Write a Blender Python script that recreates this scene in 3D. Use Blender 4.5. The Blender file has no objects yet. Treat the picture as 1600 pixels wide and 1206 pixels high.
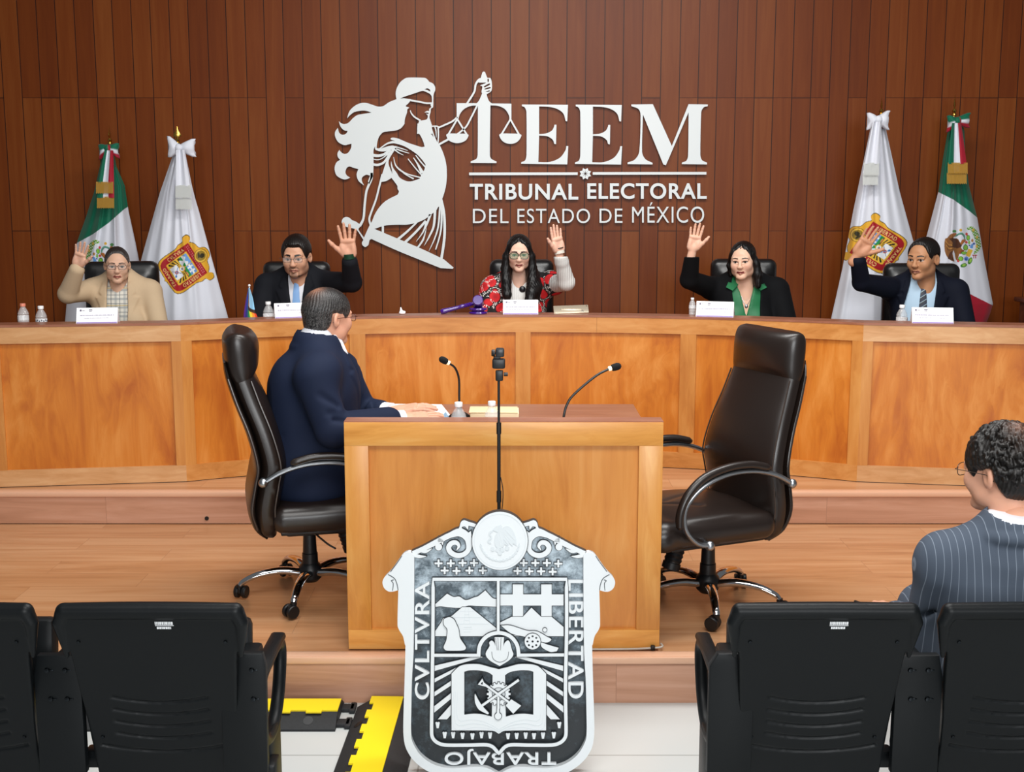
import bpy, bmesh, math, random
import numpy as np
from mathutils import Vector, Matrix, Euler
random.seed(7); np.random.seed(7)
SC = bpy.context.scene
COL = SC.collection

# ------------------------------------------------------------------ camera
F = 1900.0                                   # focal length in pixels of a 1600 px wide frame
PITCH = math.atan(301 / 1900.0)
CZ = 1.876                                   # eye height above the tiled floor
cam_d = bpy.data.cameras.new('camera'); cam = bpy.data.objects.new('camera', cam_d); COL.objects.link(cam)
cam.location = (0, 0, CZ); cam.rotation_euler = (math.pi / 2 - PITCH, 0, 0)
cam_d.sensor_fit = 'HORIZONTAL'; cam_d.sensor_width = 36.0; cam_d.lens = 36.0 * F / 1600.0
cam_d.clip_start = 0.05
SC.camera = cam

# ------------------------------------------------------------------ light and exposure
wd = bpy.data.worlds.new('room_ambience'); SC.world = wd; wd.use_nodes = True
wd.node_tree.nodes['Background'].inputs[0].default_value = (0.93, 0.97, 1.0, 1)
wd.node_tree.nodes['Background'].inputs[1].default_value = 0.14

def area(name, loc, size, size_y, power, aim, color=(1, 1, 1)):
    l = bpy.data.lights.new(name, 'AREA'); l.shape = 'RECTANGLE'; l.size = size; l.size_y = size_y
    l.energy = power; l.color = color
    o = bpy.data.objects.new(name, l); COL.objects.link(o); o.location = loc
    o.rotation_euler = (Vector(aim) - Vector(loc)).to_track_quat('-Z', 'Y').to_euler()
    return o
area('ceiling_light_audience', (0.3, 1.6, 4.2), 3.4, 1.6, 168, (0.3, 2.4, 0), (1, 0.985, 0.96))
area('ceiling_light_stage', (0.45, 4.9, 4.2), 3.4, 1.0, 178, (0.4, 5.6, 0), (1, 0.985, 0.96))
area('window_daylight', (1.0, -4.5, 2.9), 4.4, 2.0, 430, (0.2, 6.5, 1.2), (0.96, 0.985, 1.0))
SC.view_settings.view_transform = 'Standard'
SC.view_settings.look = 'None'
SC.view_settings.exposure = 0.0
SC.view_settings.gamma = 1.0
SC.view_settings.use_curve_mapping = False
SC.cycles.use_denoising = True
SC.cycles.max_bounces = 6
SC.cycles.transparent_max_bounces = 8
SC.cycles.caustics_reflective = False; SC.cycles.caustics_refractive = False

# ------------------------------------------------------------------ measuring helper
_c, _s = math.cos(PITCH), math.sin(PITCH)
def at(px, py, Y):                           # the point of the room at depth Y seen at a spot of the photograph
    u = (px - 800) / F; v = (603 - py) / F
    d = (u, _c + v * _s, -_s + v * _c); t = Y / d[1]
    return Vector((d[0] * t, Y, CZ + d[2] * t))
ST, PL = 0.176, 0.341                        # stage and dais heights

# ------------------------------------------------------------------ materials
def lin(h):
    h = h.lstrip('#'); r = [int(h[i:i + 2], 16) / 255 for i in (0, 2, 4)]
    return tuple(c / 12.92 if c <= 0.04045 else ((c + 0.055) / 1.055) ** 2.4 for c in r) + (1.0,)
def newmat(name):
    m = bpy.data.materials.new(name); m.use_nodes = True
    return m, m.node_tree, m.node_tree.nodes['Principled BSDF']
def N(nt, t, **kw):
    n = nt.nodes.new(t)
    for k, v in kw.items():
        if k.startswith('i_'): n.inputs[int(k[2:])].default_value = v
        else: setattr(n, k, v)
    return n
def L(nt, a, ao, b, bi): nt.links.new(a.outputs[ao], b.inputs[bi])
def ramp(nt, stops):
    r = N(nt, 'ShaderNodeValToRGB'); e = r.color_ramp.elements
    while len(e) < len(stops): e.new(0.5)
    for i, (p, c) in enumerate(stops): e[i].position = p; e[i].color = lin(c) if isinstance(c, str) else c
    return r
def bump(nt, p, src, out, strength, dist=0.002):
    b = N(nt, 'ShaderNodeBump'); b.inputs['Strength'].default_value = strength; b.inputs['Distance'].default_value = dist
    L(nt, src, out, b, 'Height'); L(nt, b, 0, p, 'Normal'); return b
_pl = {}
def plain(name, col, rough=0.5, metal=0.0, spec=0.5, coat=0.0, bumpy=0.0, bscale=200, var=0.0, sheen=0.0):
    if name in _pl: return _pl[name]
    m, nt, p = newmat(name)
    p.inputs['Base Color'].default_value = lin(col); p.inputs['Roughness'].default_value = rough
    p.inputs['Metallic'].default_value = metal; p.inputs['Specular IOR Level'].default_value = spec
    p.inputs['Coat Weight'].default_value = coat; p.inputs['Sheen Weight'].default_value = sheen
    if bumpy or var:
        tc = N(nt, 'ShaderNodeTexCoord'); n = N(nt, 'ShaderNodeTexNoise'); n.inputs['Scale'].default_value = bscale
        n.inputs['Detail'].default_value = 4; L(nt, tc, 'Object', n, 'Vector')
        if bumpy: bump(nt, p, n, 'Fac', bumpy)
        if var:
            c = lin(col); r = ramp(nt, [(0.3, tuple(x * (1 - var) for x in c[:3]) + (1,)), (0.7, tuple(min(1, x * (1 + var)) for x in c[:3]) + (1,))])
            L(nt, n, 'Fac', r, 0); L(nt, r, 0, p, 'Base Color')
    _pl[name] = m; return m
def vcol(name, rough=0.6, spec=0.4, sss=0.0, bumpy=0.0, bscale=300, metal=0.0, sheen=0.0):
    if name in _pl: return _pl[name]
    m, nt, p = newmat(name)
    a = N(nt, 'ShaderNodeAttribute', attribute_name='tint'); L(nt, a, 'Color', p, 'Base Color')
    p.inputs['Roughness'].default_value = rough; p.inputs['Specular IOR Level'].default_value = spec; p.inputs['Metallic'].default_value = metal
    p.inputs['Sheen Weight'].default_value = sheen
    if sss:
        p.inputs['Subsurface Weight'].default_value = sss; p.inputs['Subsurface Radius'].default_value = (0.6, 0.25, 0.12); p.inputs['Subsurface Scale'].default_value = 0.012
    if bumpy:
        tc = N(nt, 'ShaderNodeTexCoord'); n = N(nt, 'ShaderNodeTexNoise'); n.inputs['Scale'].default_value = bscale
        L(nt, tc, 'Object', n, 'Vector'); bump(nt, p, n, 'Fac', bumpy, 0.001)
    _pl[name] = m; return m
def wood(name, dark, mid, light, axis='X', rough=0.38, scale=1.0, figure=1.0, seed=0.0, coat=0.0):
    m, nt, p = newmat(name)
    tc = N(nt, 'ShaderNodeTexCoord'); mp = N(nt, 'ShaderNodeMapping'); L(nt, tc, 'Object', mp, 0)
    lo, hi = 1.1 * scale, 16.0 * scale
    mp.inputs['Scale'].default_value = {'X': (lo, hi, hi), 'Y': (hi, lo, hi), 'Z': (hi, hi, lo)}[axis]
    mp.inputs['Location'].default_value = (seed, seed * 1.7, seed * 0.6)
    big = N(nt, 'ShaderNodeTexNoise'); big.inputs['Scale'].default_value = 2.3 * scale; big.inputs['Detail'].default_value = 3; big.inputs['Distortion'].default_value = 1.4
    mp2 = N(nt, 'ShaderNodeMapping'); L(nt, tc, 'Object', mp2, 0); mp2.inputs['Location'].default_value = (seed * 2.1, seed, seed * 0.4)
    mp2.inputs['Scale'].default_value = {'X': (0.6, 2, 2), 'Y': (2, .6, 2), 'Z': (2, 2, .6)}[axis]
    L(nt, mp2, 0, big, 'Vector')
    g = N(nt, 'ShaderNodeTexNoise'); g.inputs['Scale'].default_value = 1.6; g.inputs['Detail'].default_value = 7; g.inputs['Roughness'].default_value = 0.62; g.inputs['Distortion'].default_value = 0.5
    add = N(nt, 'ShaderNodeVectorMath', operation='MULTIPLY_ADD'); L(nt, big, 'Color', add, 0); add.inputs[1].default_value = (1.5 * figure,) * 3; L(nt, mp, 0, add, 2)
    L(nt, add, 0, g, 'Vector')
    mx = N(nt, 'ShaderNodeMath', operation='MULTIPLY_ADD'); L(nt, big, 'Fac', mx, 0); mx.inputs[1].default_value = 0.75 * figure; 
    mx2 = N(nt, 'ShaderNodeMath', operation='MULTIPLY_ADD'); L(nt, g, 'Fac', mx2, 0); mx2.inputs[1].default_value = 0.7; mx2.inputs[2].default_value = 0.15 - 0.375 * figure
    L(nt, mx2, 0, mx, 2)
    r = ramp(nt, [(0.25, dark), (0.5, mid), (0.78, light)]); L(nt, mx, 0, r, 0); L(nt, r, 0, p, 'Base Color')
    p.inputs['Roughness'].default_value = rough; p.inputs['Coat Weight'].default_value = coat; p.inputs['Coat Roughness'].default_value = 0.25
    bump(nt, p, g, 'Fac', 0.08, 0.001)
    return m
LEATHER = plain('dark_brown_leather', '#1d1410', 0.34, spec=0.6, bumpy=0.12, bscale=260)
LEATHERB = plain('black_leather', '#0f0e0f', 0.36, spec=0.6, bumpy=0.1, bscale=260)
CHROME = plain('polished_chrome', '#d8d8da', 0.07, 1.0)
SATIN = plain('brushed_aluminium', '#a9adb2', 0.32, 1.0)
BLACKP = plain('black_plastic', '#0d0f12', 0.42)
AUDP = plain('charcoal_plastic', '#0c0f11', 0.40, spec=0.20, bumpy=0.12, bscale=900)
WHITEP = plain('white_plastic', '#f2f2f2', 0.4)
PAPER = plain('white_paper', '#f3f3f5', 0.75)
BRASS = plain('gold_metal', '#c9a14e', 0.25, 1.0)

# ------------------------------------------------------------------ mesh building
def tag(o, label=None, cat=None, group=None, kind=None):
    if label: o['label'] = label
    if cat: o['category'] = cat
    if group: o['group'] = group
    if kind: o['kind'] = kind
    return o
def thing(name, loc, label, cat, rz=0.0, group=None, rot=None):
    o = bpy.data.objects.new(name, None); COL.objects.link(o); o.empty_display_size = 0.05
    o.location = loc; o.rotation_euler = rot if rot else (0, 0, rz)
    return tag(o, label, cat, group)
def link(name, me, parent=None):
    o = bpy.data.objects.new(name, me); COL.objects.link(o)
    if parent is not None: o.parent = parent
    return o
def mesh(name, v, f, mat, parent=None, smooth=None, tint=None):
    me = bpy.data.meshes.new(name)
    if isinstance(v, np.ndarray) and isinstance(f, np.ndarray) and len(f):
        n = f.shape[1]
        me.vertices.add(len(v)); me.vertices.foreach_set('co', np.ascontiguousarray(v, dtype=np.float32).ravel())
        me.loops.add(f.size); me.loops.foreach_set('vertex_index', np.ascontiguousarray(f, dtype=np.int32).ravel())
        me.polygons.add(len(f)); me.polygons.foreach_set('loop_start', np.arange(0, f.size, n, dtype=np.int32))
        me.update(calc_edges=True); me.validate()
    else:
        me.from_pydata([tuple(p) for p in v], [], [tuple(q) for q in f]); me.update()
    if mat: me.materials.append(mat)
    if tint is not None:
        a = me.color_attributes.new('tint', 'FLOAT_COLOR', 'POINT')
        t = np.ones((len(v), 4), np.float32); t[:, :3] = np.asarray(tint)[:, :3]; a.data.foreach_set('color', t.ravel())
    if smooth is True: me.shade_smooth()
    elif smooth is not None: me.shade_smooth(); me.set_sharp_from_angle(angle=smooth)
    return link(name, me, parent)
SM = math.radians(35)
def catmull(pts, n=6, closed=True):
    """pts (x, y[, 1 = sharp corner]) -> dense 2-D polyline"""
    P = [Vector((p[0], p[1])) for p in pts]; S = [len(p) > 2 and p[2] for p in pts]; out = []; m = len(P)
    for i in range(m if closed else m - 1):
        a, b = P[i], P[(i + 1) % m]
        pa = P[i - 1] if (i > 0 or closed) else a; pb = P[(i + 2) % m] if (closed or i + 2 < m) else b
        ta = (b - a) if S[i] else (b - pa) * 0.5; tb = (b - a) if S[(i + 1) % m] else (pb - a) * 0.5
        ln = (b - a).length
        for t in (ta, tb):
            if t.length > 1.2 * ln: t.length = 1.2 * ln
        for k in range(n):
            t = k / n; t2 = t * t; t3 = t2 * t
            out.append(a * (2 * t3 - 3 * t2 + 1) + ta * (t3 - 2 * t2 + t) + b * (-2 * t3 + 3 * t2) + tb * (t3 - t2))
    if not closed: out.append(P[-1])
    return [(p.x, p.y) for p in out]
def curve3(pts, n=6):
    P = [Vector(p) for p in pts]; out = []
    for i in range(len(P) - 1):
        a, b = P[i], P[i + 1]; pa = P[max(0, i - 1)]; pb = P[min(len(P) - 1, i + 2)]
        ta = (b - pa) * (0.5 if i > 0 else 1); tb = (pb - a) * (0.5 if i + 2 < len(P) else 1)
        for k in range(n):
            t = k / n; t2 = t * t; t3 = t2 * t
            out.append(a * (2 * t3 - 3 * t2 + 1) + ta * (t3 - 2 * t2 + t) + b * (-2 * t3 + 3 * t2) + tb * (t3 - t2))
    out.append(P[-1]); return out
class MB:
    def __init__(self): self.v = []; self.f = []
    def raw(self, v, f, M=None):
        o = len(self.v)
        self.v += [tuple(M @ Vector(p)) if M is not None else tuple(p) for p in v]
        self.f += [tuple(i + o for i in q) for q in f]; return self
    def bm(self, b, M=None):
        b.verts.ensure_lookup_table(); b.verts.index_update()
        self.raw([v.co.copy() for v in b.verts], [[v.index for v in f.verts] for f in b.faces], M); b.free(); return self
    def box(self, c, s, bev=0.0, rz=0.0, M=None, seg=2, rot=None):
        b = bmesh.new(); bmesh.ops.create_cube(b, size=1.0)
        for v in b.verts: v.co = Vector((v.co.x * s[0], v.co.y * s[1], v.co.z * s[2]))
        if bev: bmesh.ops.bevel(b, geom=b.edges[:], offset=bev, segments=seg, profile=0.5, affect='EDGES')
        T = Matrix.Translation(c) @ (Euler(rot).to_matrix().to_4x4() if rot else Matrix.Rotation(rz, 4, 'Z'))
        return self.bm(b, M @ T if M is not None else T)
    def prism(self, poly, z0, z1, M=None, bev=0.0):
        """polygon in XY extruded along Z"""
        b = bmesh.new(); vs = [b.verts.new((p[0], p[1], z0)) for p in poly]; f = b.faces.new(vs); f.normal_update()
        if f.normal.z > 0: f.normal_flip()
        r = bmesh.ops.extrude_face_region(b, geom=[f]); 
        for g in r['geom']:
            if isinstance(g, bmesh.types.BMVert): g.co.z = z1
        if bev:
            top = [e for e in b.edges if abs(e.verts[0].co.z - z1) < 1e-6 and abs(e.verts[1].co.z - z1) < 1e-6]
            bmesh.ops.bevel(b, geom=top, offset=bev, segments=2, profile=0.5, affect='EDGES', clamp_overlap=True)
        bmesh.ops.recalc_face_normals(b, faces=b.faces[:])
        return self.bm(b, M)
    def tube(self, path, r, seg=10, cap=True, M=None, flat=1.0):
        P = [Vector(p) for p in path]; n = len(P); R = r if hasattr(r, '__len__') else [r] * n
        v = []; f = []; up = None
        for i in range(n):
            t = (P[min(i + 1, n - 1)] - P[max(i - 1, 0)])
            t = t.normalized() if t.length > 1e-9 else Vector((0, 0, 1))
            if up is None:
                up = Vector((0, 0, 1)) if abs(t.z) < 0.9 else Vector((1, 0, 0))
            a = (up - t * up.dot(t)).normalized(); bb = t.cross(a); up = a
            for k in range(seg):
                th = 2 * math.pi * k / seg; v.append(P[i] + (a * math.cos(th) * flat + bb * math.sin(th)) * R[i])
        for i in range(n - 1):
            for k in range(seg):
                k2 = (k + 1) % seg; f.append((i * seg + k, i * seg + k2, (i + 1) * seg + k2, (i + 1) * seg + k))
        if cap: f.append(tuple(range(seg - 1, -1, -1))); f.append(tuple((n - 1) * seg + k for k in range(seg)))
        return self.raw(v, f, M)
    def lathe(self, prof, seg=24, M=None):
        v = []; f = []; n = len(prof)
        for (r, z) in prof:
            for k in range(seg):
                th = 2 * math.pi * k / seg; v.append((max(r, 1e-5) * math.cos(th), max(r, 1e-5) * math.sin(th), z))
        for i in range(n - 1):
            for k in range(seg):
                k2 = (k + 1) % seg; f.append((i * seg + k, i * seg + k2, (i + 1) * seg + k2, (i + 1) * seg + k))
        f.append(tuple(range(seg - 1, -1, -1))); f.append(tuple((n - 1) * seg + k for k in range(seg)))
        return self.raw(v, f, M)
    def loft(self, rings, cap=True, closed=True, M=None):
        n = len(rings[0]); v = [p for r in rings for p in r]; f = []
        for i in range(len(rings) - 1):
            for k in range(n if closed else n - 1):
                k2 = (k + 1) % n; f.append((i * n + k, i * n + k2, (i + 1) * n + k2, (i + 1) * n + k))
        if cap: f.append(tuple(range(n - 1, -1, -1))); f.append(tuple((len(rings) - 1) * n + k for k in range(n)))
        return self.raw(v, f, M)
    def sphere(self, c, r, seg=16, M=None):
        s = r if hasattr(r, '__len__') else (r, r, r)
        pr = [(math.sin(math.pi * i / (seg // 2 + 2)), -math.cos(math.pi * i / (seg // 2 + 2))) for i in range(seg // 2 + 3)]
        T = Matrix.Translation(c) @ Matrix.Diagonal((s[0], s[1], s[2], 1))
        return self.lathe(pr, seg, M @ T if M is not None else T)
    def build(self, name, mat, parent=None, smooth=SM):
        return mesh(name, self.v, self.f, mat, parent, smooth)
def plate(splines, th, bev=0.0, res=1, grow=0.0):
    """filled 2-D outline with holes (even-odd), thickness th centred on z = 0 -> (verts, faces)"""
    cd = bpy.data.curves.new('outline', 'CURVE'); cd.dimensions = '2D'; cd.fill_mode = 'BOTH'; cd.extrude = max(1e-5, th / 2 - bev); cd.bevel_depth = bev; cd.bevel_resolution = res
    cd.offset = grow - bev
    for sp in splines:
        s = cd.splines.new('POLY'); s.points.add(len(sp) - 1); s.use_cyclic_u = True
        for i, p in enumerate(sp): s.points[i].co = (p[0], p[1], 0, 1)
    return _curve_mesh(cd)
def _curve_mesh(cd):
    o = bpy.data.objects.new('outline', cd); COL.objects.link(o)
    dg = bpy.context.evaluated_depsgraph_get(); dg.update()
    me = bpy.data.meshes.new_from_object(o.evaluated_get(dg))
    v = [p.co.copy() for p in me.vertices]; f = [tuple(q.vertices) for q in me.polygons]
    bpy.data.objects.remove(o); bpy.data.curves.remove(cd); bpy.data.meshes.remove(me)
    return v, f
def text(s, th=0.01, offset=0.0, spacing=1.0, bev=0.0):
    cd = bpy.data.curves.new('lettering', 'FONT'); cd.body = s; cd.extrude = th / 2; cd.offset = offset; cd.space_character = spacing; cd.resolution_u = 6; cd.bevel_depth = bev
    return _curve_mesh(cd)
def fit(v, x0, x1, y0, y1):
    xs = [p[0] for p in v]; ys = [p[1] for p in v]; a, b, c, d = min(xs), max(xs), min(ys), max(ys)
    return [Vector((x0 + (p[0] - a) / max(b - a, 1e-9) * (x1 - x0), y0 + (p[1] - c) / max(d - c, 1e-9) * (y1 - y0), p[2])) for p in v]

# ------------------------------------------------------------------ distance-field modelling (organic shapes)
class Field:
    def __init__(self, lo, hi, h):
        self.lo = np.array(lo, float); self.h = h
        self.n = tuple(int(math.ceil((hi[i] - lo[i]) / h)) + 1 for i in range(3))
        self.ax = [self.lo[i] + h * np.arange(self.n[i]) for i in range(3)]
        self.S = np.full(self.n, 0.2, np.float32)
    def win(self, lo, hi):
        sl = []
        for i in range(3):
            a = int(max(0, math.floor((lo[i] - self.lo[i]) / self.h))); b = int(min(self.n[i], math.ceil((hi[i] - self.lo[i]) / self.h) + 1))
            if b <= a: return None
            sl.append(slice(a, b))
        return tuple(sl)
    def grid(self, sl=None):
        if sl is None: sl = (slice(None),) * 3
        return np.meshgrid(*[self.ax[i][sl[i]].astype(np.float32) for i in range(3)], indexing='ij')
    def op(self, lo, hi, fn, k=0.0, mode='u'):
        m = k + 3 * self.h
        sl = self.win([lo[i] - m for i in range(3)], [hi[i] + m for i in range(3)])
        if sl is None: return self
        X, Y, Z = self.grid(sl); d = fn(X, Y, Z).astype(np.float32); s = self.S[sl]
        if mode == 'u':
            r = np.minimum(s, d)
            if k > 0: t = np.maximum(k - np.abs(s - d), 0) / k; r = r - t * t * k * 0.25
        else:
            r = np.maximum(s, -d)
            if k > 0: t = np.maximum(k - np.abs(s + d), 0) / k; r = r + t * t * k * 0.25
        self.S[sl] = r; return self
    def cone(self, a, b, r1, r2=None, k=0.0, mode='u', sq=None):
        """capsule with two radii; sq = (axis vector, factor) flattens it along an axis"""
        r2 = r1 if r2 is None else r2; a = np.array(a, float); b = np.array(b, float); ba = b - a; L2 = max(float(ba @ ba), 1e-12); R = max(r1, r2)
        lo = np.minimum(a, b) - R; hi = np.maximum(a, b) + R
        if sq is not None: n = np.array(sq[0], float); n /= np.linalg.norm(n); q = 1.0 / sq[1] - 1.0
        def fn(X, Y, Z):
            px, py, pz = X - a[0], Y - a[1], Z - a[2]
            t = np.clip((px * ba[0] + py * ba[1] + pz * ba[2]) / L2, 0, 1)
            dx, dy, dz = px - t * ba[0], py - t * ba[1], pz - t * ba[2]
            if sq is not None:
                dn = dx * n[0] + dy * n[1] + dz * n[2]; d2 = dx * dx + dy * dy + dz * dz + dn * dn * ((1 + q) ** 2 - 1)
            else: d2 = dx * dx + dy * dy + dz * dz
            return np.sqrt(d2) - (r1 + (r2 - r1) * t)
        return self.op(lo, hi, fn, k, mode)
    def chain(self, pts, rs, k=0.0, mode='u', sq=None):
        for i in range(len(pts) - 1): self.cone(pts[i], pts[i + 1], rs[i], rs[i + 1], k, mode, sq)
        return self
    def ell(self, c, r, k=0.0, mode='u', rot=None):
        c = np.array(c, float); r = np.array(r, float); Rm = None; R = r.max()
        lo = c - (r if rot is None else R); hi = c + (r if rot is None else R)
        if rot is not None: Rm = np.array(Euler(rot).to_matrix().transposed())
        def fn(X, Y, Z):
            p = [X - c[0], Y - c[1], Z - c[2]]
            if Rm is not None: p = [Rm[i][0] * p[0] + Rm[i][1] * p[1] + Rm[i][2] * p[2] for i in range(3)]
            k0 = np.sqrt(sum((p[i] / r[i]) ** 2 for i in range(3))); k1 = np.sqrt(sum((p[i] / r[i] ** 2) ** 2 for i in range(3)))
            return k0 * (k0 - 1) / np.maximum(k1, 1e-6)
        return self.op(lo, hi, fn, k, mode)
    def box(self, c, s, r=0.0, k=0.0, mode='u', rot=None):
        c = np.array(c, float); hs = np.array(s, float) / 2 - r; Rm = None
        ext = np.array(s, float) / 2 if rot is None else np.full(3, np.linalg.norm(np.array(s) / 2))
        if rot is not None: Rm = np.array(Euler(rot).to_matrix().transposed())
        def fn(X, Y, Z):
            p = [X - c[0], Y - c[1], Z - c[2]]
            if Rm is not None: p = [Rm[i][0] * p[0] + Rm[i][1] * p[1] + Rm[i][2] * p[2] for i in range(3)]
            q = [np.abs(p[i]) - hs[i] for i in range(3)]
            return np.sqrt(sum(np.maximum(x, 0) ** 2 for x in q)) + np.minimum(np.maximum(np.maximum(q[0], q[1]), q[2]), 0) - r
        return self.op(c - ext, c + ext, fn, k, mode)
    def map(self, fn):
        X, Y, Z = self.grid(); self.S = fn(self.S, X, Y, Z).astype(np.float32); return self
    def clip(self, fn, k=0.0):
        """keep where fn <= 0"""
        X, Y, Z = self.grid(); d = fn(X, Y, Z).astype(np.float32); r = np.maximum(self.S, d)
        if k > 0: t = np.maximum(k - np.abs(self.S - d), 0) / k; r = r + t * t * k * 0.25
        self.S = r.astype(np.float32); return self
    def copy(self):
        f = Field.__new__(Field); f.lo, f.h, f.n, f.ax = self.lo, self.h, self.n, self.ax; f.S = self.S.copy(); return f
    def mesh(self, smooth=1):
        S = self.S.copy(); S[0] = S[-1] = 0.2; S[:, 0] = S[:, -1] = 0.2; S[:, :, 0] = S[:, :, -1] = 0.2
        S[S == 0] = 1e-7
        neg = S < 0; nx, ny, nz = S.shape
        cnt = np.zeros((nx - 1, ny - 1, nz - 1), np.int8)
        for dx in (0, 1):
            for dy in (0, 1):
                for dz in (0, 1): cnt += neg[dx:nx - 1 + dx, dy:ny - 1 + dy, dz:nz - 1 + dz]
        act = (cnt > 0) & (cnt < 8); idx = np.full(act.shape, -1, np.int32); ijk = np.argwhere(act); idx[act] = np.arange(len(ijk))
        if not len(ijk): return np.zeros((0, 3)), np.zeros((0, 4), int)
        acc = np.zeros((len(ijk), 3)); num = np.zeros(len(ijk))
        for ax in range(3):
            o = [a for a in range(3) if a != ax]
            for u in (0, 1):
                for w in (0, 1):
                    off = np.zeros(3, int); off[o[0]] = u; off[o[1]] = w
                    p0 = ijk + off; p1 = p0.copy(); p1[:, ax] += 1
                    s0 = S[p0[:, 0], p0[:, 1], p0[:, 2]]; s1 = S[p1[:, 0], p1[:, 1], p1[:, 2]]; cr = (s0 < 0) != (s1 < 0)
                    t = np.where(cr, s0 / np.where(cr, s0 - s1, 1), 0)
                    pt = p0.astype(float); pt[:, ax] += t; acc[cr] += pt[cr]; num[cr] += 1
        V = acc / num[:, None]; faces = []
        for ax in range(3):
            o = [a for a in range(3) if a != ax]
            sl0 = [slice(1, -1)] * 3; sl0[ax] = slice(0, -1); sl1 = list(sl0); sl1[ax] = slice(1, None)
            a = neg[tuple(sl0)]; b = neg[tuple(sl1)]; e = np.argwhere(a != b); base = e.copy(); base[:, o[0]] += 1; base[:, o[1]] += 1
            fl = a[e[:, 0], e[:, 1], e[:, 2]]
            def cell(u, w):
                q = base.copy(); q[:, o[0]] -= u; q[:, o[1]] -= w; return idx[q[:, 0], q[:, 1], q[:, 2]]
            q = np.stack([cell(1, 1), cell(0, 1), cell(0, 0), cell(1, 0)], 1)
            flip = fl if ax != 1 else ~fl
            q[~flip] = q[~flip][:, ::-1]; faces.append(q)
        Fq = np.concatenate(faces)
        for _ in range(smooth):
            a = np.zeros_like(V); c = np.zeros(len(V))
            for i in range(4):
                j = (i + 1) % 4
                np.add.at(a, Fq[:, i], V[Fq[:, j]]); np.add.at(a, Fq[:, j], V[Fq[:, i]]); np.add.at(c, Fq[:, i], 1); np.add.at(c, Fq[:, j], 1)
            V = 0.5 * V + 0.5 * a / c[:, None]
        return self.lo + V * self.h, Fq
def xf(V, M):
    A = np.array(M); return V @ A[:3, :3].T + A[:3, 3]
def join(*parts):
    """(verts, quads[, tint]) tuples into one"""
    vs, fs, ts, o = [], [], [], 0
    for p in parts:
        vs.append(p[0]); fs.append(p[1] + o); o += len(p[0])
        if len(p) > 2: ts.append(p[2])
    return (np.concatenate(vs), np.concatenate(fs)) + ((np.concatenate(ts),) if ts else ())
def inpoly(x, y, poly):
    """vectorised point in polygon"""
    r = np.zeros(x.shape, bool); n = len(poly)
    for i in range(n):
        x1, y1 = poly[i][:2]; x2, y2 = poly[(i + 1) % n][:2]
        if y1 == y2: continue
        c = ((y1 > y) != (y2 > y)) & (x < (x2 - x1) * (y - y1) / (y2 - y1) + x1); r ^= c
    return r
def sdpoly(x, y, poly):
    """signed distance to a polygon, negative inside"""
    d = np.full(x.shape, 1e9)
    for i in range(len(poly)):
        ax_, ay = poly[i][:2]; bx, by = poly[(i + 1) % len(poly)][:2]
        ex, ey = bx - ax_, by - ay; t = np.clip(((x - ax_) * ex + (y - ay) * ey) / max(ex * ex + ey * ey, 1e-12), 0, 1)
        d = np.minimum(d, (x - ax_ - t * ex) ** 2 + (y - ay - t * ey) ** 2)
    d = np.sqrt(d); return np.where(inpoly(x, y, poly), -d, d)
def sstep(a, b, x):
    t = np.clip((x - a) / (b - a), 0, 1); return t * t * (3 - 2 * t)
def cat_copy(o, parent=None):
    c = o.copy(); COL.objects.link(c)
    if parent is not None: c.parent = parent
    for ch in [x for x in COL.objects if x.parent == o]: cat_copy(ch, c)
    return c

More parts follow.
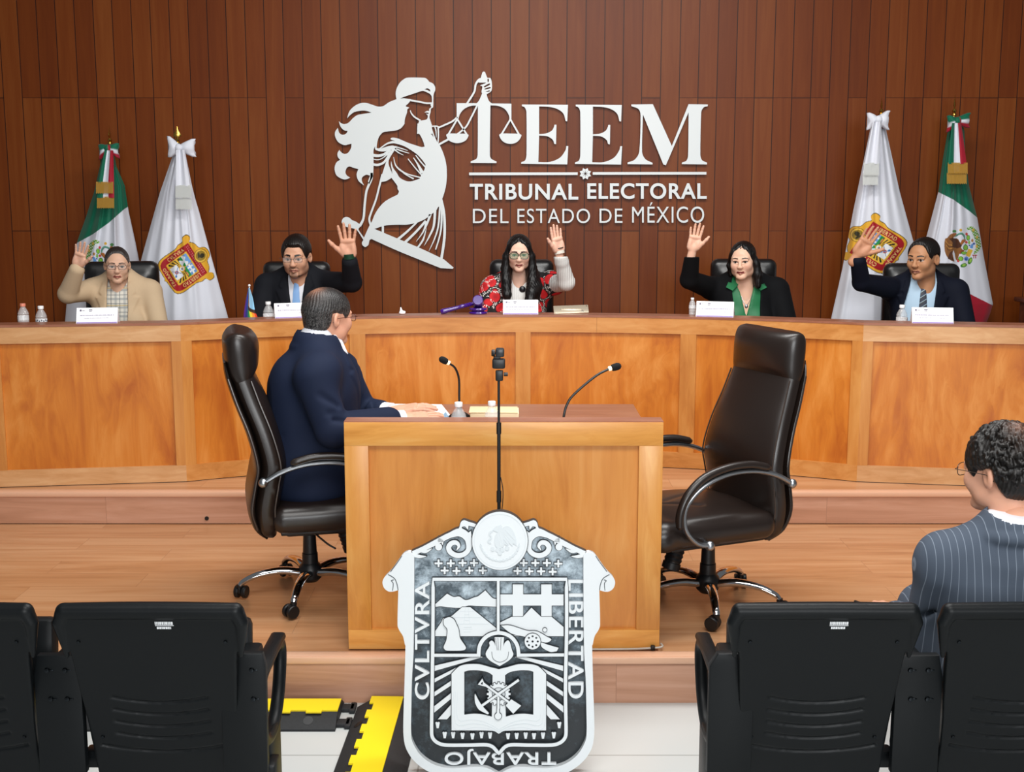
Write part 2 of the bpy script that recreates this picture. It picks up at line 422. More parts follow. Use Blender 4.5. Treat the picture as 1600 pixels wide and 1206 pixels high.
# ================================================================== the setting
def wall_material():
    m, nt, p = newmat('brown_wood_planks')
    tc = N(nt, 'ShaderNodeTexCoord'); sp = N(nt, 'ShaderNodeSeparateXYZ'); L(nt, tc, 'Object', sp, 0)
    def mth(op, a, b=None, c=None):
        n = N(nt, 'ShaderNodeMath', operation=op)
        for i, q in enumerate((a, b, c)):
            if q is None: continue
            if isinstance(q, (int, float)): n.inputs[i].default_value = q
            else: nt.links.new(q, n.inputs[i])
        return n.outputs[0]
    W = 0.1295
    xs = mth('DIVIDE', mth('ADD', sp.outputs[0], 0.012), W); ix = mth('FLOOR', xs); fx = mth('SUBTRACT', xs, ix)
    wn = N(nt, 'ShaderNodeTexWhiteNoise', noise_dimensions='1D'); nt.links.new(ix, wn.inputs['W'])
    # butt joints at two alternating heights, some boards skip a joint
    zs = mth('DIVIDE', mth('SUBTRACT', sp.outputs[2], 1.615), 0.912)
    z2 = mth('DIVIDE', mth('SUBTRACT', sp.outputs[2], 1.615), 1.824)
    skip = mth('GREATER_THAN', wn.outputs[0], 0.52)
    rowa = mth('FLOOR', zs); odd = mth('FLOOR', mth('ADD', z2, mth('MULTIPLY', mth('FLOOR', mth('MULTIPLY', wn.outputs[0], 37.0)), 0.5)))
    row = mth('ADD', mth('MULTIPLY', skip, odd), mth('MULTIPLY', mth('SUBTRACT', 1.0, skip), rowa))
    fz = mth('ADD', mth('MULTIPLY', skip, mth('FRACT', mth('ADD', z2, mth('MULTIPLY', mth('FLOOR', mth('MULTIPLY', wn.outputs[0], 37.0)), 0.5)))), mth('MULTIPLY', mth('SUBTRACT', 1.0, skip), mth('FRACT', zs)))
    cmb = N(nt, 'ShaderNodeCombineXYZ'); nt.links.new(ix, cmb.inputs[0]); nt.links.new(row, cmb.inputs[1])
    wn2 = N(nt, 'ShaderNodeTexWhiteNoise', noise_dimensions='3D'); L(nt, cmb, 0, wn2, 'Vector')
    # grain
    mp = N(nt, 'ShaderNodeMapping'); L(nt, tc, 'Object', mp, 0); mp.inputs['Scale'].default_value = (22, 22, 1.3)
    ad = N(nt, 'ShaderNodeVectorMath', operation='MULTIPLY_ADD'); L(nt, wn2, 'Color', ad, 0); ad.inputs[1].default_value = (9, 9, 9); L(nt, mp, 0, ad, 2)
    g = N(nt, 'ShaderNodeTexNoise'); g.inputs['Scale'].default_value = 1.0; g.inputs['Detail'].default_value = 6; g.inputs['Roughness'].default_value = 0.6; g.inputs['Distortion'].default_value = 0.7; L(nt, ad, 0, g, 'Vector')
    fac = mth('ADD', mth('MULTIPLY', wn2.outputs[0], 0.42), mth('MULTIPLY', g.outputs[0], 0.72))
    fac = mth('SUBTRACT', fac, 0.1)
    r = ramp(nt, [(0.1, '#622a0a'), (0.48, '#74370f'), (0.9, '#85481c')]); nt.links.new(fac, r.inputs[0])
    # grooves
    ex = mth('MINIMUM', fx, mth('SUBTRACT', 1.0, fx)); gx = mth('LESS_THAN', ex, 0.022)
    ez = mth('MINIMUM', fz, mth('SUBTRACT', 1.0, fz)); gz = mth('LESS_THAN', ez, 0.0028)
    gr = mth('MAXIMUM', mth('MULTIPLY', gx, 1.0), mth('MULTIPLY', gz, 0.55))
    mix = N(nt, 'ShaderNodeMix', data_type='RGBA'); nt.links.new(gr, mix.inputs[0]); L(nt, r, 0, mix, 6); mix.inputs[7].default_value = lin('#2c1208')
    L(nt, mix, 2, p, 'Base Color')
    p.inputs['Roughness'].default_value = 0.40; p.inputs['Specular IOR Level'].default_value = 0.19
    b = N(nt, 'ShaderNodeBump'); b.inputs['Strength'].default_value = 0.35; b.inputs['Distance'].default_value = 0.004
    nt.links.new(mth('SUBTRACT', mth('MULTIPLY', g.outputs[0], 0.05), gr), b.inputs['Height']); L(nt, b, 0, p, 'Normal')
    return m
WALLY = 8.6
def structure(name, mb, mat):
    return tag(mb.build(name, mat), kind='structure')
structure('wall_back', MB().box((0, WALLY + 0.1, 2.2), (9.0, 0.2, 4.6)), wall_material())

def tile_material():
    m, nt, p = newmat('white_floor_tile')
    tc = N(nt, 'ShaderNodeTexCoord'); mp = N(nt, 'ShaderNodeMapping'); L(nt, tc, 'Object', mp, 0); mp.inputs['Location'].default_value = (0.31, -3.865, 0)
    br = N(nt, 'ShaderNodeTexBrick'); br.offset = 0.0; br.inputs['Scale'].default_value = 1.0; br.inputs['Mortar Size'].default_value = 0.003
    br.inputs['Brick Width'].default_value = 1.2; br.inputs['Row Height'].default_value = 0.6; br.inputs['Mortar Smooth'].default_value = 0.1
    br.inputs['Color1'].default_value = lin('#bcbfbe'); br.inputs['Color2'].default_value = lin('#bfc2c1'); br.inputs['Mortar'].default_value = lin('#949694')
    L(nt, mp, 0, br, 'Vector'); L(nt, br, 'Color', p, 'Base Color'); p.inputs['Roughness'].default_value = 0.28
    return m
structure('floor', MB().box((0, 2.0, -0.05), (9.0, 13.4, 0.1)), tile_material())

def laminate(name, light='#c99a72', mid='#b9855c', dark='#9d6c48', pw=0.19, rough=0.3, offset=0.0, axis='Y'):
    m, nt, p = newmat(name)
    tc = N(nt, 'ShaderNodeTexCoord'); mp = N(nt, 'ShaderNodeMapping'); L(nt, tc, 'Object', mp, 0); mp.inputs['Location'].default_value = (0.4, offset, 0)
    if axis == 'Z': mp.inputs['Rotation'].default_value = (-math.pi / 2, 0, 0)
    br = N(nt, 'ShaderNodeTexBrick'); br.offset = 0.37; br.inputs['Scale'].default_value = 1.0; br.inputs['Mortar Size'].default_value = 0.0012
    br.inputs['Brick Width'].default_value = 1.25; br.inputs['Row Height'].default_value = pw; br.inputs['Bias'].default_value = 0
    br.inputs['Color1'].default_value = (0, 0, 0, 1); br.inputs['Color2'].default_value = (1, 1, 1, 1); br.inputs['Mortar'].default_value = (0.5, 0.5, 0.5, 1)
    L(nt, mp, 0, br, 'Vector')
    m2 = N(nt, 'ShaderNodeMapping'); L(nt, mp, 0, m2, 0); m2.inputs['Scale'].default_value = (1.0, 14, 14)
    ad = N(nt, 'ShaderNodeVectorMath', operation='MULTIPLY_ADD'); L(nt, br, 'Color', ad, 0); ad.inputs[1].default_value = (5, 3, 7); L(nt, m2, 0, ad, 2)
    g = N(nt, 'ShaderNodeTexNoise'); g.inputs['Scale'].default_value = 1.0; g.inputs['Detail'].default_value = 6; g.inputs['Roughness'].default_value = 0.6; g.inputs['Distortion'].default_value = 0.9; L(nt, ad, 0, g, 'Vector')
    a = N(nt, 'ShaderNodeMath', operation='MULTIPLY_ADD'); L(nt, br, 'Color', a, 0); a.inputs[1].default_value = 0.16; L(nt, g, 'Fac', a, 2)
    r = ramp(nt, [(0.3, dark), (0.52, mid), (0.75, light)]); L(nt, a, 0, r, 0)
    mix = N(nt, 'ShaderNodeMix', data_type='RGBA'); mm = N(nt, 'ShaderNodeMath', operation='MULTIPLY'); L(nt, br, 'Fac', mm, 0); mm.inputs[1].default_value = 0.45
    L(nt, mm, 0, mix, 0); L(nt, r, 0, mix, 6); mix.inputs[7].default_value = lin('#6b4128'); L(nt, mix, 2, p, 'Base Color')
    p.inputs['Roughness'].default_value = rough
    return m
STAGE_Y, DAIS_Y = 4.304, 6.16
LAM = laminate('stage_laminate')
LAMR = laminate('riser_laminate', light='#cda088', mid='#bd8d72', dark='#a5765a', pw=0.4, rough=0.42, axis='Z', offset=0.05)
structure('stage_floor', MB().box((0, (STAGE_Y + WALLY) / 2, ST / 2 - 0.002), (9.0, WALLY - STAGE_Y, ST - 0.004)), LAM)
structure('stage_riser', MB().box((0, STAGE_Y - 0.004, ST / 2 - 0.01), (9.0, 0.012, ST - 0.02)), LAMR)
structure('dais_floor', MB().box((0, (DAIS_Y + WALLY) / 2, (ST + PL) / 2), (9.0, WALLY - DAIS_Y, PL - ST)), LAM)
structure('dais_riser', MB().box((0, DAIS_Y - 0.004, (ST + PL) / 2 - 0.006), (9.0, 0.012, PL - ST - 0.014)), LAMR)
NOS = plain('nosing_strip', '#dcae90', 0.32)
def nosing(name, Y, z):
    b = MB(); b.box((0, Y + 0.018, z + 0.0015), (9.0, 0.05, 0.007), 0.002); b.box((0, Y - 0.012, z - 0.009), (9.0, 0.012, 0.026), 0.004)
    structure(name, b, NOS)
nosing('trim_1', STAGE_Y, ST); nosing('trim_2', DAIS_Y, PL)
# small dark cable hole in the dais riser
o = MB().lathe([(0.0, 0), (0.011, 0), (0.011, 0.004), (0.007, 0.004)], 14, Matrix.Translation((-1.59, DAIS_Y - 0.0095, ST + 0.028)) @ Matrix.Rotation(math.pi / 2, 4, 'X')).build('cable_grommet', BLACKP)
tag(o, 'small black cable grommet low on the upper step riser, left', 'grommet')

# ================================================================== curved judges' bench
W_RAIL = wood('bench_rail_wood', '#a8682a', '#c08243', '#d09a5c', 'X', 0.36, figure=0.7)
W_RAILP = wood('bench_pale_rail_wood', '#ad7a45', '#c49362', '#d6ad80', 'X', 0.36, figure=0.7, seed=3)
W_STILE = wood('bench_stile_wood', '#a9662a', '#bf7f3c', '#cf9653', 'Z', 0.36, figure=0.7, seed=2)
W_PANEL = wood('bench_panel_veneer', '#a8581a', '#c27426', '#d48f45', 'Z', 0.33, scale=0.8, figure=1.25, seed=5)
W_TOP = wood('desk_top_wood', '#7e4a33', '#94604a', '#a6745c', 'X', 0.3, figure=0.5, seed=8)
XA, XB, YA, SAG = -1.75, 1.855, 6.385, 0.425
XM = (XA + XB) / 2; HC = (XB - XA) / 2; RR = (HC * HC + SAG * SAG) / (2 * SAG); YC = YA + SAG - RR
def bfront(x):
    """plan curve of the bench front"""
    if x < XA: return YA + (x - XA) * 0.135
    if x > XB: return YA - (x - XB) * 0.165
    return YC + math.sqrt(RR * RR - (x - XM) ** 2)
def bnorm(x):
    if x < XA: d = (1, 0.135)
    elif x > XB: d = (1, -0.165)
    else: d = (1, -(x - XM) / math.sqrt(RR * RR - (x - XM) ** 2))
    l = math.hypot(*d); return (-d[1] / l, d[0] / l)                # pointing back, away from the camera
def strip(xa, xb, z0, z1, y0, y1, n=None):
    """solid bar following the front between xa and xb; y0..y1 = depth behind the face"""
    n = n or max(1, int(abs(xb - xa) / 0.08)); rings = []
    for i in range(n + 1):
        x = xa + (xb - xa) * i / n
        xx = min(max(x, xa + 1e-4), xb - 1e-4); nx, ny = bnorm(xx); Y = bfront(xx)
        if abs(x - XA) < 1e-3 or abs(x - XB) < 1e-3:                 # mitred on the corner bisector
            q = XA if abs(x - XA) < 1e-3 else XB
            n1, n2 = bnorm(q - 1e-3), bnorm(q + 1e-3); bx, by = n1[0] + n2[0], n1[1] + n2[1]; s = 2 / (bx * bx + by * by); nx, ny = bx * s, by * s
        rings.append([(x + nx * y0, Y + ny * y0, z0), (x + nx * y1, Y + ny * y1, z0), (x + nx * y1, Y + ny * y1, z1), (x + nx * y0, Y + ny * y0, z1)])
    return MB().loft(rings)
BT = PL + 0.861
def bench(name, xa, xb, stiles, seams, label, rail):
    root = thing(name, ((xa + xb) / 2, bfront((xa + xb) / 2), PL), label, 'bench')
    Mi = Vector(root.location)
    def part(nm, mb, mat):
        o = mb.build(nm, mat, root); 
        o.data.transform(Matrix.Translation(-Mi)); return o
    e = [xa] + seams + [xb]
    for i in range(len(e) - 1): part('top_rail', strip(e[i] + (0.0008 if i else 0), e[i + 1], BT - 0.098, BT - 0.012, 0.0, 0.03), rail)
    part('top_cap', strip(xa, xb, BT - 0.012, BT, -0.002, 0.14), W_TOP)
    part('bottom_rail', strip(xa, xb, PL + 0.004, PL + 0.092, 0.0, 0.03), rail)
    part('plinth_gap', strip(xa, xb, PL, PL + 0.004, 0.006, 0.03), BLACKP)
    edges = []
    for (s0, s1) in stiles: part('stile', strip(s0, s1, PL + 0.092, BT - 0.098, 0.0005, 0.03), W_STILE); edges.append((s0, s1))
    edges.sort(); 
    for i in range(len(edges) - 1):
        part('panel', strip(edges[i][1], edges[i + 1][0], PL + 0.092, BT - 0.098, 0.014, 0.03), W_PANEL)
    part('parapet_back', strip(xa, xb, PL + 0.6, BT - 0.012, 0.115, 0.135), W_STILE)
    part('desk_top', strip(xa, xb, PL + 0.745, PL + 0.775, 0.135, 0.72), W_TOP)
    part('back_panel', strip(xa, xb, PL, PL + 0.745, 0.4, 0.42), W_STILE)
    return root
bench('judges_bench', XA, XB, [(XA, XA + 0.05), (-0.9, -0.815), (0.02, 0.105), (0.935, 1.02), (XB - 0.05, XB)], [0.475],
      'long curved wooden bench front in the middle behind the square table', W_RAIL)
bench('judges_bench', -3.5, XA, [(-3.5, -3.45), (-2.745, -2.66), (XA - 0.05, XA)], [], 'straight left wing of the wooden bench, below the woman in beige', W_RAILP)
bench('judges_bench', XB, 3.6, [(XB, XB + 0.052), (2.95, 3.03), (3.55, 3.6)], [], 'straight right wing of the wooden bench, below the man with striped tie', W_RAILP)

# dark side cabinet just showing at the far right behind the bench
cb = thing('side_cabinet', (3.78, 8.0, PL), 'dark reddish wooden cabinet top at the far right behind the bench', 'cabinet')
W_DARK = wood('dark_red_wood', '#3f1c0e', '#5b2b17', '#74402a', 'X', 0.35, figure=0.5, seed=4)
MB().box((0, 0, 0.405), (0.66, 0.5, 0.81), 0.004).build('body', W_DARK, cb); MB().box((0, 0, 0.825), (0.72, 0.56, 0.03), 0.005).build('top', W_DARK, cb)
for sx in (-0.165, 0.165):
    d = MB().box((sx, -0.256, 0.42), (0.31, 0.015, 0.72), 0.003).build('door', W_DARK, cb); MB().sphere((sx * 0.25, -0.272, 0.5), 0.012, 10).build('knob', BRASS, d)

# ================================================================== the square table on the stage
TX0, TX1, TY, TB, TZ = -0.616, 0.555, 4.375, 5.47, ST + 0.872
tb = thing('witness_table', ((TX0 + TX1) / 2, (TY + TB) / 2, ST), 'square wooden table with framed front panel standing on the stage', 'table')
def tpart(nm, mb, mat):
    o = mb.build(nm, mat, tb); o.data.transform(Matrix.Translation(-Vector(tb.location))); return o
tw = TX1 - TX0; tcx = (TX0 + TX1) / 2
T_RAIL = wood('table_rail_wood', '#c07c33', '#d9984a', '#e6b36c', 'X', 0.36, figure=0.8, seed=11)
T_STILE = wood('table_stile_wood', '#b8722d', '#ce8b40', '#dda45a', 'Z', 0.36, figure=0.8, seed=12)
T_PANEL = wood('table_panel_veneer', '#b66c29', '#cc863d', '#d99c58', 'Z', 0.34, scale=0.8, figure=0.8, seed=13)
tpart('top_rail', MB().box((tcx, TY + 0.016, TZ - 0.044), (tw, 0.032, 0.088), 0.0015), T_RAIL)
tpart('bottom_rail', MB().box((tcx, TY + 0.016, ST + 0.040), (tw, 0.032, 0.076), 0.0015), T_RAIL)
for x in (TX0 + 0.044, TX1 - 0.044): tpart('stile', MB().box((x, TY + 0.016, ST + 0.431), (0.088, 0.032, 0.706), 0.001), T_STILE)
tpart('panel', MB().box((tcx, TY + 0.024, ST + 0.431), (tw - 0.17, 0.012, 0.71)), T_PANEL)
tpart('table_top', MB().box((tcx, (TY + 0.032 + TB) / 2, ST + 0.735), (tw, TB - TY - 0.032, 0.03), 0.003), W_TOP)
tpart('front_ledge', MB().box((tcx, TY + 0.0455, TZ + 0.0015), (tw, 0.085, 0.003)), W_TOP)
tpart('back_panel', MB().box((tcx, TB - 0.02, ST + 0.36), (tw, 0.03, 0.72), 0.002), T_STILE)
for x in (TX0 + 0.03, TX1 - 0.03): tpart('apron', MB().box((x, (TY + TB) / 2, ST + 0.70), (0.025, TB - TY - 0.09, 0.04), 0.002), T_STILE)

# ================================================================== leather executive chairs (forward = +X)
def ring_rr(cx, cz, tx, tz, th, hw, n=28, e=3.2, y0=0.0, bulge=0.0):
    """superellipse section across a chair back: hw half width (Y), th half thickness along the normal of (tx, tz)"""
    nx, nz = tz, -tx; out = []
    for k in range(n):
        a = 2 * math.pi * k / n; ca, sa = math.cos(a), math.sin(a)
        u = math.copysign(abs(ca) ** (2 / e), ca) * hw; w = math.copysign(abs(sa) ** (2 / e), sa) * th
        w += bulge * (1 - (u / hw) ** 2) * (1 if w > 0 else 0)
        out.append((cx + nx * w, u + y0, cz + nz * w))
    return out
def spine_loft(st, n_sub=4, n=28, e=3.2):
    """stations (x, z, half thickness, half width, bulge)"""
    dense = []
    for i in range(len(st) - 1):
        for k in range(n_sub):
            t = k / n_sub; p0, p1, p2, p3 = st[max(i - 1, 0)], st[i], st[i + 1], st[min(i + 2, len(st) - 1)]
            dense.append([0.5 * (2 * b + (c - a) * t + (2 * a - 5 * b + 4 * c - d) * t * t + (3 * b - a - 3 * c + d) * t ** 3) for a, b, c, d in zip(p0, p1, p2, p3)])
    dense.append(list(st[-1])); rings = []
    for i, s in enumerate(dense):
        a, b = dense[max(i - 1, 0)], dense[min(i + 1, len(dense) - 1)]; l = math.hypot(b[0] - a[0], b[1] - a[1]) or 1
        rings.append(ring_rr(s[0], s[1], (b[0] - a[0]) / l, (b[1] - a[1]) / l, max(s[2], 0.002), max(s[3], 0.01), n, e, 0, s[4]))
    return MB().loft(rings)
def caster(root_mb, x, y, rz): pass
def exec_chair(loc, rz, label, tilt_base=0.0):
    r = thing('executive_chair', loc, label, 'chair', rz, 'leather swivel chairs at the square table')
    # backrest cushion: lower lumbar roll, long panel, thick rolled headrest
    st = [(-0.235, 0.300, 0.018, 0.17, 0), (-0.255, 0.335, 0.045, 0.215, 0.0), (-0.262, 0.42, 0.052, 0.235, 0.005), (-0.246, 0.52, 0.05, 0.245, 0.012), (-0.235, 0.60, 0.048, 0.245, 0.02), (-0.262, 0.72, 0.046, 0.232, 0.02),
          (-0.305, 0.84, 0.046, 0.212, 0.014), (-0.335, 0.93, 0.046, 0.20, 0.005)]
    MBb = spine_loft(st, 5); bk = MBb.build('backrest', LEATHER, r)
    hd = [(-0.334, 0.925, 0.044, 0.199, 0.0), (-0.340, 0.955, 0.055, 0.2, 0.012), (-0.345, 1.0, 0.058, 0.2, 0.022), (-0.349, 1.05, 0.058, 0.2, 0.026), (-0.352, 1.085, 0.054, 0.197, 0.02), (-0.355, 1.105, 0.038, 0.19, 0.008), (-0.356, 1.114, 0.014, 0.17, 0)]
    spine_loft(hd, 5).build('headrest', LEATHER, r)
    # outer shell of the back with piping
    sh = [(-0.262, 0.29, 0.008, 0.16, 0), (-0.30, 0.34, 0.016, 0.2, 0), (-0.318, 0.42, 0.018, 0.222, 0), (-0.303, 0.52, 0.016, 0.23, 0), (-0.291, 0.60, 0.015, 0.23, 0), (-0.317, 0.72, 0.015, 0.218, 0), (-0.36, 0.84, 0.014, 0.2, 0), (-0.391, 0.94, 0.012, 0.185, 0), (-0.402, 1.0, 0.006, 0.165, 0)]
    spine_loft(sh, 5).build('back_shell', LEATHER, r)
    PIP = plain('piping_leather', '#3a302b', 0.3)
    for s in (-1, 1):
        p = [(x + 0.03, s * (hw * 0.985), z) for (x, z, t, hw, b) in st[1:]]; MB().tube(curve3(p, 5), 0.0035, 6).build('seam_piping', PIP, bk)
        p = [(x, s * hw, z) for (x, z, t, hw, b) in sh[1:-1]]; MB().tube(curve3(p, 5), 0.0035, 6).build('seam_piping', PIP, bk)
    # seat
    F1 = Field((-0.3, -0.3, 0.26), (0.36, 0.3, 0.5), 0.0075)
    F1.box((0.02, 0, 0.375), (0.53, 0.5, 0.11), 0.05); F1.ell((0.04, 0, 0.42), (0.25, 0.22, 0.035), 0.03); F1.cone((0.262, -0.2, 0.375), (0.262, 0.2, 0.375), 0.05, k=0.04)
    F1.cone((-0.05, -0.08, 0.455), (0.12, 0.0, 0.462), 0.005, k=0.02, mode='s'); F1.cone((0.02, 0.1, 0.455), (0.16, 0.02, 0.462), 0.004, k=0.02, mode='s')
    v, f = F1.mesh(); seat = mesh('seat', v, f, LEATHER, r, True)
    MB().box((0.0, 0, 0.318), (0.42, 0.4, 0.02), 0.005).build('seat_pan', BLACKP, r)
    # armrests: aluminium loop with leather pad
    for s in (-1, 1):
        y = s * 0.275
        pts = [(-0.275, y, 0.545), (-0.2, y, 0.585), (-0.1, y, 0.61), (0.02, y, 0.608), (0.13, y, 0.57), (0.2, y, 0.5), (0.2, y, 0.42), (0.15, y, 0.36), (0.09, y, 0.342)]
        a = MB().tube(curve3(pts, 6), 0.0125, 10, flat=0.8).sphere(pts[0], 0.019, 10).sphere(pts[-1], 0.019, 10).build('armrest', SATIN, r)
        pad = [(-0.17, y, 0.616), (-0.08, y, 0.637), (0.02, y, 0.634), (0.12, y, 0.606), (0.19, y, 0.548), (0.222, y, 0.48), (0.224, y, 0.42)]
        MB().tube(curve3(pad, 6), [0.008] + [0.017] * (6 * 6 - 1) + [0.008], 12, flat=0.9).build('arm_pad', LEATHER, a)
        MB().tube([(-0.275, s * 0.225, 0.545), (-0.275, y, 0.545)], 0.012, 10).tube([(0.09, s * 0.2, 0.342), (0.09, y, 0.342)], 0.012, 10).build('arm_bolt', SATIN, a)
    for ch in [q for q in COL.objects if q.parent == r]: ch.location.x += 0.085
    # mechanism, lift, base
    m = MB(); m.box((0.02, 0, 0.29), (0.24, 0.16, 0.045), 0.012); m.build('tilt_mechanism', BLACKP, r)
    T = Matrix.Translation((0.14, 0, 0.285)) @ Matrix.Rotation(math.radians(162), 4, 'Y')
    prof = [(0.0, 0)] + [(0.036 - 0.004 * (i % 2), 0.004 + 0.009 * i) for i in range(9)] + [(0.032, 0.085), (0.032, 0.088), (0.036, 0.09), (0.036, 0.115), (0.024, 0.12)]
    MB().lathe(prof, 20, T).build('tension_knob', BLACKP, r)
    MB().tube(curve3([(0.0, -0.06, 0.29), (0.05, -0.2, 0.27), (0.08, -0.26, 0.262)]), 0.004, 8).build('lift_lever', SATIN, r)
    MB().lathe([(0.012, 0.2), (0.012, 0.29)], 14).build('piston', CHROME, r)
    MB().lathe([(0.0, 0.055), (0.03, 0.055), (0.045, 0.07), (0.05, 0.1), (0.046, 0.12), (0.033, 0.135), (0.032, 0.175), (0.029, 0.178), (0.026, 0.255), (0.0, 0.255)], 24).build('lift_column', BLACKP, r)
    for i in range(5):
        a = tilt_base + i * 2 * math.pi / 5; R = Matrix.Rotation(a, 4, 'Z')
        p = curve3([(0.035, 0, 0.095), (0.12, 0, 0.108), (0.21, 0, 0.098), (0.27, 0, 0.075), (0.288, 0, 0.058)], 6); n = len(p)
        lg = MB().tube(p, [0.022 - 0.009 * k / n for k in range(n)], 12, M=R, flat=0.8).build('leg', CHROME, r)
        cs = MB(); C0 = R @ Matrix.Translation((0.288, 0, 0)) @ Matrix.Rotation(1.1 + i * 1.3, 4, 'Z')
        cs.tube([(0, 0, 0.05), (0, 0, 0.062)], 0.013, 10, M=C0)
        for sy in (-0.016, 0.016):
            cs.lathe([(0.012, -0.009), (0.024, -0.009), (0.027, -0.005), (0.027, 0.005), (0.024, 0.009), (0.012, 0.009)], 18, C0 @ Matrix.Translation((-0.014, sy, 0.027)) @ Matrix.Rotation(math.pi / 2, 4, 'X'))
        cs.box((-0.008, 0, 0.038), (0.04, 0.014, 0.03), 0.006, M=C0)
        cs.build('caster', BLACKP, lg)
    r.scale = (1.035, 1.035, 1.035)
    return r
exec_chair((0.815, 4.88, ST), math.pi + math.radians(24), 'empty dark brown leather executive chair right of the square table', math.radians(64))
exec_chair((-0.865, 5.03, ST), math.radians(14), 'dark brown leather executive chair carrying the man in navy at the table', math.pi)

# ================================================================== audience seating
STICKER = plain('white_sticker_print', '#e6e8ea', 0.6)
def aud_chair(loc, label, ends=(False, False), seat_down=False):
    r = thing('auditorium_chair', loc, label, 'chair', 0, 'charcoal audience chairs in the front row')
    lean = math.radians(13)
    TL = Matrix.Translation((0, 0.135, 0.40)) @ Matrix.Rotation(lean, 4, 'X')        # back frame: x right, z up, -y towards the camera
    # front panel (v runs 0 at the bottom to 0.44 at the top)
    Fd = Field((-0.29, -0.075, -0.13), (0.29, 0.075, 0.47), 0.0036)
    out = [(-0.19, -0.12), (0.19, -0.12), (0.2, 0.1), (0.215, 0.3), (0.236, 0.385), (0.243, 0.43), (0.228, 0.449), (-0.228, 0.449), (-0.243, 0.43), (-0.236, 0.385), (-0.215, 0.3), (-0.2, 0.1)]
    X, Y, Z = Fd.grid(); d2 = sdpoly(X[:, 0, :], Z[:, 0, :], out)[:, None, :]
    bend = 0.008 * (X / 0.24) ** 2 * -1.0
    slab = np.abs(Y - bend) - 0.014
    q0, q1 = d2 + 0.006, slab + 0.006
    Fd.S = (np.sqrt(np.maximum(q0, 0) ** 2 + np.maximum(q1, 0) ** 2) + np.minimum(np.maximum(q0, q1), 0) - 0.006).astype(np.float32)
    # padded lip along the top and upper sides
    Fd.chain([(-0.226, -0.016, 0.3), (-0.234, -0.012, 0.40), (-0.220, -0.006, 0.429), (0, -0.004, 0.429), (0.220, -0.006, 0.429), (0.234, -0.012, 0.40), (0.226, -0.016, 0.3)], [0.006, 0.018, 0.022, 0.022, 0.022, 0.018, 0.006], 0.001)
    for i, zz in enumerate((0.17, 0.132, 0.094, 0.056)):
        pts = [(-0.125 + 0.25 * t, -0.0145 - 0.008 * ((-0.125 + 0.25 * t) / 0.24) ** 2, zz - 0.018 * (1 - (2 * t - 1) ** 2)) for t in np.linspace(0, 1, 9)]
        Fd.chain(pts, [0.0052] * 9, mode='s')
    pts = [(-0.17 + 0.34 * t, -0.0145 - 0.008 * ((-0.17 + 0.34 * t) / 0.24) ** 2, 0.018 - 0.024 * (1 - (2 * t - 1) ** 2)) for t in np.linspace(0, 1, 9)]; Fd.chain(pts, [0.0052] * 9, mode='s')
    v, f = Fd.mesh(1); bk = mesh('backrest', xf(v, TL), f, AUDP, r, True)
    for x, z in ((-0.19, 0.345), (0.19, 0.345), (-0.165, 0.045), (0.165, 0.045)):
        MB().lathe([(0, 0), (0.0055, 0), (0.0045, 0.004), (0.0, 0.0045)], 10, TL @ Matrix.Translation((x, -0.0135 - 0.008 * (x / 0.24) ** 2, z)) @ Matrix.Rotation(math.pi / 2, 4, 'X')).build('screw', plain('dark_steel', '#2a2d30', 0.25, 1.0), bk)
    st = MB()
    for j, (z, h) in enumerate(((0.3985, 0.009), (0.3915, 0.0016), (0.3845, 0.0062))):   # three illegible printed lines
        x = 0.012 + (0.004 if j == 2 else 0)
        while x < 0.055 - (0.003 if j == 2 else 0):
            w = random.choice((0.0028, 0.0042, 0.005)) if j != 1 else 0.012
            st.box((x + w / 2, -0.0148, z), (w, 0.001, h), M=TL); x += w + (0.0011 if j != 1 else 0)
    st.build('sticker', STICKER, bk)
    # seat (tipped up), hidden behind the back from this side
    if seat_down: MB().box((0, 0.34, 0.40), (0.42, 0.42, 0.06), 0.02).build('seat', AUDP, r)
    else: MB().box((0, 0.24, 0.52), (0.42, 0.06, 0.40), 0.02, rot=(-0.12, 0, 0)).build('seat', AUDP, r)
    def side(x, arm):
        s = MB(); poly = [(-0.062, 0.0), (0.062, 0.0), (0.062, 0.27), (0.05, 0.33), (-0.05, 0.33), (-0.062, 0.27)]
        if arm: poly = [(-0.062, -0.0), (0.055, 0.0), (0.058, 0.3), (0.05, 0.335), (-0.04, 0.335), (-0.062, 0.3)]
        T = Matrix.Translation((x, 0.10, 0.345)) @ Matrix.Rotation(math.pi / 2, 4, 'X')
        s.prism(poly, -0.012, 0.012, T, 0.003)
        s.box((x, 0.17, 0.56), (0.05, 0.13, 0.2), 0.012)
        br = s.build('side_bracket', AUDP, r)
        for dx, dz in ((-0.025, 0.635), (0.022, 0.635), (-0.02, 0.555), (0.024, 0.555)):
            if arm and dx < 0: continue
            sc = MB()
            sc.lathe([(0, 0), (0.0075, 0), (0.006, 0.004), (0.0, 0.005)], 10, Matrix.Translation((x + dx, 0.087, dz)) @ Matrix.Rotation(math.pi / 2, 4, 'X'))
            sc.box((x + dx + 0.009, 0.0865, dz), (0.014, 0.003, 0.004), 0.001)
            sc.build('bolt', plain('dark_steel', '#2a2d30', 0.25, 1.0), br)
        return s
    side(0.222 if ends[1] else 0.27, ends[1])
    if ends[0]: side(-0.222, True)
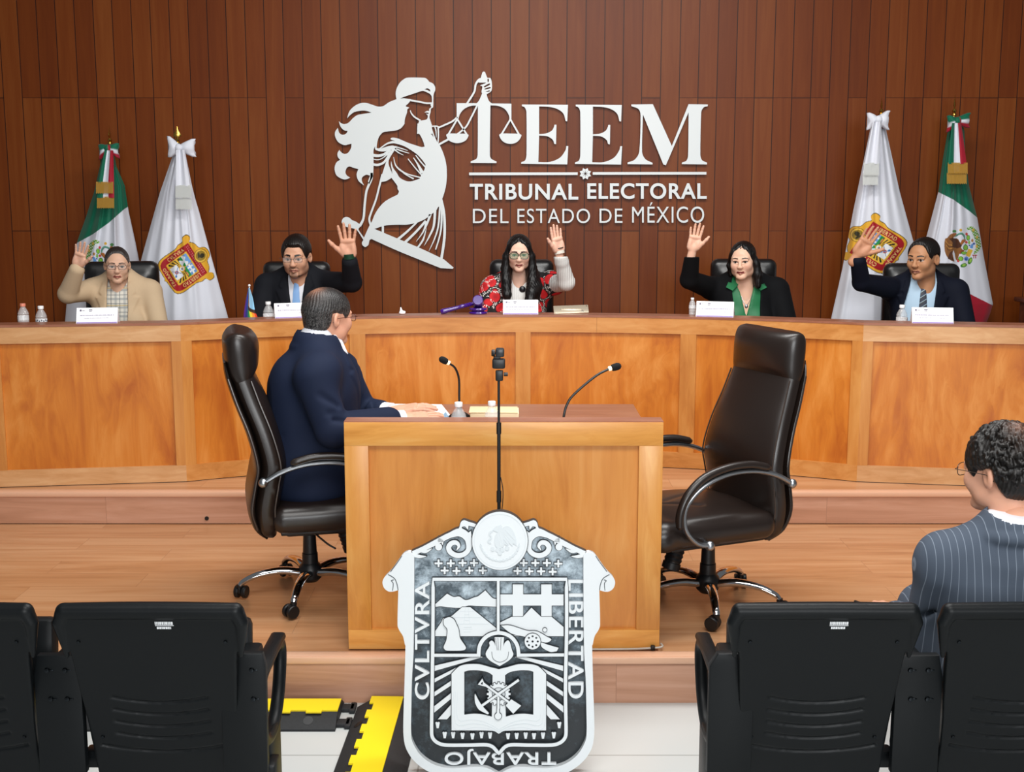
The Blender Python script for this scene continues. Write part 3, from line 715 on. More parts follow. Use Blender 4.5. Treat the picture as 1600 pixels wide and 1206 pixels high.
    for e, sx in ((ends[1], 1), (ends[0], -1)):
        if not e: continue
        x = sx * 0.252
        loop = curve3([(x, 0.125, 0.44), (x, 0.12, 0.53), (x, 0.16, 0.585), (x, 0.25, 0.597), (x, 0.36, 0.60), (x, 0.425, 0.575), (x, 0.42, 0.51), (x, 0.37, 0.43), (x, 0.29, 0.385), (x, 0.19, 0.39), (x, 0.125, 0.44)], 6)
        a = MB().tube(loop, 0.019, 12).build('armrest', AUDP, r)
        MB().box((x, 0.27, 0.608), (0.044, 0.30, 0.024), 0.010).build('arm_pad', AUDP, a)
        MB().box((x + sx * 0.006, 0.25, 0.2), (0.022, 0.15, 0.4), 0.008).box((x, 0.24, 0.012), (0.06, 0.36, 0.024), 0.008).build('leg', AUDP, r)
    MB().box((0.27, 0.16, 0.175), (0.04, 0.08, 0.35), 0.008).box((0.27, 0.16, 0.012), (0.05, 0.34, 0.024), 0.008).build('leg', AUDP, r)
    MB().box((0, 0.16, 0.36), (0.46, 0.05, 0.05), 0.008).build('beam', AUDP, r)
    return r
AY = 2.96
aud_chair((-1.470, AY, 0), 'charcoal audience chair cut by the left edge of the photo', (False, False))
aud_chair((-0.930, AY, 0), 'whole charcoal audience chair at lower left with armrest on its right', (False, True))
aud_chair((0.805, AY, 0), 'whole charcoal audience chair at lower right with armrest on its left', (True, False))
aud_chair((1.345, AY, 0), 'charcoal audience chair holding the seated man in pinstripes', (False, False), True)

# ================================================================== wall sign
SGN = newmat('white_painted_metal'); _m, _nt, _p = SGN; SGN = _m
_p.inputs['Base Color'].default_value = lin('#e3e8e8'); _p.inputs['Roughness'].default_value = 0.35
SY = WALLY - 0.028
def tile(ox, oy, sc):
    """coordinates read off an enlarged piece of the photograph -> photograph pixels"""
    return lambda pts: [(ox + p[0] / sc, oy + p[1] / sc) + tuple(p[2:3]) for p in pts]
def wallpt(p):
    q = at(p[0], p[1], SY); return (q.x, q.z) + tuple(p[2:3])
def ribbon(pts, w, n=5, taper=None):
    """band with a varying width along a smooth centre line, in photograph pixels"""
    W = w if hasattr(w, '__len__') else [w] * len(pts)
    c = catmull(pts, n, False); m = len(c); ws = [W[min(i // n, len(W) - 1)] + (W[min(i // n + 1, len(W) - 1)] - W[min(i // n, len(W) - 1)]) * ((i % n) / n) for i in range(m)]
    Lf, Rt = [], []
    for i in range(m):
        a, b = c[max(0, i - 1)], c[min(m - 1, i + 1)]; dx, dy = b[0] - a[0], b[1] - a[1]; l = math.hypot(dx, dy) or 1
        nx, ny = -dy / l * ws[i] / 2, dx / l * ws[i] / 2
        Lf.append((c[i][0] + nx, c[i][1] + ny)); Rt.append((c[i][0] - nx, c[i][1] - ny))
    return Lf + Rt[::-1]
def circ(cx, cy, r, n=24, ry=None):
    return [(cx + r * math.cos(2 * math.pi * i / n), cy + (ry or r) * math.sin(2 * math.pi * i / n)) for i in range(n)]
TA, TBt, TC, TD, TE, TG, TH, TI = tile(520, 110, 13.333), tile(600, 110, 13.333), tile(520, 190, 13.333), tile(600, 190, 13.333), tile(520, 270, 13.333), tile(600, 270, 13.333), tile(530, 335, 8.421), tile(690, 105, 7.536)
S1 = 1
def sc(f, pts, k): return f(pts)
sign = thing('wall_sign', (at(820, 270, SY).x, SY, at(820, 270, SY).z), 'large white metal wall sign with blindfolded justice figure and lettering', 'sign')
SO = Vector(sign.location)
def sign_plates(shapes, name, th=0.014, parent=None, mat=None, dy=0.0):
    """shapes: list of [outline, hole, hole ...] in photograph pixels, already dense"""
    b = MB()
    for i, sh in enumerate(shapes):
        v, f = plate([[wallpt(p)[:2] for p in sp] for sp in sh], th + 0.0004 * (i % 5), 0.0)
        b.raw([(p.x - SO.x, -p.z - dy, p.y - SO.z) for p in v], f)
    return b.build(name, mat or SGN, parent or sign, smooth=math.radians(25))
C = lambda pts, n=5: catmull(pts, n)
cap = C(TBt([(265, 612, 1), (245, 500), (265, 380), (330, 260), (430, 175), (520, 150), (840, 155), (900, 185), (945, 240, 1), (1020, 275), (1065, 345), (1065, 420), (1035, 500), (1030, 600), (1028, 700, 1), (998, 700, 1), (1000, 600), (990, 535), (940, 480), (830, 432), (780, 432), (600, 492), (430, 547), (330, 590, 1)]))
caph = C(TBt([(845, 395, 1), (900, 375), (950, 395), (972, 445, 1), (910, 415)]))
hair = C(TBt([(330, 588, 1), (420, 582), (560, 603, 1), (540, 650), (505, 690), (455, 740), (480, 760), (530, 775, 1), (485, 815, 1), (480, 880), (440, 1000), (430, 1100)]) +
         TC([(1500, 40), (1420, 140), (1300, 188), (1150, 205), (1040, 230), (960, 330), (925, 450), (915, 540, 1), (880, 520, 1), (850, 600), (850, 760), (850, 930)]) +
         TE([(840, 60), (800, 150), (760, 240, 1), (735, 180, 1), (778, 60, 1), (700, 40), (620, 90), (605, 160), (650, 262, 1), (540, 170), (500, 60), (505, 0)]) +
         TC([(535, 990, 1), (430, 960), (350, 935), (290, 970), (265, 1060)]) + TE([(300, 60), (365, 100, 1), (300, 130), (220, 135), (110, 80)]) +
         TC([(60, 1080), (40, 960), (80, 850), (155, 795, 1), (110, 740), (100, 660), (140, 590, 1), (180, 640), (250, 675), (330, 640), (385, 540), (390, 460, 1), (330, 475), (240, 490), (120, 430), (55, 320), (50, 220), (105, 130, 1), (140, 240), (220, 275), (290, 240), (310, 195, 1), (250, 185), (190, 140), (150, 70)]) +
         TA([(130, 1060, 1), (170, 1095), (240, 1120), (330, 1090), (430, 990), (520, 930), (650, 905), (810, 880, 1), (700, 845), (600, 840), (450, 870), (350, 945), (300, 1000, 1), (350, 850), (460, 740), (580, 685), (700, 680), (820, 715), (950, 755), (1060, 740), (1180, 660), (1331, 600, 1)]), 4)
face = C(TBt([(985, 690, 1), (1030, 690, 1), (1025, 770, 1), (980, 800), (972, 870), (955, 930), (950, 990), (985, 1100), (1000, 1210), (1000, 1320, 1), (690, 1320, 1), (700, 1200), (715, 1110), (740, 1050, 1), (850, 1035), (900, 1010), (912, 940), (868, 903, 1), (930, 908), (925, 882, 1), (842, 876, 1), (900, 845), (940, 845), (945, 800), (985, 765), (970, 720)]))
body = C(TD([(700, 40, 1), (697, 200), (760, 290), (820, 420), (848, 522, 1), (780, 530), (650, 490), (500, 440), (300, 355), (190, 333), (140, 350), (150, 375), (235, 405, 1), (160, 408), (50, 450), (-100, 560, 1), (-190, 550, 1), (-160, 600), (-60, 590), (60, 560, 1), (160, 590, 1), (90, 720), (50, 830), (0, 980), (-66, 1200)]) +
         TE([(1010, 192, 1), (1120, 168), (1225, 105, 1), (1290, 190), (1345, 270), (1350, 330), (1378, 390), (1350, 455, 1), (1160, 550), (1040, 640), (940, 760), (870, 880), (815, 1020, 1)]) +
         TH([(400, 145), (330, 300), (325, 330, 1), (300, 370), (310, 405), (345, 427), (385, 400), (400, 340), (425, 322, 1), (800, 490), (1335, 705, 1), (1495, 715, 1), (1505, 698, 1), (1380, 592, 1), (1080, 450), (600, 247), (465, 190, 1), (600, 147), (760, 135), (880, 135), (985, 118, 1), (1035, 105, 1), (1125, 65, 1)]) +
         TG([(960, 890, 1), (1030, 830, 1), (1085, 790), (1130, 710, 1), (1195, 680), (1205, 570, 1), (1250, 440), (1290, 280), (1310, 100)]) +
         TD([(1310, 1080), (1305, 950), (1280, 800), (1230, 640), (1165, 495, 1), (1140, 460), (1080, 390), (1010, 290), (890, 165, 1), (990, 140, 1), (1000, 60, 1)]), 4)
bust = C(TC([(1000, 563, 1), (1130, 480), (1250, 452)]) + TD([(284, 468), (420, 512), (560, 592), (700, 692), (790, 790), (865, 890, 1), (860, 940), (830, 1030), (775, 1110)]) +
         TG([(768, 70), (745, 122, 1), (600, 170), (500, 178), (400, 145), (320, 90)]) + TD([(265, 1066), (190, 960), (150, 825, 1), (145, 900), (165, 1000), (178, 1095, 1), (110, 930), (95, 850), (115, 770), (220, 600, 1), (262, 560), (240, 520), (180, 500), (80, 515)]), 4)
R = ribbon
figure = [[cap, caph], [hair], [face], [body, bust]]
k = 1 / 13.333; k2 = 1 / 8.421; k3 = 1 / 7.536
for f, pts, w, s in [(TBt, [(530, 620), (700, 648), (880, 682), (1010, 682)], [36, 36, 34, 34], k), (TBt, [(548, 830), (575, 900), (645, 975), (760, 1045)], [10, 26, 32, 36], k),
    (TC, [(885, 530), (950, 590), (1080, 595), (1210, 540)], [20, 40, 50, 60], k), (TC, [(820, 695), (950, 712), (1080, 675), (1200, 580)], [60, 55, 50, 60], k), (TC, [(810, 768), (920, 795), (1030, 765), (1170, 655)], [16, 20, 18, 30], k), (TC, [(830, 890), (950, 900), (1080, 835), (1230, 610)], [50, 48, 45, 60], k),
    (TE, [(1035, 30), (960, 330), (900, 560), (800, 830), (762, 970), (795, 1100)], [40, 38, 38, 40, 40, 40], k), (TE, [(812, 0), (805, 130), (745, 270), (700, 400), (668, 650), (640, 950), (560, 1110)], [50, 50, 50, 46, 46, 46, 60], k),
    (TD, [(200, 735), (240, 900), (340, 1010), (500, 1095), (765, 1165)], [8, 26, 34, 24, 26], k), (TD, [(345, 1015), (430, 1085), (540, 1150), (620, 1190)], [8, 22, 24, 34], k), (TD, [(500, 772), (640, 950), (790, 1120)], [18, 22, 26], k), (TD, [(615, 752), (700, 880), (800, 1070)], [14, 34, 80], k), (TD, [(660, 698), (760, 830), (870, 955)], [18, 26, 30], k),
    (TD, [(230, 520), (400, 570), (495, 605)], [26, 20, 8], k), (TD, [(230, 560), (400, 622), (528, 660)], [30, 22, 10], k), (TD, [(220, 580), (310, 650), (412, 700)], [30, 22, 6], k),
    (TD, [(985, 140), (1040, 300), (1095, 420)], [26, 24, 20], k), (TD, [(1060, 110), (1085, 200), (1090, 330)], [24, 22, 10], k), (TD, [(1130, 100), (1135, 300), (1125, 450)], [30, 26, 24], k), (TD, [(995, 100), (1090, 95), (1150, 118)], [24, 26, 26], k),
    (TD, [(1130, 130), (1300, 55), (1440, -10)], 34, k), (TI, [(0, 697), (120, 642), (185, 588)], 20, k3), (TD, [(1140, 480), (1240, 425), (1350, 365)], 42, k), (TI, [(185, 790), (285, 705), (350, 590), (425, 440)], 20, k3), (TI, [(298, 432), (385, 290), (402, 205), (440, 150), (485, 140)], [22, 22, 22, 26, 30], k3),
    (TH, [(1030, 95), (900, 220), (770, 330)], [20, 28, 34], k2), (TH, [(1140, 85), (1000, 240), (858, 375)], [30, 30, 34], k2), (TH, [(1150, 90), (1110, 220), (1012, 358)], [30, 20, 3], k2), (TH, [(1148, 180), (1105, 330), (1030, 440)], [4, 24, 24], k2), (TH, [(1200, 0), (1165, 100), (1135, 185)], [36, 26, 10], k2),
    (TH, [(1262, -50), (1245, 150), (1185, 290), (1118, 412)], [34, 30, 22, 2], k2), (TH, [(1328, -110), (1305, 150), (1255, 320), (1180, 482)], [24, 22, 18, 3], k2), (TH, [(1352, -150), (1340, 200), (1270, 462)], [30, 22, 16], k2), (TH, [(1345, -200), (1382, 0), (1385, 300), (1345, 585)], [26, 32, 34, 34], k2)]:
    W = [x * s for x in w] if hasattr(w, '__len__') else w * s
    figure.append([R(f(pts), W, 6)])
figure.append([C(TH([(35, 85), (60, 45), (100, 32), (140, 48), (170, 75), (210, 90), (262, 125), (275, 160), (255, 200), (330, 310, 1), (320, 335, 1), (240, 212), (190, 185), (100, 165), (45, 130)]))])
figure.append([TH([(561, 132), (590, 132), (590, 252), (561, 238)])])
sign_plates(figure, 'justice_figure')
# the T whose arms carry the scales, held by the figure's raised hand
tee = C(TI([(485, 290, 1), (530, 290, 1), (535, 340), (560, 400), (592, 427, 1), (822, 430, 1), (822, 625, 1), (800, 622, 1), (790, 560), (740, 490), (660, 455), (575, 450, 1), (568, 1030), (585, 1078), (648, 1112, 1), (646, 1130, 1), (342, 1128, 1), (344, 1108, 1), (410, 1078), (425, 1020), (428, 452, 1), (350, 455), (270, 490), (215, 555), (196, 622, 1), (178, 620, 1), (178, 425, 1), (415, 425, 1), (445, 385)]), 4)
hand = C(TI([(460, 130), (470, 95), (482, 60), (497, 52), (512, 60), (525, 92), (540, 125), (575, 130), (592, 185), (590, 270), (560, 302), (520, 320), (485, 312), (470, 290), (480, 230), (455, 215), (525, 185), (440, 182), (415, 165), (440, 140)]), 4)
slots = [C(TI(q), 3) for q in ([(497, 228), (560, 192), (572, 205), (510, 238)], [(503, 256), (570, 233), (578, 248), (510, 264)], [(508, 292), (562, 273), (568, 285), (512, 296)], [(540, 140), (555, 140), (556, 165), (545, 180)])]
sign_plates([[tee], [hand] + slots], 'letter')
for q in (0, 1):
    o = (185, 620, 80, 300, 55, 318, 895) if q == 0 else (810, 622, 705, 915, 678, 940, 903)
    bowl = C(TI([(o[4], 800), (o[2] - 5, 780, 1), (o[3] - 10, 783, 1), (o[5], 800), ((o[5] + o[0]) / 2 + 40, 855), (o[0] + 60, o[6] - 12), (o[0], o[6]), (o[0] - 60, o[6] - 12), ((o[4] + o[0]) / 2 - 40, 855)]), 4)
    sign_plates([[bowl], [R(TI([(o[0], o[1] - 8), (o[2], 792)]), 20 * k3, 2)], [R(TI([(o[0], o[1] - 8), (o[3] - 4, 792)]), 20 * k3, 2)]], 'scale_pan')
TJ = tile(800, 90, 3.547)
E_ = [(55, 260, 1), (310, 262, 1), (306, 353, 1), (297, 352, 1), (285, 312), (255, 287), (210, 274), (150, 271, 1), (150, 424, 1), (190, 420), (220, 405), (232, 385), (235, 372, 1), (246, 372, 1), (244, 480, 1), (234, 478, 1), (225, 455), (195, 436), (150, 432, 1), (146, 579, 1), (210, 578), (265, 555), (295, 515), (301, 490, 1), (312, 490, 1), (306, 592, 1), (50, 588, 1), (52, 579, 1), (72, 570), (80, 540), (80, 305), (72, 278), (55, 269, 1)]
sign_plates([[C(TJ(E_), 4)]], 'letter'); sign_plates([[C(TJ([(p[0] + 298, p[1] + 1) + tuple(p[2:]) for p in E_]), 4)]], 'letter')
sign_plates([[C(TJ([(660, 260, 1), (780, 258, 1), (885, 490, 1), (978, 258, 1), (1085, 260, 1), (1083, 270, 1), (1062, 276), (1048, 302), (1043, 535), (1052, 568), (1080, 582, 1), (1080, 592, 1), (940, 590, 1), (942, 581, 1), (965, 572), (975, 545), (978, 303, 1), (852, 597, 1), (838, 592, 1), (725, 315, 1), (720, 520), (738, 562), (778, 583, 1), (778, 592, 1), (640, 590, 1), (640, 581, 1), (680, 565), (705, 520), (712, 320), (700, 285), (662, 270, 1)]), 4)]], 'letter')
sign_plates([[[(733, 269.6), (902.5, 269.2), (902.5, 273.4), (733, 273.8)]]], 'divider_line'); sign_plates([[[(926, 268.9), (1103.5, 268.6), (1103.5, 272.8), (926, 273.1)]]], 'divider_line')
pet = []
for i in range(8):
    a = math.pi / 8 + i * math.pi / 4; q = [(1.2, 0), (6.2, -2.6), (9.6, 0), (6.2, 2.6)]
    pet.append([[(914.5 + x * math.cos(a) - y * math.sin(a), 271.4 + x * math.sin(a) + y * math.cos(a)) for x, y in q]])
sign_plates(pet, 'star_rosette')
def sign_word(s, x0, x1, y0, y1, bold):
    v, f = text(s, 0.014, 0.022 if bold else -0.002, 1.1)
    v = fit(v, 0, 1, 0, 1)
    # split the word into its letters (columns that touch or overlap)
    adj = list(range(len(v)))
    def root(i):
        while adj[i] != i: adj[i] = adj[adj[i]]; i = adj[i]
        return i
    for q in f:
        for i in q[1:]: adj[root(i)] = root(q[0])
    comp = {}
    for q in f: comp.setdefault(root(q[0]), []).append(q)
    spans = []
    for r, qs in comp.items():
        xs = [v[i].x for q in qs for i in q]; spans.append([min(xs), max(xs), qs])
    spans.sort(key=lambda t: t[0]); merged = []
    for sp in spans:
        if merged and sp[0] < merged[-1][1] - 0.002: merged[-1][1] = max(merged[-1][1], sp[1]); merged[-1][2] = merged[-1][2] + sp[2]
        else: merged.append(sp)
    zmin, zmax = min(p.z for p in v), max(p.z for p in v)
    for a, bb, qs in merged:
        ids = sorted({i for q in qs for i in q}); mp = {i: n for n, i in enumerate(ids)}
        pts = []
        for i in ids:
            px, py = x0 + (x1 - x0) * v[i].x, y1 + (y0 - y1) * v[i].y; q = wallpt((px, py)); pts.append((q[0] - SO.x, -(v[i].z), q[1] - SO.z))
        MB().raw(pts, [tuple(mp[i] for i in q) for q in qs]).build('letter', SGN, sign, math.radians(25))
sign_word('TRIBUNAL', 734, 903.5, 287, 312, True); sign_word('ELECTORAL', 917.5, 1104, 286, 311, True)
sign_word('DEL', 739, 794.6, 326.3, 348.5, False); sign_word('ESTADO', 808.5, 921.8, 326, 348.6, False); sign_word('DE', 936.7, 972.5, 326, 348, False); sign_word('MÉXICO', 987.5, 1100, 316, 348, False)

# ================================================================== coat-of-arms plaque standing on the floor
PQY, LEAN = 3.75, math.radians(7)
pu, pv, pn = Vector((1, 0, 0)), Vector((0, math.sin(LEAN), math.cos(LEAN))), Vector((0, -math.cos(LEAN), math.sin(LEAN)))
P0 = Vector((at(779, 1200, PQY).x, PQY, 0.012))
def onplane(p):
    u = (p[0] - 800) / F; v = (603 - p[1]) / F
    d = Vector((u, _c + v * _s, -_s + v * _c)); o = Vector((0, 0, CZ))
    q = o + d * ((P0 - o).dot(pn) / d.dot(pn)) - P0
    return (q.dot(pu), q.dot(pv))
plaque = thing('coat_of_arms_plaque', P0, 'black and white carved coat of arms plaque standing before the square table', 'plaque')
PM = Matrix(((pu.x, pv.x, pn.x), (pu.y, pv.y, pn.y), (pu.z, pv.z, pn.z))).to_4x4()
plaque.matrix_world = Matrix.Translation(P0) @ PM
PQW = plain('plaque_white_paint', '#d3d8db', 0.45, bumpy=0.05, bscale=60)
def patina():
    m, nt, p = newmat('plaque_dark_patina')
    tc = N(nt, 'ShaderNodeTexCoord'); n = N(nt, 'ShaderNodeTexNoise'); n.inputs['Scale'].default_value = 14; n.inputs['Detail'].default_value = 9; n.inputs['Roughness'].default_value = 0.75; L(nt, tc, 'Object', n, 'Vector')
    n2 = N(nt, 'ShaderNodeTexNoise'); n2.inputs['Scale'].default_value = 3.0; n2.inputs['Detail'].default_value = 3; L(nt, tc, 'Object', n2, 'Vector')
    sx = N(nt, 'ShaderNodeSeparateXYZ'); L(nt, tc, 'Object', sx, 0)
    mr = N(nt, 'ShaderNodeMapRange'); L(nt, sx, 1, mr, 0); mr.inputs[1].default_value = 0.12; mr.inputs[2].default_value = 0.72; mr.inputs[3].default_value = -0.30; mr.inputs[4].default_value = 0.12   # field colour shifts from dark low down to pale silver higher up
    a = N(nt, 'ShaderNodeMath', operation='ADD'); L(nt, n, 'Fac', a, 0); L(nt, mr, 0, a, 1)
    b = N(nt, 'ShaderNodeMath', operation='MULTIPLY_ADD'); L(nt, n2, 'Fac', b, 0); b.inputs[1].default_value = 0.35; L(nt, a, 0, b, 2)
    r = ramp(nt, [(0.42, '#10181d'), (0.62, '#46545d'), (0.82, '#b3c2cc')]); L(nt, b, 0, r, 0); L(nt, r, 0, p, 'Base Color')
    p.inputs['Roughness'].default_value = 0.38; p.inputs['Metallic'].default_value = 0.15; bump(nt, p, n, 'Fac', 0.35, 0.003)
    return m
PQK = plain('plaque_dark_edge', '#1b2227', 0.5); PQD = patina(); PQL = plain('plaque_line_paint', '#3a4045', 0.5); PQG = plain('plaque_grey_relief', '#c9d0d4', 0.5)
XC = 779.5
mir = lambda pts: [(2 * XC - p[0], p[1]) + tuple(p[2:]) for p in pts][::-1]
def pq(shapes, name, mat, z0, z1, parent=None):
    b = MB(); nf = 0
    rim = mat is PQW and name not in ('border', 'backing', 'feather_lines')
    if rim:                                       # antiqued dark edge painted round each raised figure
        for sh in shapes:
            t = (z1 - z0) * 0.93; v, f = plate([[onplane(p) for p in sp] for sp in sh], t, grow=0.0019)
            b.raw([(p.x, p.y, p.z + z0 + t / 2) for p in v], f)
        nf = len(b.f)
    for i, sh in enumerate(shapes):
        t = z1 - z0 + 0.0002 * (i % 4); v, f = plate([[onplane(p) for p in sp] for sp in sh], t)
        b.raw([(p.x, p.y, p.z + z0 + t / 2) for p in v], f)
    o = b.build(name, PQK if rim else mat, parent or plaque, smooth=math.radians(25))
    if rim:
        o.data.materials.append(mat)
        for i in range(nf, len(o.data.polygons)): o.data.polygons[i].material_index = 1
    return o
def both(*sh): return [[s] for s in sh] + [[mir(s)] for s in sh]
K1, K2, K3, K4, K5, K6, K7, K8 = tile(590, 790, 8.421), tile(770, 790, 8.421), tile(620, 880, 8.889), tile(760, 880, 8.889), tile(620, 980, 8.889), tile(760, 980, 8.889), tile(620, 1071, 8.889), tile(760, 1071, 8.889)
armL = K1([(455, 603), (400, 598), (340, 625), (280, 705), (200, 820), (140, 885), (95, 930), (75, 990), (95, 1060), (150, 1105), (215, 1108), (282, 1090, 1)]) + K3([(30, 400), (20, 830), (45, 905), (95, 985), (122, 1100)]) + K5([(130, 230), (118, 700), (105, 1100)]) + K7([(100, 600), (120, 780), (170, 900), (250, 1010), (400, 1130), (600, 1212), (900, 1210), (1100, 1192), (1280, 1225), (1418, 1295, 1)])
topL = K1([(1290, 240), (1190, 197), (1140, 180), (1100, 205), (1080, 270), (1020, 320), (900, 357), (780, 420), (620, 507), (480, 582)])
half = topL + armL
outline = C(half, 4); outline = outline[:-(1 * 4)] if False else outline
out_full = catmull(half + [(2 * XC - p[0], p[1]) + tuple(p[2:]) for p in half[::-1][1:]], 4)
back_plate = pq([[out_full]], 'backing', PQD, -0.02, 0.0)
inner = K1([(490, 640, 1)]) + K3([(250, 200), (240, 1200)]) + K5([(218, 700), (207, 1190)]) + K7([(205, 600), (225, 740), (330, 920), (500, 1048), (700, 1103), (900, 1103), (1100, 1088), (1260, 1110), (1418, 1190, 1)])
band = catmull(armL + inner[::-1], 4)
pq(both(band), 'border', PQW, -0.021, 0.026)
lines = []
for pts, w in (([(150, 885), (230, 935), (265, 1010), (280, 1090)], 10), ([(222, 955), (190, 965), (215, 1000), (208, 1095)], 9), ([(330, 640), (270, 730), (180, 850)], 9)):
    lines += both(ribbon(K1(pts), w / 8.421, 4))
for q in lines: pq([q], 'scroll_line', PQL, 0.026, 0.0272)
# scrollwork along the top
sw = [ribbon(K1([(470, 615), (620, 548), (800, 455), (960, 375), (1090, 340), (1180, 400), (1205, 480), (1195, 570), (1130, 630), (1040, 640), (960, 595), (940, 530), (980, 480), (1040, 475), (1072, 520), (1040, 575)]), [x / 8.421 for x in (60, 62, 70, 70, 110, 100, 80, 62, 62, 64, 66, 66, 62, 55, 40, 4)], 5),
      ribbon(K1([(470, 630), (560, 655), (645, 652)]), [x / 8.421 for x in (60, 40, 6)], 4), ribbon(K1([(560, 570), (640, 590), (720, 550)]), [x / 8.421 for x in (50, 40, 6)], 4), [(p[0], p[1]) for p in circ(*K1([(808, 530)])[0], 5.4, 18)], ribbon(K1([(860, 500), (850, 450), (800, 440)]), [x / 8.421 for x in (10, 40, 60)], 4),
      C(K1([(1060, 330), (1080, 270), (1100, 205), (1140, 180), (1190, 197), (1300, 235), (1280, 270, 1), (1200, 250, 1), (1190, 300), (1150, 260), (1110, 280), (1190, 350, 1), (1230, 320, 1), (1225, 400)]), 4)]
pq([[q] for q in sw], 'scrollwork', PQW, -0.0205, 0.02); pq([[mir(q)] for q in sw], 'scrollwork', PQW, -0.0205, 0.02)
# medallion
mc = (781.3, 842.6)
md = pq([[circ(*mc, 43.2, 48, 45.0)]], 'medallion', PQW, -0.0206, 0.032)
pq([[circ(*mc, 40.2, 48, 42), circ(*mc, 39.4, 48, 41.2)]], 'rim_line', PQG, 0.032, 0.033, md)
er = []
def eagle_shapes(cx, cy, s):
    """stylised eagle with spread wing over a half wreath, in units of s"""
    q = lambda pts, n=4: catmull([(cx + x * s, cy + y * s) + tuple(r) for x, y, *r in pts], n)
    wing = q([(0.0, -0.35), (0.25, -0.62), (0.5, -0.5), (0.66, -0.15), (0.7, 0.2, 1), (0.55, 0.1, 1), (0.52, 0.22, 1), (0.4, 0.08, 1), (0.3, 0.2, 1), (0.12, 0.05)])
    bodyp = q([(-0.12, -0.62), (0.05, -0.66), (0.12, -0.5), (0.1, -0.3), (0.2, 0.0), (0.12, 0.25), (-0.1, 0.3), (-0.22, 0.1), (-0.2, -0.2), (-0.1, -0.35), (-0.22, -0.42, 1), (-0.3, -0.45, 1), (-0.22, -0.56)])
    snake = ribbon([(cx + x * s, cy + y * s) for x, y in ((-0.3, -0.44), (-0.45, -0.3), (-0.35, -0.15), (-0.5, 0.0), (-0.38, 0.1))], 0.06 * s, 5)
    cactus = [circ(cx + x * s, cy + y * s, 0.09 * s, 10) for x, y in ((-0.3, 0.33), (-0.1, 0.38), (0.1, 0.36), (0.3, 0.3), (0.0, 0.5))]
    wre = []
    for i in range(15):
        a = math.radians(15 + i * 150 / 14); x, y = cx + 0.82 * s * math.cos(a), cy + 0.82 * s * math.sin(a); t = a + math.pi / 2
        wre.append([(x + 0.1 * s * math.cos(t) * u - 0.05 * s * math.sin(t) * w, y + 0.1 * s * math.sin(t) * u + 0.05 * s * math.cos(t) * w) for u, w in ((-1, 0), (0, -1), (1, 0), (0, 1))])
    return wing, bodyp, snake, cactus, wre
wg, bd, sn, cc, wr = eagle_shapes(*mc, 37)
pq([[wg], [bd], [sn]] + [[x] for x in cc] + [[x] for x in wr], 'eagle_relief', PQG, 0.032, 0.0345, md)
fe = [ribbon([(mc[0] + 37 * x0, mc[1] + 37 * y0), (mc[0] + 37 * x1, mc[1] + 37 * y1)], 0.7, 2) for x0, y0, x1, y1 in ((0.15, -0.35, 0.6, 0.1), (0.2, -0.2, 0.48, 0.15), (0.25, -0.45, 0.62, -0.05), (0.15, -0.1, 0.35, 0.15), (-0.1, -0.3, 0.05, 0.2), (-0.02, -0.4, 0.12, 0.1))]
pq([[x] for x in fe], 'feather_lines', PQW, 0.0345, 0.0355, md)
cr = []
for f, pts in ((K1, [(805, 750), (965, 750), (1120, 745), (1270, 745), (885, 845), (1040, 850), (1210, 845), (1385, 845)]), (K2, [(405, 745), (560, 745), (710, 745), (860, 755), (325, 850), (480, 855), (635, 855), (785, 860)])):
    for p in pts:
        (x, y), a, w = f([p])[0], 6.2, 1.5
        o = pq([[[(x - w, y - a), (x + w, y - a), (x + w, y - w), (x + a, y - w), (x + a, y + w), (x + w, y + w), (x + w, y + a * .9), (x - w, y + a * .9), (x - w, y + w), (x - a, y + w), (x - a, y - w), (x - w, y - w)]]], 'cross', PQW, -0.0005, 0.012)
# inner frame
fl = [(677.3, 903.4, 1), (677.0, 980), (675.8, 1071), (674.9, 1140)] + K7([(505, 705), (575, 772), (690, 802), (1000, 803), (1290, 806), (1418, 918, 1)])
fr = [(2 * XC - p[0], p[1]) + tuple(p[2:]) for p in fl[::-1]][1:]; fr = [(p[0] + 3.0 * (p[1] < 1000), p[1]) + tuple(p[2:]) for p in fr]
fc = catmull(fl + fr, 6); n = len(fc)
def offs(c, d):
    o = []
    for i in range(len(c)):
        a, b = c[i - 1], c[(i + 1) % len(c)]; dx, dy = b[0] - a[0], b[1] - a[1]; l = math.hypot(dx, dy) or 1; o.append((c[i][0] - dy / l * d, c[i][1] + dx / l * d))
    return o
pq([[offs(fc, 2.6), offs(fc, -2.6)]], 'inner_frame', PQW, -0.0004, 0.018)
arch = ribbon([(748, 1024), (750, 1006), (761, 992), (779, 986.5), (797, 992), (808, 1006), (810.5, 1024)], 5.6, 6)
pq([[ribbon([(778.6, 903), (778.6, 988)], 4.2, 2)], [ribbon([(677, 1021.6), (750, 1021.6)], 4.8, 2)], [ribbon([(809, 1021.4), (881, 1021)], 4.8, 2)], [arch]], 'frame_bars', PQW, -0.0003, 0.0176)
pq([[C(K3([(535, 562, 1), (700, 415, 1), (790, 460), (870, 455), (960, 505), (1080, 465), (1130, 450), (1230, 370, 1), (1330, 475), (1390, 490, 1), (1390, 595, 1), (1100, 585), (1000, 580), (880, 610), (740, 605), (620, 590), (535, 597, 1)]), 4)]], 'mountain_range', PQW, -0.0004, 0.008)
py = pq([[K3([(528, 945), (620, 810), (645, 755), (770, 720), (910, 600), (1020, 600), (1385, 895), (1385, 925), (1260, 960), (1200, 1003), (520, 1003)])]], 'pyramid', PQW, -0.0003, 0.009)
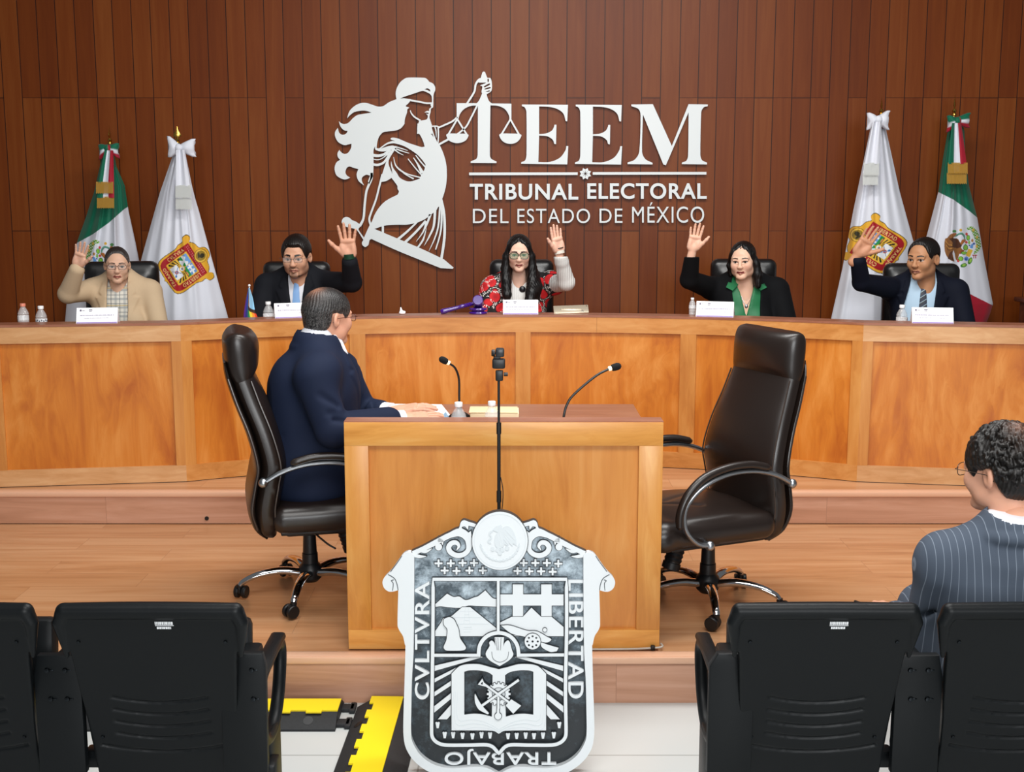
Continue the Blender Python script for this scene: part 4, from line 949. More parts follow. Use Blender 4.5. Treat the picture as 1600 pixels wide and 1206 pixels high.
pq([[K3([(a, y), (b, y), (b, y + 5), (a, y + 5)])] for a, b, y in ((870, 1080, 655), (770, 1180, 740), (800, 1290, 830), (930, 1040, 875), (920, 1050, 905), (930, 1030, 940), (940, 1010, 700), (945, 1005, 780))] + [[K3([(955, 610), (960, 610), (935, 830), (928, 830)])], [K3([(990, 610), (995, 610), (1018, 830), (1012, 830)])]], 'step_lines', PQG, 0.009, 0.0096, py)
pq([[C(K3([(655, 770), (700, 740), (750, 735), (800, 770), (830, 830), (860, 900), (875, 1000), (890, 1040), (960, 1145), (950, 1180), (890, 1195), (700, 1195), (665, 1175), (655, 1140), (690, 1060), (700, 1000), (705, 900), (660, 840)]), 4)]], 'seated_statue', PQW, -0.0002, 0.016)
pq([[K4([(365, 285), (510, 285), (510, 425), (760, 425), (760, 285), (905, 285), (905, 425), (1070, 425), (1070, 580), (905, 580), (905, 740), (760, 740), (760, 580), (510, 580), (510, 740), (365, 740), (365, 580), (180, 580), (180, 425), (365, 425)])]], 'cross_towers', PQW, -0.0004, 0.008)
pq([[K4([(180, 818), (350, 735), (505, 735), (625, 608), (760, 735), (905, 735), (1070, 875), (1070, 1003), (400, 1003), (180, 832)])]], 'hill', PQW, -0.0003, 0.0095)
cn = pq([[C(K4([(205, 850, 1), (330, 848), (560, 920), (700, 930), (830, 1000), (900, 1045), (820, 1085), (560, 1010), (380, 972), (300, 930)]), 4)], [C(K4([(760, 1085), (840, 1112), (1000, 1158, 1), (975, 1205, 1), (880, 1212), (770, 1150)]), 4)], [circ(*K4([(810, 910)])[0], 3.0, 12)]], 'cannon', PQW, -0.0002, 0.015)
pq([[circ(*K4([(640, 1065)])[0], 12.4, 28)] + [circ(*K4([(640 + 72 * math.cos(a), 1065 + 72 * math.sin(a))])[0], 1.7, 10) for a in np.arange(8) * math.pi / 4] + [circ(*K4([(640, 1065)])[0], 1.8, 10)]], 'wheel', PQW, -0.0001, 0.02, cn)
ly = C(K5([(1235, 350), (1290, 245), (1285, 195), (1320, 168), (1355, 200), (1372, 250, 1), (1360, 120, 1), (1490, 120, 1), (1480, 250, 1), (1500, 200), (1540, 165), (1570, 190), (1600, 300), (1618, 365), (1560, 440), (1430, 520, 1), (1290, 440)]), 4)
lo = pq([[ly]], 'lyre', PQW, -0.0002, 0.016)
pq([[ribbon(K5(q), 6 / 8.889, 4)] for q in ([(1375, 130), (1385, 230), (1395, 300)], [(1405, 130), (1408, 230), (1412, 300)], [(1450, 130), (1445, 230), (1440, 300)], [(1320, 320), (1340, 420), (1430, 465), (1530, 420), (1555, 320)])], 'lyre_lines', PQL, 0.016, 0.0166, lo)
for q in (K5([(528, 520), (1110, 385), (1195, 400), (528, 592)]), K5([(526, 700), (830, 545), (855, 560), (765, 622), (524, 752)]), K5([(524, 885), (757, 728), (757, 792), (524, 945)]), K5([(522, 1082), (757, 898), (757, 976), (522, 1170)]), K7([(575, 452), (757, 248), (757, 388), (700, 452)])):
    pq([[q]], 'ray', PQW, -0.0002, 0.012); pq([[mir(q)]], 'ray', PQW, -0.0002, 0.012)
bkL = K5([(1418, 560, 1), (1300, 532), (1150, 492), (1000, 490), (900, 508), (840, 545), (765, 622, 1)]) + K7([(765, 596, 1), (1330, 600), (1418, 642, 1)])
bk_out = catmull(bkL + [(2 * XC - p[0], p[1]) + tuple(p[2:]) for p in bkL[::-1][1:-1]], 4)
pgL = C(K5([(940, 595, 1), (1000, 576), (1150, 576), (1270, 602), (1332, 642, 1)]) + K7([(1322, 408, 1), (1200, 375), (1060, 366), (940, 380, 1)]), 4)
bo = pq([[bk_out, pgL, mir(pgL)]], 'open_book', PQW, -0.0003, 0.02)
pl_ = []
for q in (K7([(850, 60), (850, 440), (1060, 448), (1240, 490), (1418, 585)]), K7([(820, 60), (820, 500), (1060, 500), (1250, 530), (1418, 608)]), K7([(795, 60), (795, 560), (1080, 555), (1260, 570), (1418, 625)])): pl_ += both(ribbon(q, 0.55, 4))
pq(pl_, 'page_lines', PQG, 0.02, 0.0206, bo)
gx, gy = 779.3, 1081.0
gear = []
for i in range(16):
    for d, r in ((-0.11, 15.6), (-0.07, 18.4), (0.07, 18.4), (0.11, 15.6)): gear.append((gx + r * math.cos(i * math.pi / 8 + d), gy + r * math.sin(i * math.pi / 8 + d)))
pq([[gear, circ(gx, gy, 10.6, 24)]], 'gear', PQW, -0.0001, 0.024)
pq([[ribbon([(755, 1063.5), (806, 1101)], 3.2, 2)], [K6([(345, 965), (480, 1052), (372, 1162), (268, 1050)])], [K5([(1130, 760), (1190, 680), (1240, 790)]), K5([(1165, 755), (1190, 720), (1215, 768)])]], 'shovel', PQW, -0.0001, 0.029)
pq([[ribbon([(810.6, 1058.7), (750, 1101)], 3.6, 2)], [ribbon(K5([(1090, 895), (1118, 1000), (1170, 1085), (1275, 1165)]), [0.6, 6.5, 8, 2], 5)]], 'pickaxe', PQW, -0.0001, 0.027)
pq([[ribbon(K5([(1412, 870), (1412, 1100)]), 3.4, 3)], [circ(*K7([(1408, 392)])[0], 5.2, 16)], [ribbon(K7([(1408, 250), (1408, 392)]), [2.5, 4.5], 3)]], 'mallet', PQW, -0.0001, 0.026)
for f, pts in ((K7, [(570, 530), (668, 668), (785, 668), (915, 678), (1052, 684), (1178, 668), (1296, 672)]), (K8, [(300, 682), (420, 680), (545, 674), (660, 682), (785, 674), (935, 670), (1010, 530)])):
    for p in pts:
        x, y = f([p])[0]; pq([[[(x - 3.4, y - 3.5), (x - 1.8, y - 4.6), (x, y - 3.6), (x + 1.8, y - 4.6), (x + 3.4, y - 3.5), (x + 1.6, y + 5.4), (x - 1.6, y + 5.4)]]], 'corn_cob', PQW, -0.0002, 0.011)
def pq_text(s, box, rot, nm):
    v, f = text(s, 0.014, 0.012, 1.12); x0, x1, y0, y1 = box
    v = fit(v, 0, 1, 0, 1); o = []
    for p in v:
        if rot == 90: px, py = x1 + (x0 - x1) * p.y, y1 + (y0 - y1) * p.x
        elif rot == -90: px, py = x0 + (x1 - x0) * p.y, y0 + (y1 - y0) * p.x
        else: px, py = x1 + (x0 - x1) * p.x, y0 + (y1 - y0) * p.y
        q = onplane((px, py)); o.append((q[0], q[1], p.z + 0.006))
    MB().raw(o, f).build(nm, PQW, plaque, math.radians(25))
pq_text('CVLTVRA', (648.5, 671.5, 907, 1091), 90, 'lettering'); pq_text('LIBERTAD', (887.5, 911.5, 905, 1089.5), -90, 'lettering'); pq_text('TRABAJO', (695, 869, 1168, 1193), 180, 'lettering')
MB().box((0, 0.35, -0.034), (0.4, 0.5, 0.028), 0.003).build('back_board', plain('plywood', '#9c7a52', 0.7), plaque)
for sx in (-0.16, 0.16):
    Mi = PM.inverted(); a = Mi @ Vector((sx, 0.105, 0.52)); b = Mi @ Vector((sx, 0.27, 0.0))
    MB().tube([a, b], 0.012, 8).build('rear_leg', plain('plywood', '#9c7a52', 0.7), plaque)

# ================================================================== flags behind the bench
CLOTH = vcol('flag_cloth', 0.62, 0.3, sheen=0.15)
GREEN, WHITE, RED = lin('#00664a'), lin('#dfe1ea'), lin('#a8142c')
_txt = {}
def textmask(x, y, s, x0, x1, y0, y1):
    """True where the point lies inside the lettering s stretched over the box (y grows downwards)"""
    if s not in _txt:
        v, f = text(s, 0.0, 0.02, 1.15); v = fit(v, 0, 1, 0, 1); _txt[s] = [[(v[i].x, v[i].y) for i in q] for q in f if len(q) >= 3]
    u = (x - x0) / (x1 - x0); w = 1 - (y - y0) / (y1 - y0); r = np.zeros(x.shape, bool)
    near = (u > -0.05) & (u < 1.05) & (w > -0.05) & (w < 1.05)
    if near.any():
        uu, ww = u[near], w[near]; q = np.zeros(uu.shape, bool)
        for p in _txt[s]: q |= inpoly(uu, ww, p)
        r[near] = q
    return r
def put(c, m, col): c[m] = lin(col) if isinstance(col, str) else col
def ellm(x, y, cx, cy, rx, ry, a=0.0):
    dx, dy = x - cx, y - cy; ca, sa = math.cos(a), math.sin(a); return ((dx * ca + dy * sa) / rx) ** 2 + ((-dx * sa + dy * ca) / ry) ** 2 < 1
def paint_state_arms(c, X, Y, O, rv, dv):
    """coat of arms on the white flags; O = upper left corner of the shield, rv / dv its right and down edges"""
    det = rv[0] * dv[1] - rv[1] * dv[0]; px, py = X - O[0], Y - O[1]
    x = (px * dv[1] - py * dv[0]) / det; y = (rv[0] * py - rv[1] * px) / det
    gold = catmull([(-0.1, 0.26), (-0.1, 0.12), (-0.2, 0.06), (-0.2, -0.08), (-0.08, -0.12), (0.0, -0.03, 1), (0.12, -0.13), (0.28, -0.17), (0.36, -0.3), (0.5, -0.34), (0.64, -0.3), (0.72, -0.17), (0.88, -0.13), (1.0, -0.03, 1), (1.08, -0.12), (1.2, -0.08), (1.2, 0.06), (1.1, 0.12), (1.1, 0.26), (1.05, 0.4), (1.05, 0.84), (0.93, 1.02), (0.55, 1.05), (0.5, 1.08), (0.45, 1.05), (0.07, 1.02), (-0.05, 0.84), (-0.05, 0.4)], 3)
    put(c, inpoly(x, y, [(0.5 + (a - 0.5) * 1.03, 0.4 + (b - 0.4) * 1.02) for a, b in gold]), '#4a3a1a'); put(c, inpoly(x, y, gold), '#e3a92c')
    sh = lambda i: catmull([(i, i, 1), (1 - i, i, 1), (1 - i, 0.8), (0.93 - i * 0.8, 0.95 - i * 0.6), (0.8, 1 - i), (0.5, 1.01 - i), (0.2, 1 - i), (0.07 + i * 0.8, 0.95 - i * 0.6), (i, 0.8)], 3)
    put(c, inpoly(x, y, sh(0.0)), '#a30f1c'); put(c, inpoly(x, y, sh(0.165)), '#e5b437')
    put(c, (x > 0.2) & (x < 0.8) & (y > 0.2) & (y < 0.5), '#6f9fd8')
    put(c, (x > 0.2) & (x < 0.5) & (y > 0.3 + 0.03 * np.sin(x * 40)) & (y < 0.5), '#dfe6ea'); put(c, (x > 0.2) & (x < 0.5) & (y > 0.37) & (y < 0.5), '#1d8a45')
    put(c, inpoly(x, y, [(0.24, 0.48), (0.36, 0.34), (0.46, 0.48)]), '#d9dde2'); put(c, (x > 0.2) & (x < 0.27) & (y > 0.43) & (y < 0.5), '#4a2d16')
    for q in (0.58, 0.7): put(c, (np.abs(x - q) < 0.022) & (y > 0.22) & (y < 0.4), '#eceff2')
    put(c, (x > 0.5) & (x < 0.8) & (np.abs(y - 0.3) < 0.022), '#eceff2'); put(c, (x > 0.5) & (x < 0.8) & (y > 0.385) & (y < 0.46), '#1d8a45'); put(c, (x > 0.5) & (x < 0.8) & (y > 0.46) & (y < 0.5), '#6a4322')
    put(c, ellm(x, y, 0.7, 0.46, 0.06, 0.02), '#d08a50')
    ang = np.arctan2(y - 0.48, np.abs(x - 0.5)); ray = (np.sin(ang * 26) > 0.1) & (x > 0.2) & (x < 0.8) & (y > 0.52) & (y < 0.78); put(c, ray, '#1a1a12')
    put(c, (np.abs(x - 0.5) < 0.19) & (y > 0.58) & (y < 0.8), '#e6e8ec'); put(c, ellm(x, y, 0.5, 0.69, 0.05, 0.05), '#c2573a'); put(c, ellm(x, y, 0.5, 0.69, 0.02, 0.02), '#e6e8ec')
    put(c, (np.abs((x - 0.5) - (y - 0.69)) < 0.012) & (np.abs(x - 0.5) < 0.1), '#2f6fb5'); put(c, (np.abs((x - 0.5) + (y - 0.69)) < 0.01) & (np.abs(x - 0.5) < 0.1), '#3f5f8a'); put(c, ellm(x, y, 0.58, 0.76, 0.035, 0.025, 0.8), '#2f6fb5')
    put(c, (np.mod(x, 0.045) < 0.02) & (y > 0.82) & (y < 0.835) & (x > 0.25) & (x < 0.75), '#6b4a10')
    put(c, ellm(x, y, 0.5, 0.51, 0.085, 0.085), '#e5b437'); put(c, ellm(x, y, 0.5, 0.51, 0.062, 0.062), '#e8ebf0'); put(c, ellm(x, y, 0.5, 0.51, 0.03, 0.03), '#2a4f9a')
    put(c, ((np.abs(x - 0.5) < 0.008) & (y > 0.2) & (y < 0.44)) | ((np.abs(y - 0.5) < 0.008) & (x > 0.2) & (x < 0.8)), '#e5b437')
    put(c, (np.mod(x, 0.06) < 0.026) & (np.abs(np.mod(y - 0.03, 0.05) - 0.02) < 0.009) & (y > 0.03) & (y < 0.13) & (x > 0.04) & (x < 0.96), '#d58a8a')
    put(c, ellm(x, y, 0.5, -0.1, 0.19, 0.19), '#7a5a18'); put(c, ellm(x, y, 0.5, -0.1, 0.175, 0.175), '#e3b541'); put(c, ellm(x, y, 0.5, -0.1, 0.135, 0.135), '#8f7426'); put(c, ellm(x, y, 0.52, -0.13, 0.06, 0.07), '#2f2a14'); put(c, ellm(x, y, 0.46, -0.06, 0.08, 0.03, 0.5), '#3a3016')
    gl = '#e9c07a'
    put(c, textmask(-y, x, 'CVLTVRA', -0.72, -0.2, 0.03, 0.135), gl); put(c, textmask(y, 1 - x, 'LIBERTAD', 0.18, 0.74, 0.03, 0.135), gl); put(c, textmask(1 - x, 1 - y, 'TRABAJO', 0.2, 0.8, 0.03, 0.135), gl)
def paint_national_arms(c, X, Y, mirror=None):
    x = (X if mirror is None else mirror[0] - X) ; y = Y - (0 if mirror is None else mirror[1])
    x = (x - 1455) * 13.4; y = (y - 340) * 13.4
    def P(pts, col, n=4): put(c, inpoly(x, y, catmull(pts, n)), col)
    def Rb(pts, w, col): put(c, inpoly(x, y, ribbon(pts, w, 4)), col)
    nz = np.sin(x * 0.09) * np.cos(y * 0.11 + x * 0.03)
    w = inpoly(x, y, ribbon([(750, 240), (850, 225), (930, 340), (975, 480), (990, 620), (900, 760)], [40, 90, 110, 110, 100, 40], 5)); put(c, w & (nz > -0.35), '#8ab83a'); put(c, w & (nz > 0.35), '#2f7a34')
    for q in ((880, 260), (960, 410), (950, 600)): put(c, ellm(x, y, q[0], q[1], 22, 30), '#dfb64a')
    P([(290, 450), (340, 420), (370, 380), (420, 340), (500, 325), (525, 370), (460, 425), (560, 445), (610, 520), (700, 455), (725, 480), (625, 610), (680, 700, 1), (600, 740), (560, 860), (520, 885), (490, 745), (465, 680, 1), (450, 760), (490, 925, 1), (420, 900), (340, 830), (290, 720), (275, 580)], '#8a5a2c')
    P([(380, 440), (480, 430), (560, 465), (605, 545), (640, 595), (560, 640), (460, 620), (440, 590), (450, 520)], '#4a2714')
    P([(350, 850), (400, 720), (450, 700), (440, 800), (480, 910, 1), (400, 880)], '#4f2c17')
    for k in range(4): Rb([(300 + 10 * k, 480 + 45 * k), (360, 560 + 40 * k), (450, 580 + 30 * k)], 13, '#b9853f' if k % 2 == 0 else '#5d381c')
    P([(440, 335), (520, 320), (525, 365), (470, 385)], '#a8622c'); P([(640, 470), (715, 450), (690, 500), (620, 560)], '#b06a30'); P([(600, 700), (690, 680), (660, 740), (600, 760)], '#8f4520')
    Rb([(500, 400), (560, 352), (640, 335), (690, 385), (700, 455)], [22, 40, 46, 40, 20], '#5f9a86'); Rb([(520, 395), (570, 360), (640, 350), (680, 395)], 10, '#24453c')
    put(c, ellm(x, y, 485, 285, 40, 32), '#4f8f4a'); put(c, ellm(x, y, 618, 262, 30, 32), '#d8a83c')
    for q in ((740, 345, 26, 30), (735, 515, 28, 26), (565, 900, 30, 34)): put(c, ellm(x, y, *q), '#c8463a')
    for q in ((775, 420, 40, 58), (720, 625, 50, 66), (620, 860, 54, 52), (690, 740, 66, 34), (795, 520, 22, 40)): put(c, ellm(x, y, *q), '#2f6f2a'); put(c, ellm(x, y, q[0], q[1], q[2] * 0.75, q[3] * 0.78), '#86bf45')
    P([(800, 630, 1), (850, 540, 1), (885, 565, 1), (870, 650, 1)], '#5f92cf'); put(c, ellm(x, y, 860, 480, 24, 34), '#b0783a'); put(c, ellm(x, y, 895, 545, 26, 24), '#2b4f9a'); put(c, ellm(x, y, 800, 580, 18, 18), '#2b4f9a')
    P([(780, 648, 1), (875, 680, 1), (805, 830, 1), (718, 790, 1)], '#d9b23c'); put(c, ellm(x, y, 735, 860, 46, 46), '#5f86cf'); put(c, ellm(x, y, 728, 868, 20, 18), '#24408a')
    for q in ((815, 905, 42, 75, 0.4), (680, 1000, 70, 42, -0.3)): put(c, ellm(x, y, *q), '#3f7f2e'); put(c, ellm(x, y, q[0] + 8, q[1] - 8, q[2] * 0.55, q[3] * 0.6, q[4]), '#9cc94d')
    Rb([(860, 790), (960, 790)], 18, '#a8322f'); Rb([(890, 790), (890, 855)], 18, '#a8322f'); Rb([(930, 790), (930, 850)], 18, '#a8322f')
def sheet(name, P, tint, parent, mat=CLOTH):
    """grid of points (nv, nu, 3) -> cloth"""
    nv, nu = P.shape[:2]; i = np.arange(nv * nu).reshape(nv, nu)
    f = np.stack([i[:-1, :-1], i[1:, :-1], i[1:, 1:], i[:-1, 1:]], -1).reshape(-1, 4)
    return mesh(name, P.reshape(-1, 3), f, mat, parent, True, tint.reshape(-1, tint.shape[-1]))
def atv(PX, PY, Yd):
    u = (PX - 800) / F; v = (603 - PY) / F; dy = _c + v * _s; t = Yd / dy
    return np.stack([u * t, Yd, CZ + (-_s + v * _c) * t], -1)
def interp(tbl, y):
    return np.interp(y, [t[0] for t in tbl], [t[1] for t in tbl])
def flag(label, national, Y0, fin, bow, left, right, y1, paint, tail, fr, spin, folds, seed, bottom=None):
    fx, fy = fin; base = at(fx, fy, Y0)
    r = thing('ceremonial_flag', (base.x, Y0, PL), label, 'flag', group='ceremonial flags against the wood wall')
    Oi = np.array([base.x, Y0, PL])
    # pole, finial, base
    zt = at(bow[0], bow[1], Y0).z - PL
    pole = MB().tube([(0, 0, 0.02), (0, 0, zt + 0.03)], 0.014, 12).build('pole', plain('varnished_pole', '#6b3d1c', 0.35), r)
    zf = base.z - PL; hgt = zf - zt - 0.02
    MB().lathe([(0.014, zt - 0.02), (0.016, zt), (0.012, zt + 0.2 * hgt), (0.017, zt + 0.24 * hgt), (0.017, zt + 0.3 * hgt), (0.011, zt + 0.34 * hgt), (0.016, zt + 0.42 * hgt), (0.012, zt + 0.48 * hgt), (0.008, zt + 0.52 * hgt), (0.0, zt + 0.52 * hgt)], 16).build('finial_socket', BRASS, r)
    b = MB(); pr = [(0.006, zt + 0.5 * hgt), (0.027, zt + 0.66 * hgt), (0.022, zt + 0.76 * hgt), (0.008, zt + 0.95 * hgt), (0.001, zf)]
    b.lathe(pr, 12, Matrix.Rotation(spin, 4, 'Z') @ Matrix.Diagonal((1, 0.3, 1, 1))); b.build('spear_finial', BRASS, r)
    MB().lathe([(0.0, 0), (0.16, 0), (0.16, 0.02), (0.12, 0.04), (0.03, 0.06), (0.022, 0.14), (0.0, 0.14)], 24).build('base', BRASS, r)
    # cloth
    top = bow[1] + 4; nv, nu = 400, 230
    vy = np.linspace(top, y1, nv)[:, None] * np.ones((1, nu)); u = np.linspace(0, 1, nu)[None, :] * np.ones((nv, 1))
    xl, xr = interp(left, vy), interp(right, vy); PX = xl + (xr - xl) * u
    if bottom is not None: vy = top + (vy - top) * (interp(bottom, PX) - top) / (y1 - top)
    t = (vy - top) / (y1 - top); rng = random.Random(seed)
    d = -0.16 * np.sqrt(np.clip(t + 0.05, 0, 1)) * np.sin(math.pi * np.clip(u, 0.0, 1)) ** 0.7
    for k in range(folds):
        c0 = rng.uniform(0.05, 0.95); w = rng.uniform(0.03, 0.07); a = rng.uniform(0.008, 0.026); s = rng.uniform(-0.12, 0.12)
        d -= a * np.exp(-((u - c0 - s * (t - 0.5)) / w) ** 2) * np.clip(t * 2.5, 0, 1) * (0.6 + 0.4 * np.cos(3 * t + k))
    d += 0.006 * np.sin(u * 34 + 2 * t) * np.clip(1.2 - t, 0.15, 1)
    P = atv(PX, vy, Y0 + 0.02 + d)
    tint = np.ones((nv, nu, 4), np.float32); paint(tint, PX, vy)
    sheet('cloth', P - Oi, tint, r)
    # bow
    k = at(bow[0], bow[1], Y0 - 0.1); kk = np.array(k) - Oi; tri = national
    def bowcol(q):
        if not tri: return WHITE
        return GREEN if q < 0.42 else (WHITE if q < 0.66 else RED)
    V, Fc, T = [], [], []
    for sx, sp in ((-1, bow[2]), (1, bow[3])):
        rings = []; m = 20; nn = 24; o = len(V)
        end = np.array(at(sp[0], sp[1], Y0 - 0.1)) - Oi
        for i in range(m + 1):
            s = i / m; c0 = kk + (end - kk) * s; hh = 0.018 + (sp[2] - 0.018) * min(1, s * 1.3) ** 0.8; dd = 0.016 + 0.022 * math.sin(math.pi * min(1, s * 1.0)) * (1 if s < 1 else 0.4)
            if i == m: dd = 0.006
            for j in range(nn):
                a = 2 * math.pi * j / nn; cz = math.cos(a); cr = 0.006 * math.sin(5 * a) * s
                V.append((c0[0] + cr * 0.5 + sx * 0.012 * abs(cz) * s, c0[1] - math.sin(a) * (dd + cr), c0[2] + cz * hh)); T.append(bowcol(0.5 - cz * 0.5))
        for i in range(m):
            for j in range(nn):
                j2 = (j + 1) % nn; Fc.append((o + i * nn + j, o + i * nn + j2, o + (i + 1) * nn + j2, o + (i + 1) * nn + j))
        Fc.append(tuple(o + m * nn + j for j in range(nn)))
    bw = mesh('bow', V, Fc, CLOTH, r, True, np.array(T))
    kn = MB().sphere(tuple(kk + np.array([0, -0.028, 0])), (0.024, 0.02, 0.026), 14); mesh('knot', kn.v, kn.f, CLOTH, bw, True, np.array([GREEN if tri and p[0] < kk[0] + 0.008 else (RED if tri else WHITE) for p in kn.v]))
    # ribbon tails with fringe
    FR = plain('gold_fringe', '#b98a2c', 0.55, bumpy=0.3, bscale=500) if tri else plain('silver_fringe', '#d4d6d2', 0.6, bumpy=0.3, bscale=500)
    for n, (yt, yb, dx, dy) in enumerate(fr):
        m, q = 40, 34; yy = np.linspace(bow[1] + 3, yt, m)[:, None] * np.ones((1, q)); uu = np.linspace(0, 1, q)[None, :] * np.ones((m, 1)); s = (yy - bow[1]) / (fr[0][0] - bow[1])
        x0 = bow[0] - 6 + (tail[0] + dx - bow[0] + 6) * np.clip(s, 0, 1.2) ** 0.9; x1 = bow[0] + 7 + (tail[1] + dx - bow[0] - 7) * np.clip(s, 0, 1.2) ** 0.9
        dep = Y0 - 0.155 - dy - 0.02 * s - 0.012 * np.sin(uu * 9 + n) * (1 - 0.6 * s); P = atv(x0 + (x1 - x0) * uu, yy, dep)
        tn = np.ones((m, q, 4), np.float32)
        if tri:
            g = np.where(uu < 0.34 - 0.05 * n, 0, np.where(uu < 0.66, 1, 2)); cols = np.array([GREEN, WHITE, RED]); tn[:] = cols[g]
        else: tn[:] = WHITE
        rb = sheet('ribbon', P - Oi, tn, r)
        P2 = []
        for j in range(26):
            a0, a1 = j / 26, (j + 0.86) / 26; xa = lambda a: tail[0] + dx + (tail[1] - tail[0]) * a
            for (aa, y) in ((a0, yt - 2), (a1, yt - 2), (a1, yb), (a0, yb)): P2.append(np.array(at(xa(aa), y + (0.8 * math.sin(j * 2.3) if y == yb else 0), Y0 - 0.172 - dy - 0.004 * (j % 2))) - Oi)
        mesh('fringe', P2, [(4 * j, 4 * j + 1, 4 * j + 2, 4 * j + 3) for j in range(26)], FR, rb)
    return r
def paint_white(O, rv, dv):
    def f(c, X, Y):
        c[:] = WHITE; paint_state_arms(c, X, Y, O, rv, dv)
    return f
def paint_nat1(c, X, Y):
    c[:] = WHITE; bnd = np.interp(X, [110, 125, 145, 170, 195, 240], [385, 377, 366, 348, 326, 300]); c[Y < bnd] = GREEN; paint_national_arms(c, X, Y, (1666, 21))
def paint_nat4(c, X, Y):
    c[:] = WHITE; b1 = np.interp(X, [1455, 1466, 1490, 1515, 1527, 1550], [292, 300, 312, 330, 340, 352]); c[Y < b1] = GREEN
    b2 = np.interp(X, [1480, 1502, 1525, 1551], [440, 452, 464, 477]); c[Y > b2] = RED; paint_national_arms(c, X, Y)
s2 = 1 / 10.05
flag('green white and red national flag at far left behind the woman in beige', True, 8.40, (170.5, 196), (170, 232, (157, 238, 0.05), (184, 236, 0.05)), [(228, 163), (260, 156), (300, 147), (340, 134), (376, 121), (430, 108), (520, 100)], [(228, 176), (260, 182), (290, 195), (330, 201), (380, 212), (430, 222), (520, 236)], 522, paint_nat1,
     (150, 177), [(309, 325, 1.5, 0.0), (286, 302, 0, 0.014)], math.pi / 2, 9, 3)
flag('white state flag with coat of arms at left, arms low right', False, 8.13, (276.5, 197), (281, 231, (264.5, 229, 0.068), (303, 231, 0.058)), [(229, 273), (240, 271), (300, 250), (400, 222), (520, 190)], [(229, 288), (240, 290), (290, 300), (310, 305), (330, 311), (400, 330), (498, 357), (520, 362)], 522,
     paint_white((230 + 640 * s2, 360 + 195 * s2), (305 * s2, 470 * s2), (-475 * s2, 335 * s2)), (274, 299), [(310, 327, 0.5, 0.0), (291, 309, 0, 0.014)], 0.15, 10, 5)
flag('white state flag with coat of arms at right, behind the raised hand', False, 8.13, (1378, 150), (1371, 187, (1357, 190, 0.055), (1387, 188, 0.062)), [(185, 1364), (200, 1360), (330, 1333), (420, 1316), (500, 1298), (520, 1294)], [(185, 1380), (205, 1385), (300, 1406), (380, 1428), (440, 1438), (520, 1450)], 522,
     paint_white((1310 + 170 * s2, 335 + 600 * s2), (375 * s2, -490 * s2), (540 * s2, 330 * s2)), (1349, 1373), [(271, 289, -1, 0.0), (256, 274, 0.6, 0.014)], math.pi / 2 - 0.3, 10, 8)
flag('green white and red national flag at far right behind the man with striped tie', True, 8.40, (1492.5, 147), (1494, 189, (1482, 194, 0.055), (1513, 188, 0.05)), [(187, 1487), (210, 1480), (250, 1473), (300, 1466), (375, 1446), (420, 1440), (520, 1440)], [(187, 1502), (205, 1507), (240, 1508), (290, 1514), (340, 1527), (400, 1537), (475, 1551.5), (490, 1547), (505, 1541), (520, 1536)], 522, paint_nat4,
     (1481, 1512), [(270, 287, -1.5, 0.0), (256, 271, 0, 0.014)], math.pi / 2 - 0.5, 9, 11)

# ================================================================== judges' chairs
def atz(px, py, z):
    u = (px - 800) / F; v = (603 - py) / F
    d = Vector((u, _c + v * _s, -_s + v * _c)); t = (z - CZ) / d.z
    return Vector((d.x * t, d.y * t, z))
def judge_chair(px, pw, ptop, Y, rz, label):
    top = at(px, ptop, Y); w = pw / F * Y; h = top.z - PL
    r = thing('judge_chair', (top.x, Y, PL), label, 'chair', rz, 'black leather chairs behind the bench')
    Fd = Field((-w / 2 - .03, -.1, .36), (w / 2 + .03, .1, h + .02), 0.009)
    Fd.box((0, 0.0, (h + .42) / 2), (w, 0.11, h - .42), 0.05); Fd.box((0, -0.03, h - 0.16), (w - 0.09, 0.09, 0.2), 0.04, 0.03); Fd.box((0, -0.03, h - 0.42), (w - 0.09, 0.09, 0.26), 0.04, 0.03)
    v, f = Fd.mesh(); mesh('backrest', v, f, LEATHERB, r, True)
    Fs = Field((-.28, -.56, .36), (.28, .03, .5), 0.01); Fs.box((0, -.26, .43), (.5, .5, .1), .045); v, f = Fs.mesh(); mesh('seat', v, f, LEATHERB, r, True)
    for s in (-1, 1):
        MB().tube(curve3([(s * .27, -.02, .56), (s * .29, -.15, .62), (s * .29, -.32, .61), (s * .29, -.42, .52), (s * .26, -.4, .40)]), 0.016, 10).build('armrest', LEATHERB, r)
    MB().lathe([(.03, .06), (.03, .38), (.05, .39)], 16, Matrix.Translation((0, -.26, 0))).build('lift_column', BLACKP, r)
    for i in range(5):
        R = Matrix.Translation((0, -.26, 0)) @ Matrix.Rotation(i * 2 * math.pi / 5, 4, 'Z')
        MB().tube(curve3([(0.02, 0, .09), (.15, 0, .1), (.27, 0, .06)]), [.02] * 12 + [.014], 8, M=R).lathe([(0, -.022), (.028, -.02), (.028, .02), (0, .022)], 12, R @ Matrix.Translation((.27, 0, .028)) @ Matrix.Rotation(math.pi / 2, 4, 'X')).build('leg', BLACKP, r)
    return r
judge_chair(190, 112, 408, 7.72, 0.2, 'black leather chair of the woman in beige blazer')
judge_chair(463.5, 104, 408, 7.80, 0.06, 'black leather chair of the man with light blue tie')
judge_chair(815, 100, 405, 7.86, 0.0, 'black leather chair of the woman in red embroidered jacket')
judge_chair(1162, 102, 404, 7.80, -0.05, 'black leather chair of the woman in green blouse')
judge_chair(1440, 116, 411, 7.72, -0.1, 'black leather chair of the man with striped tie')

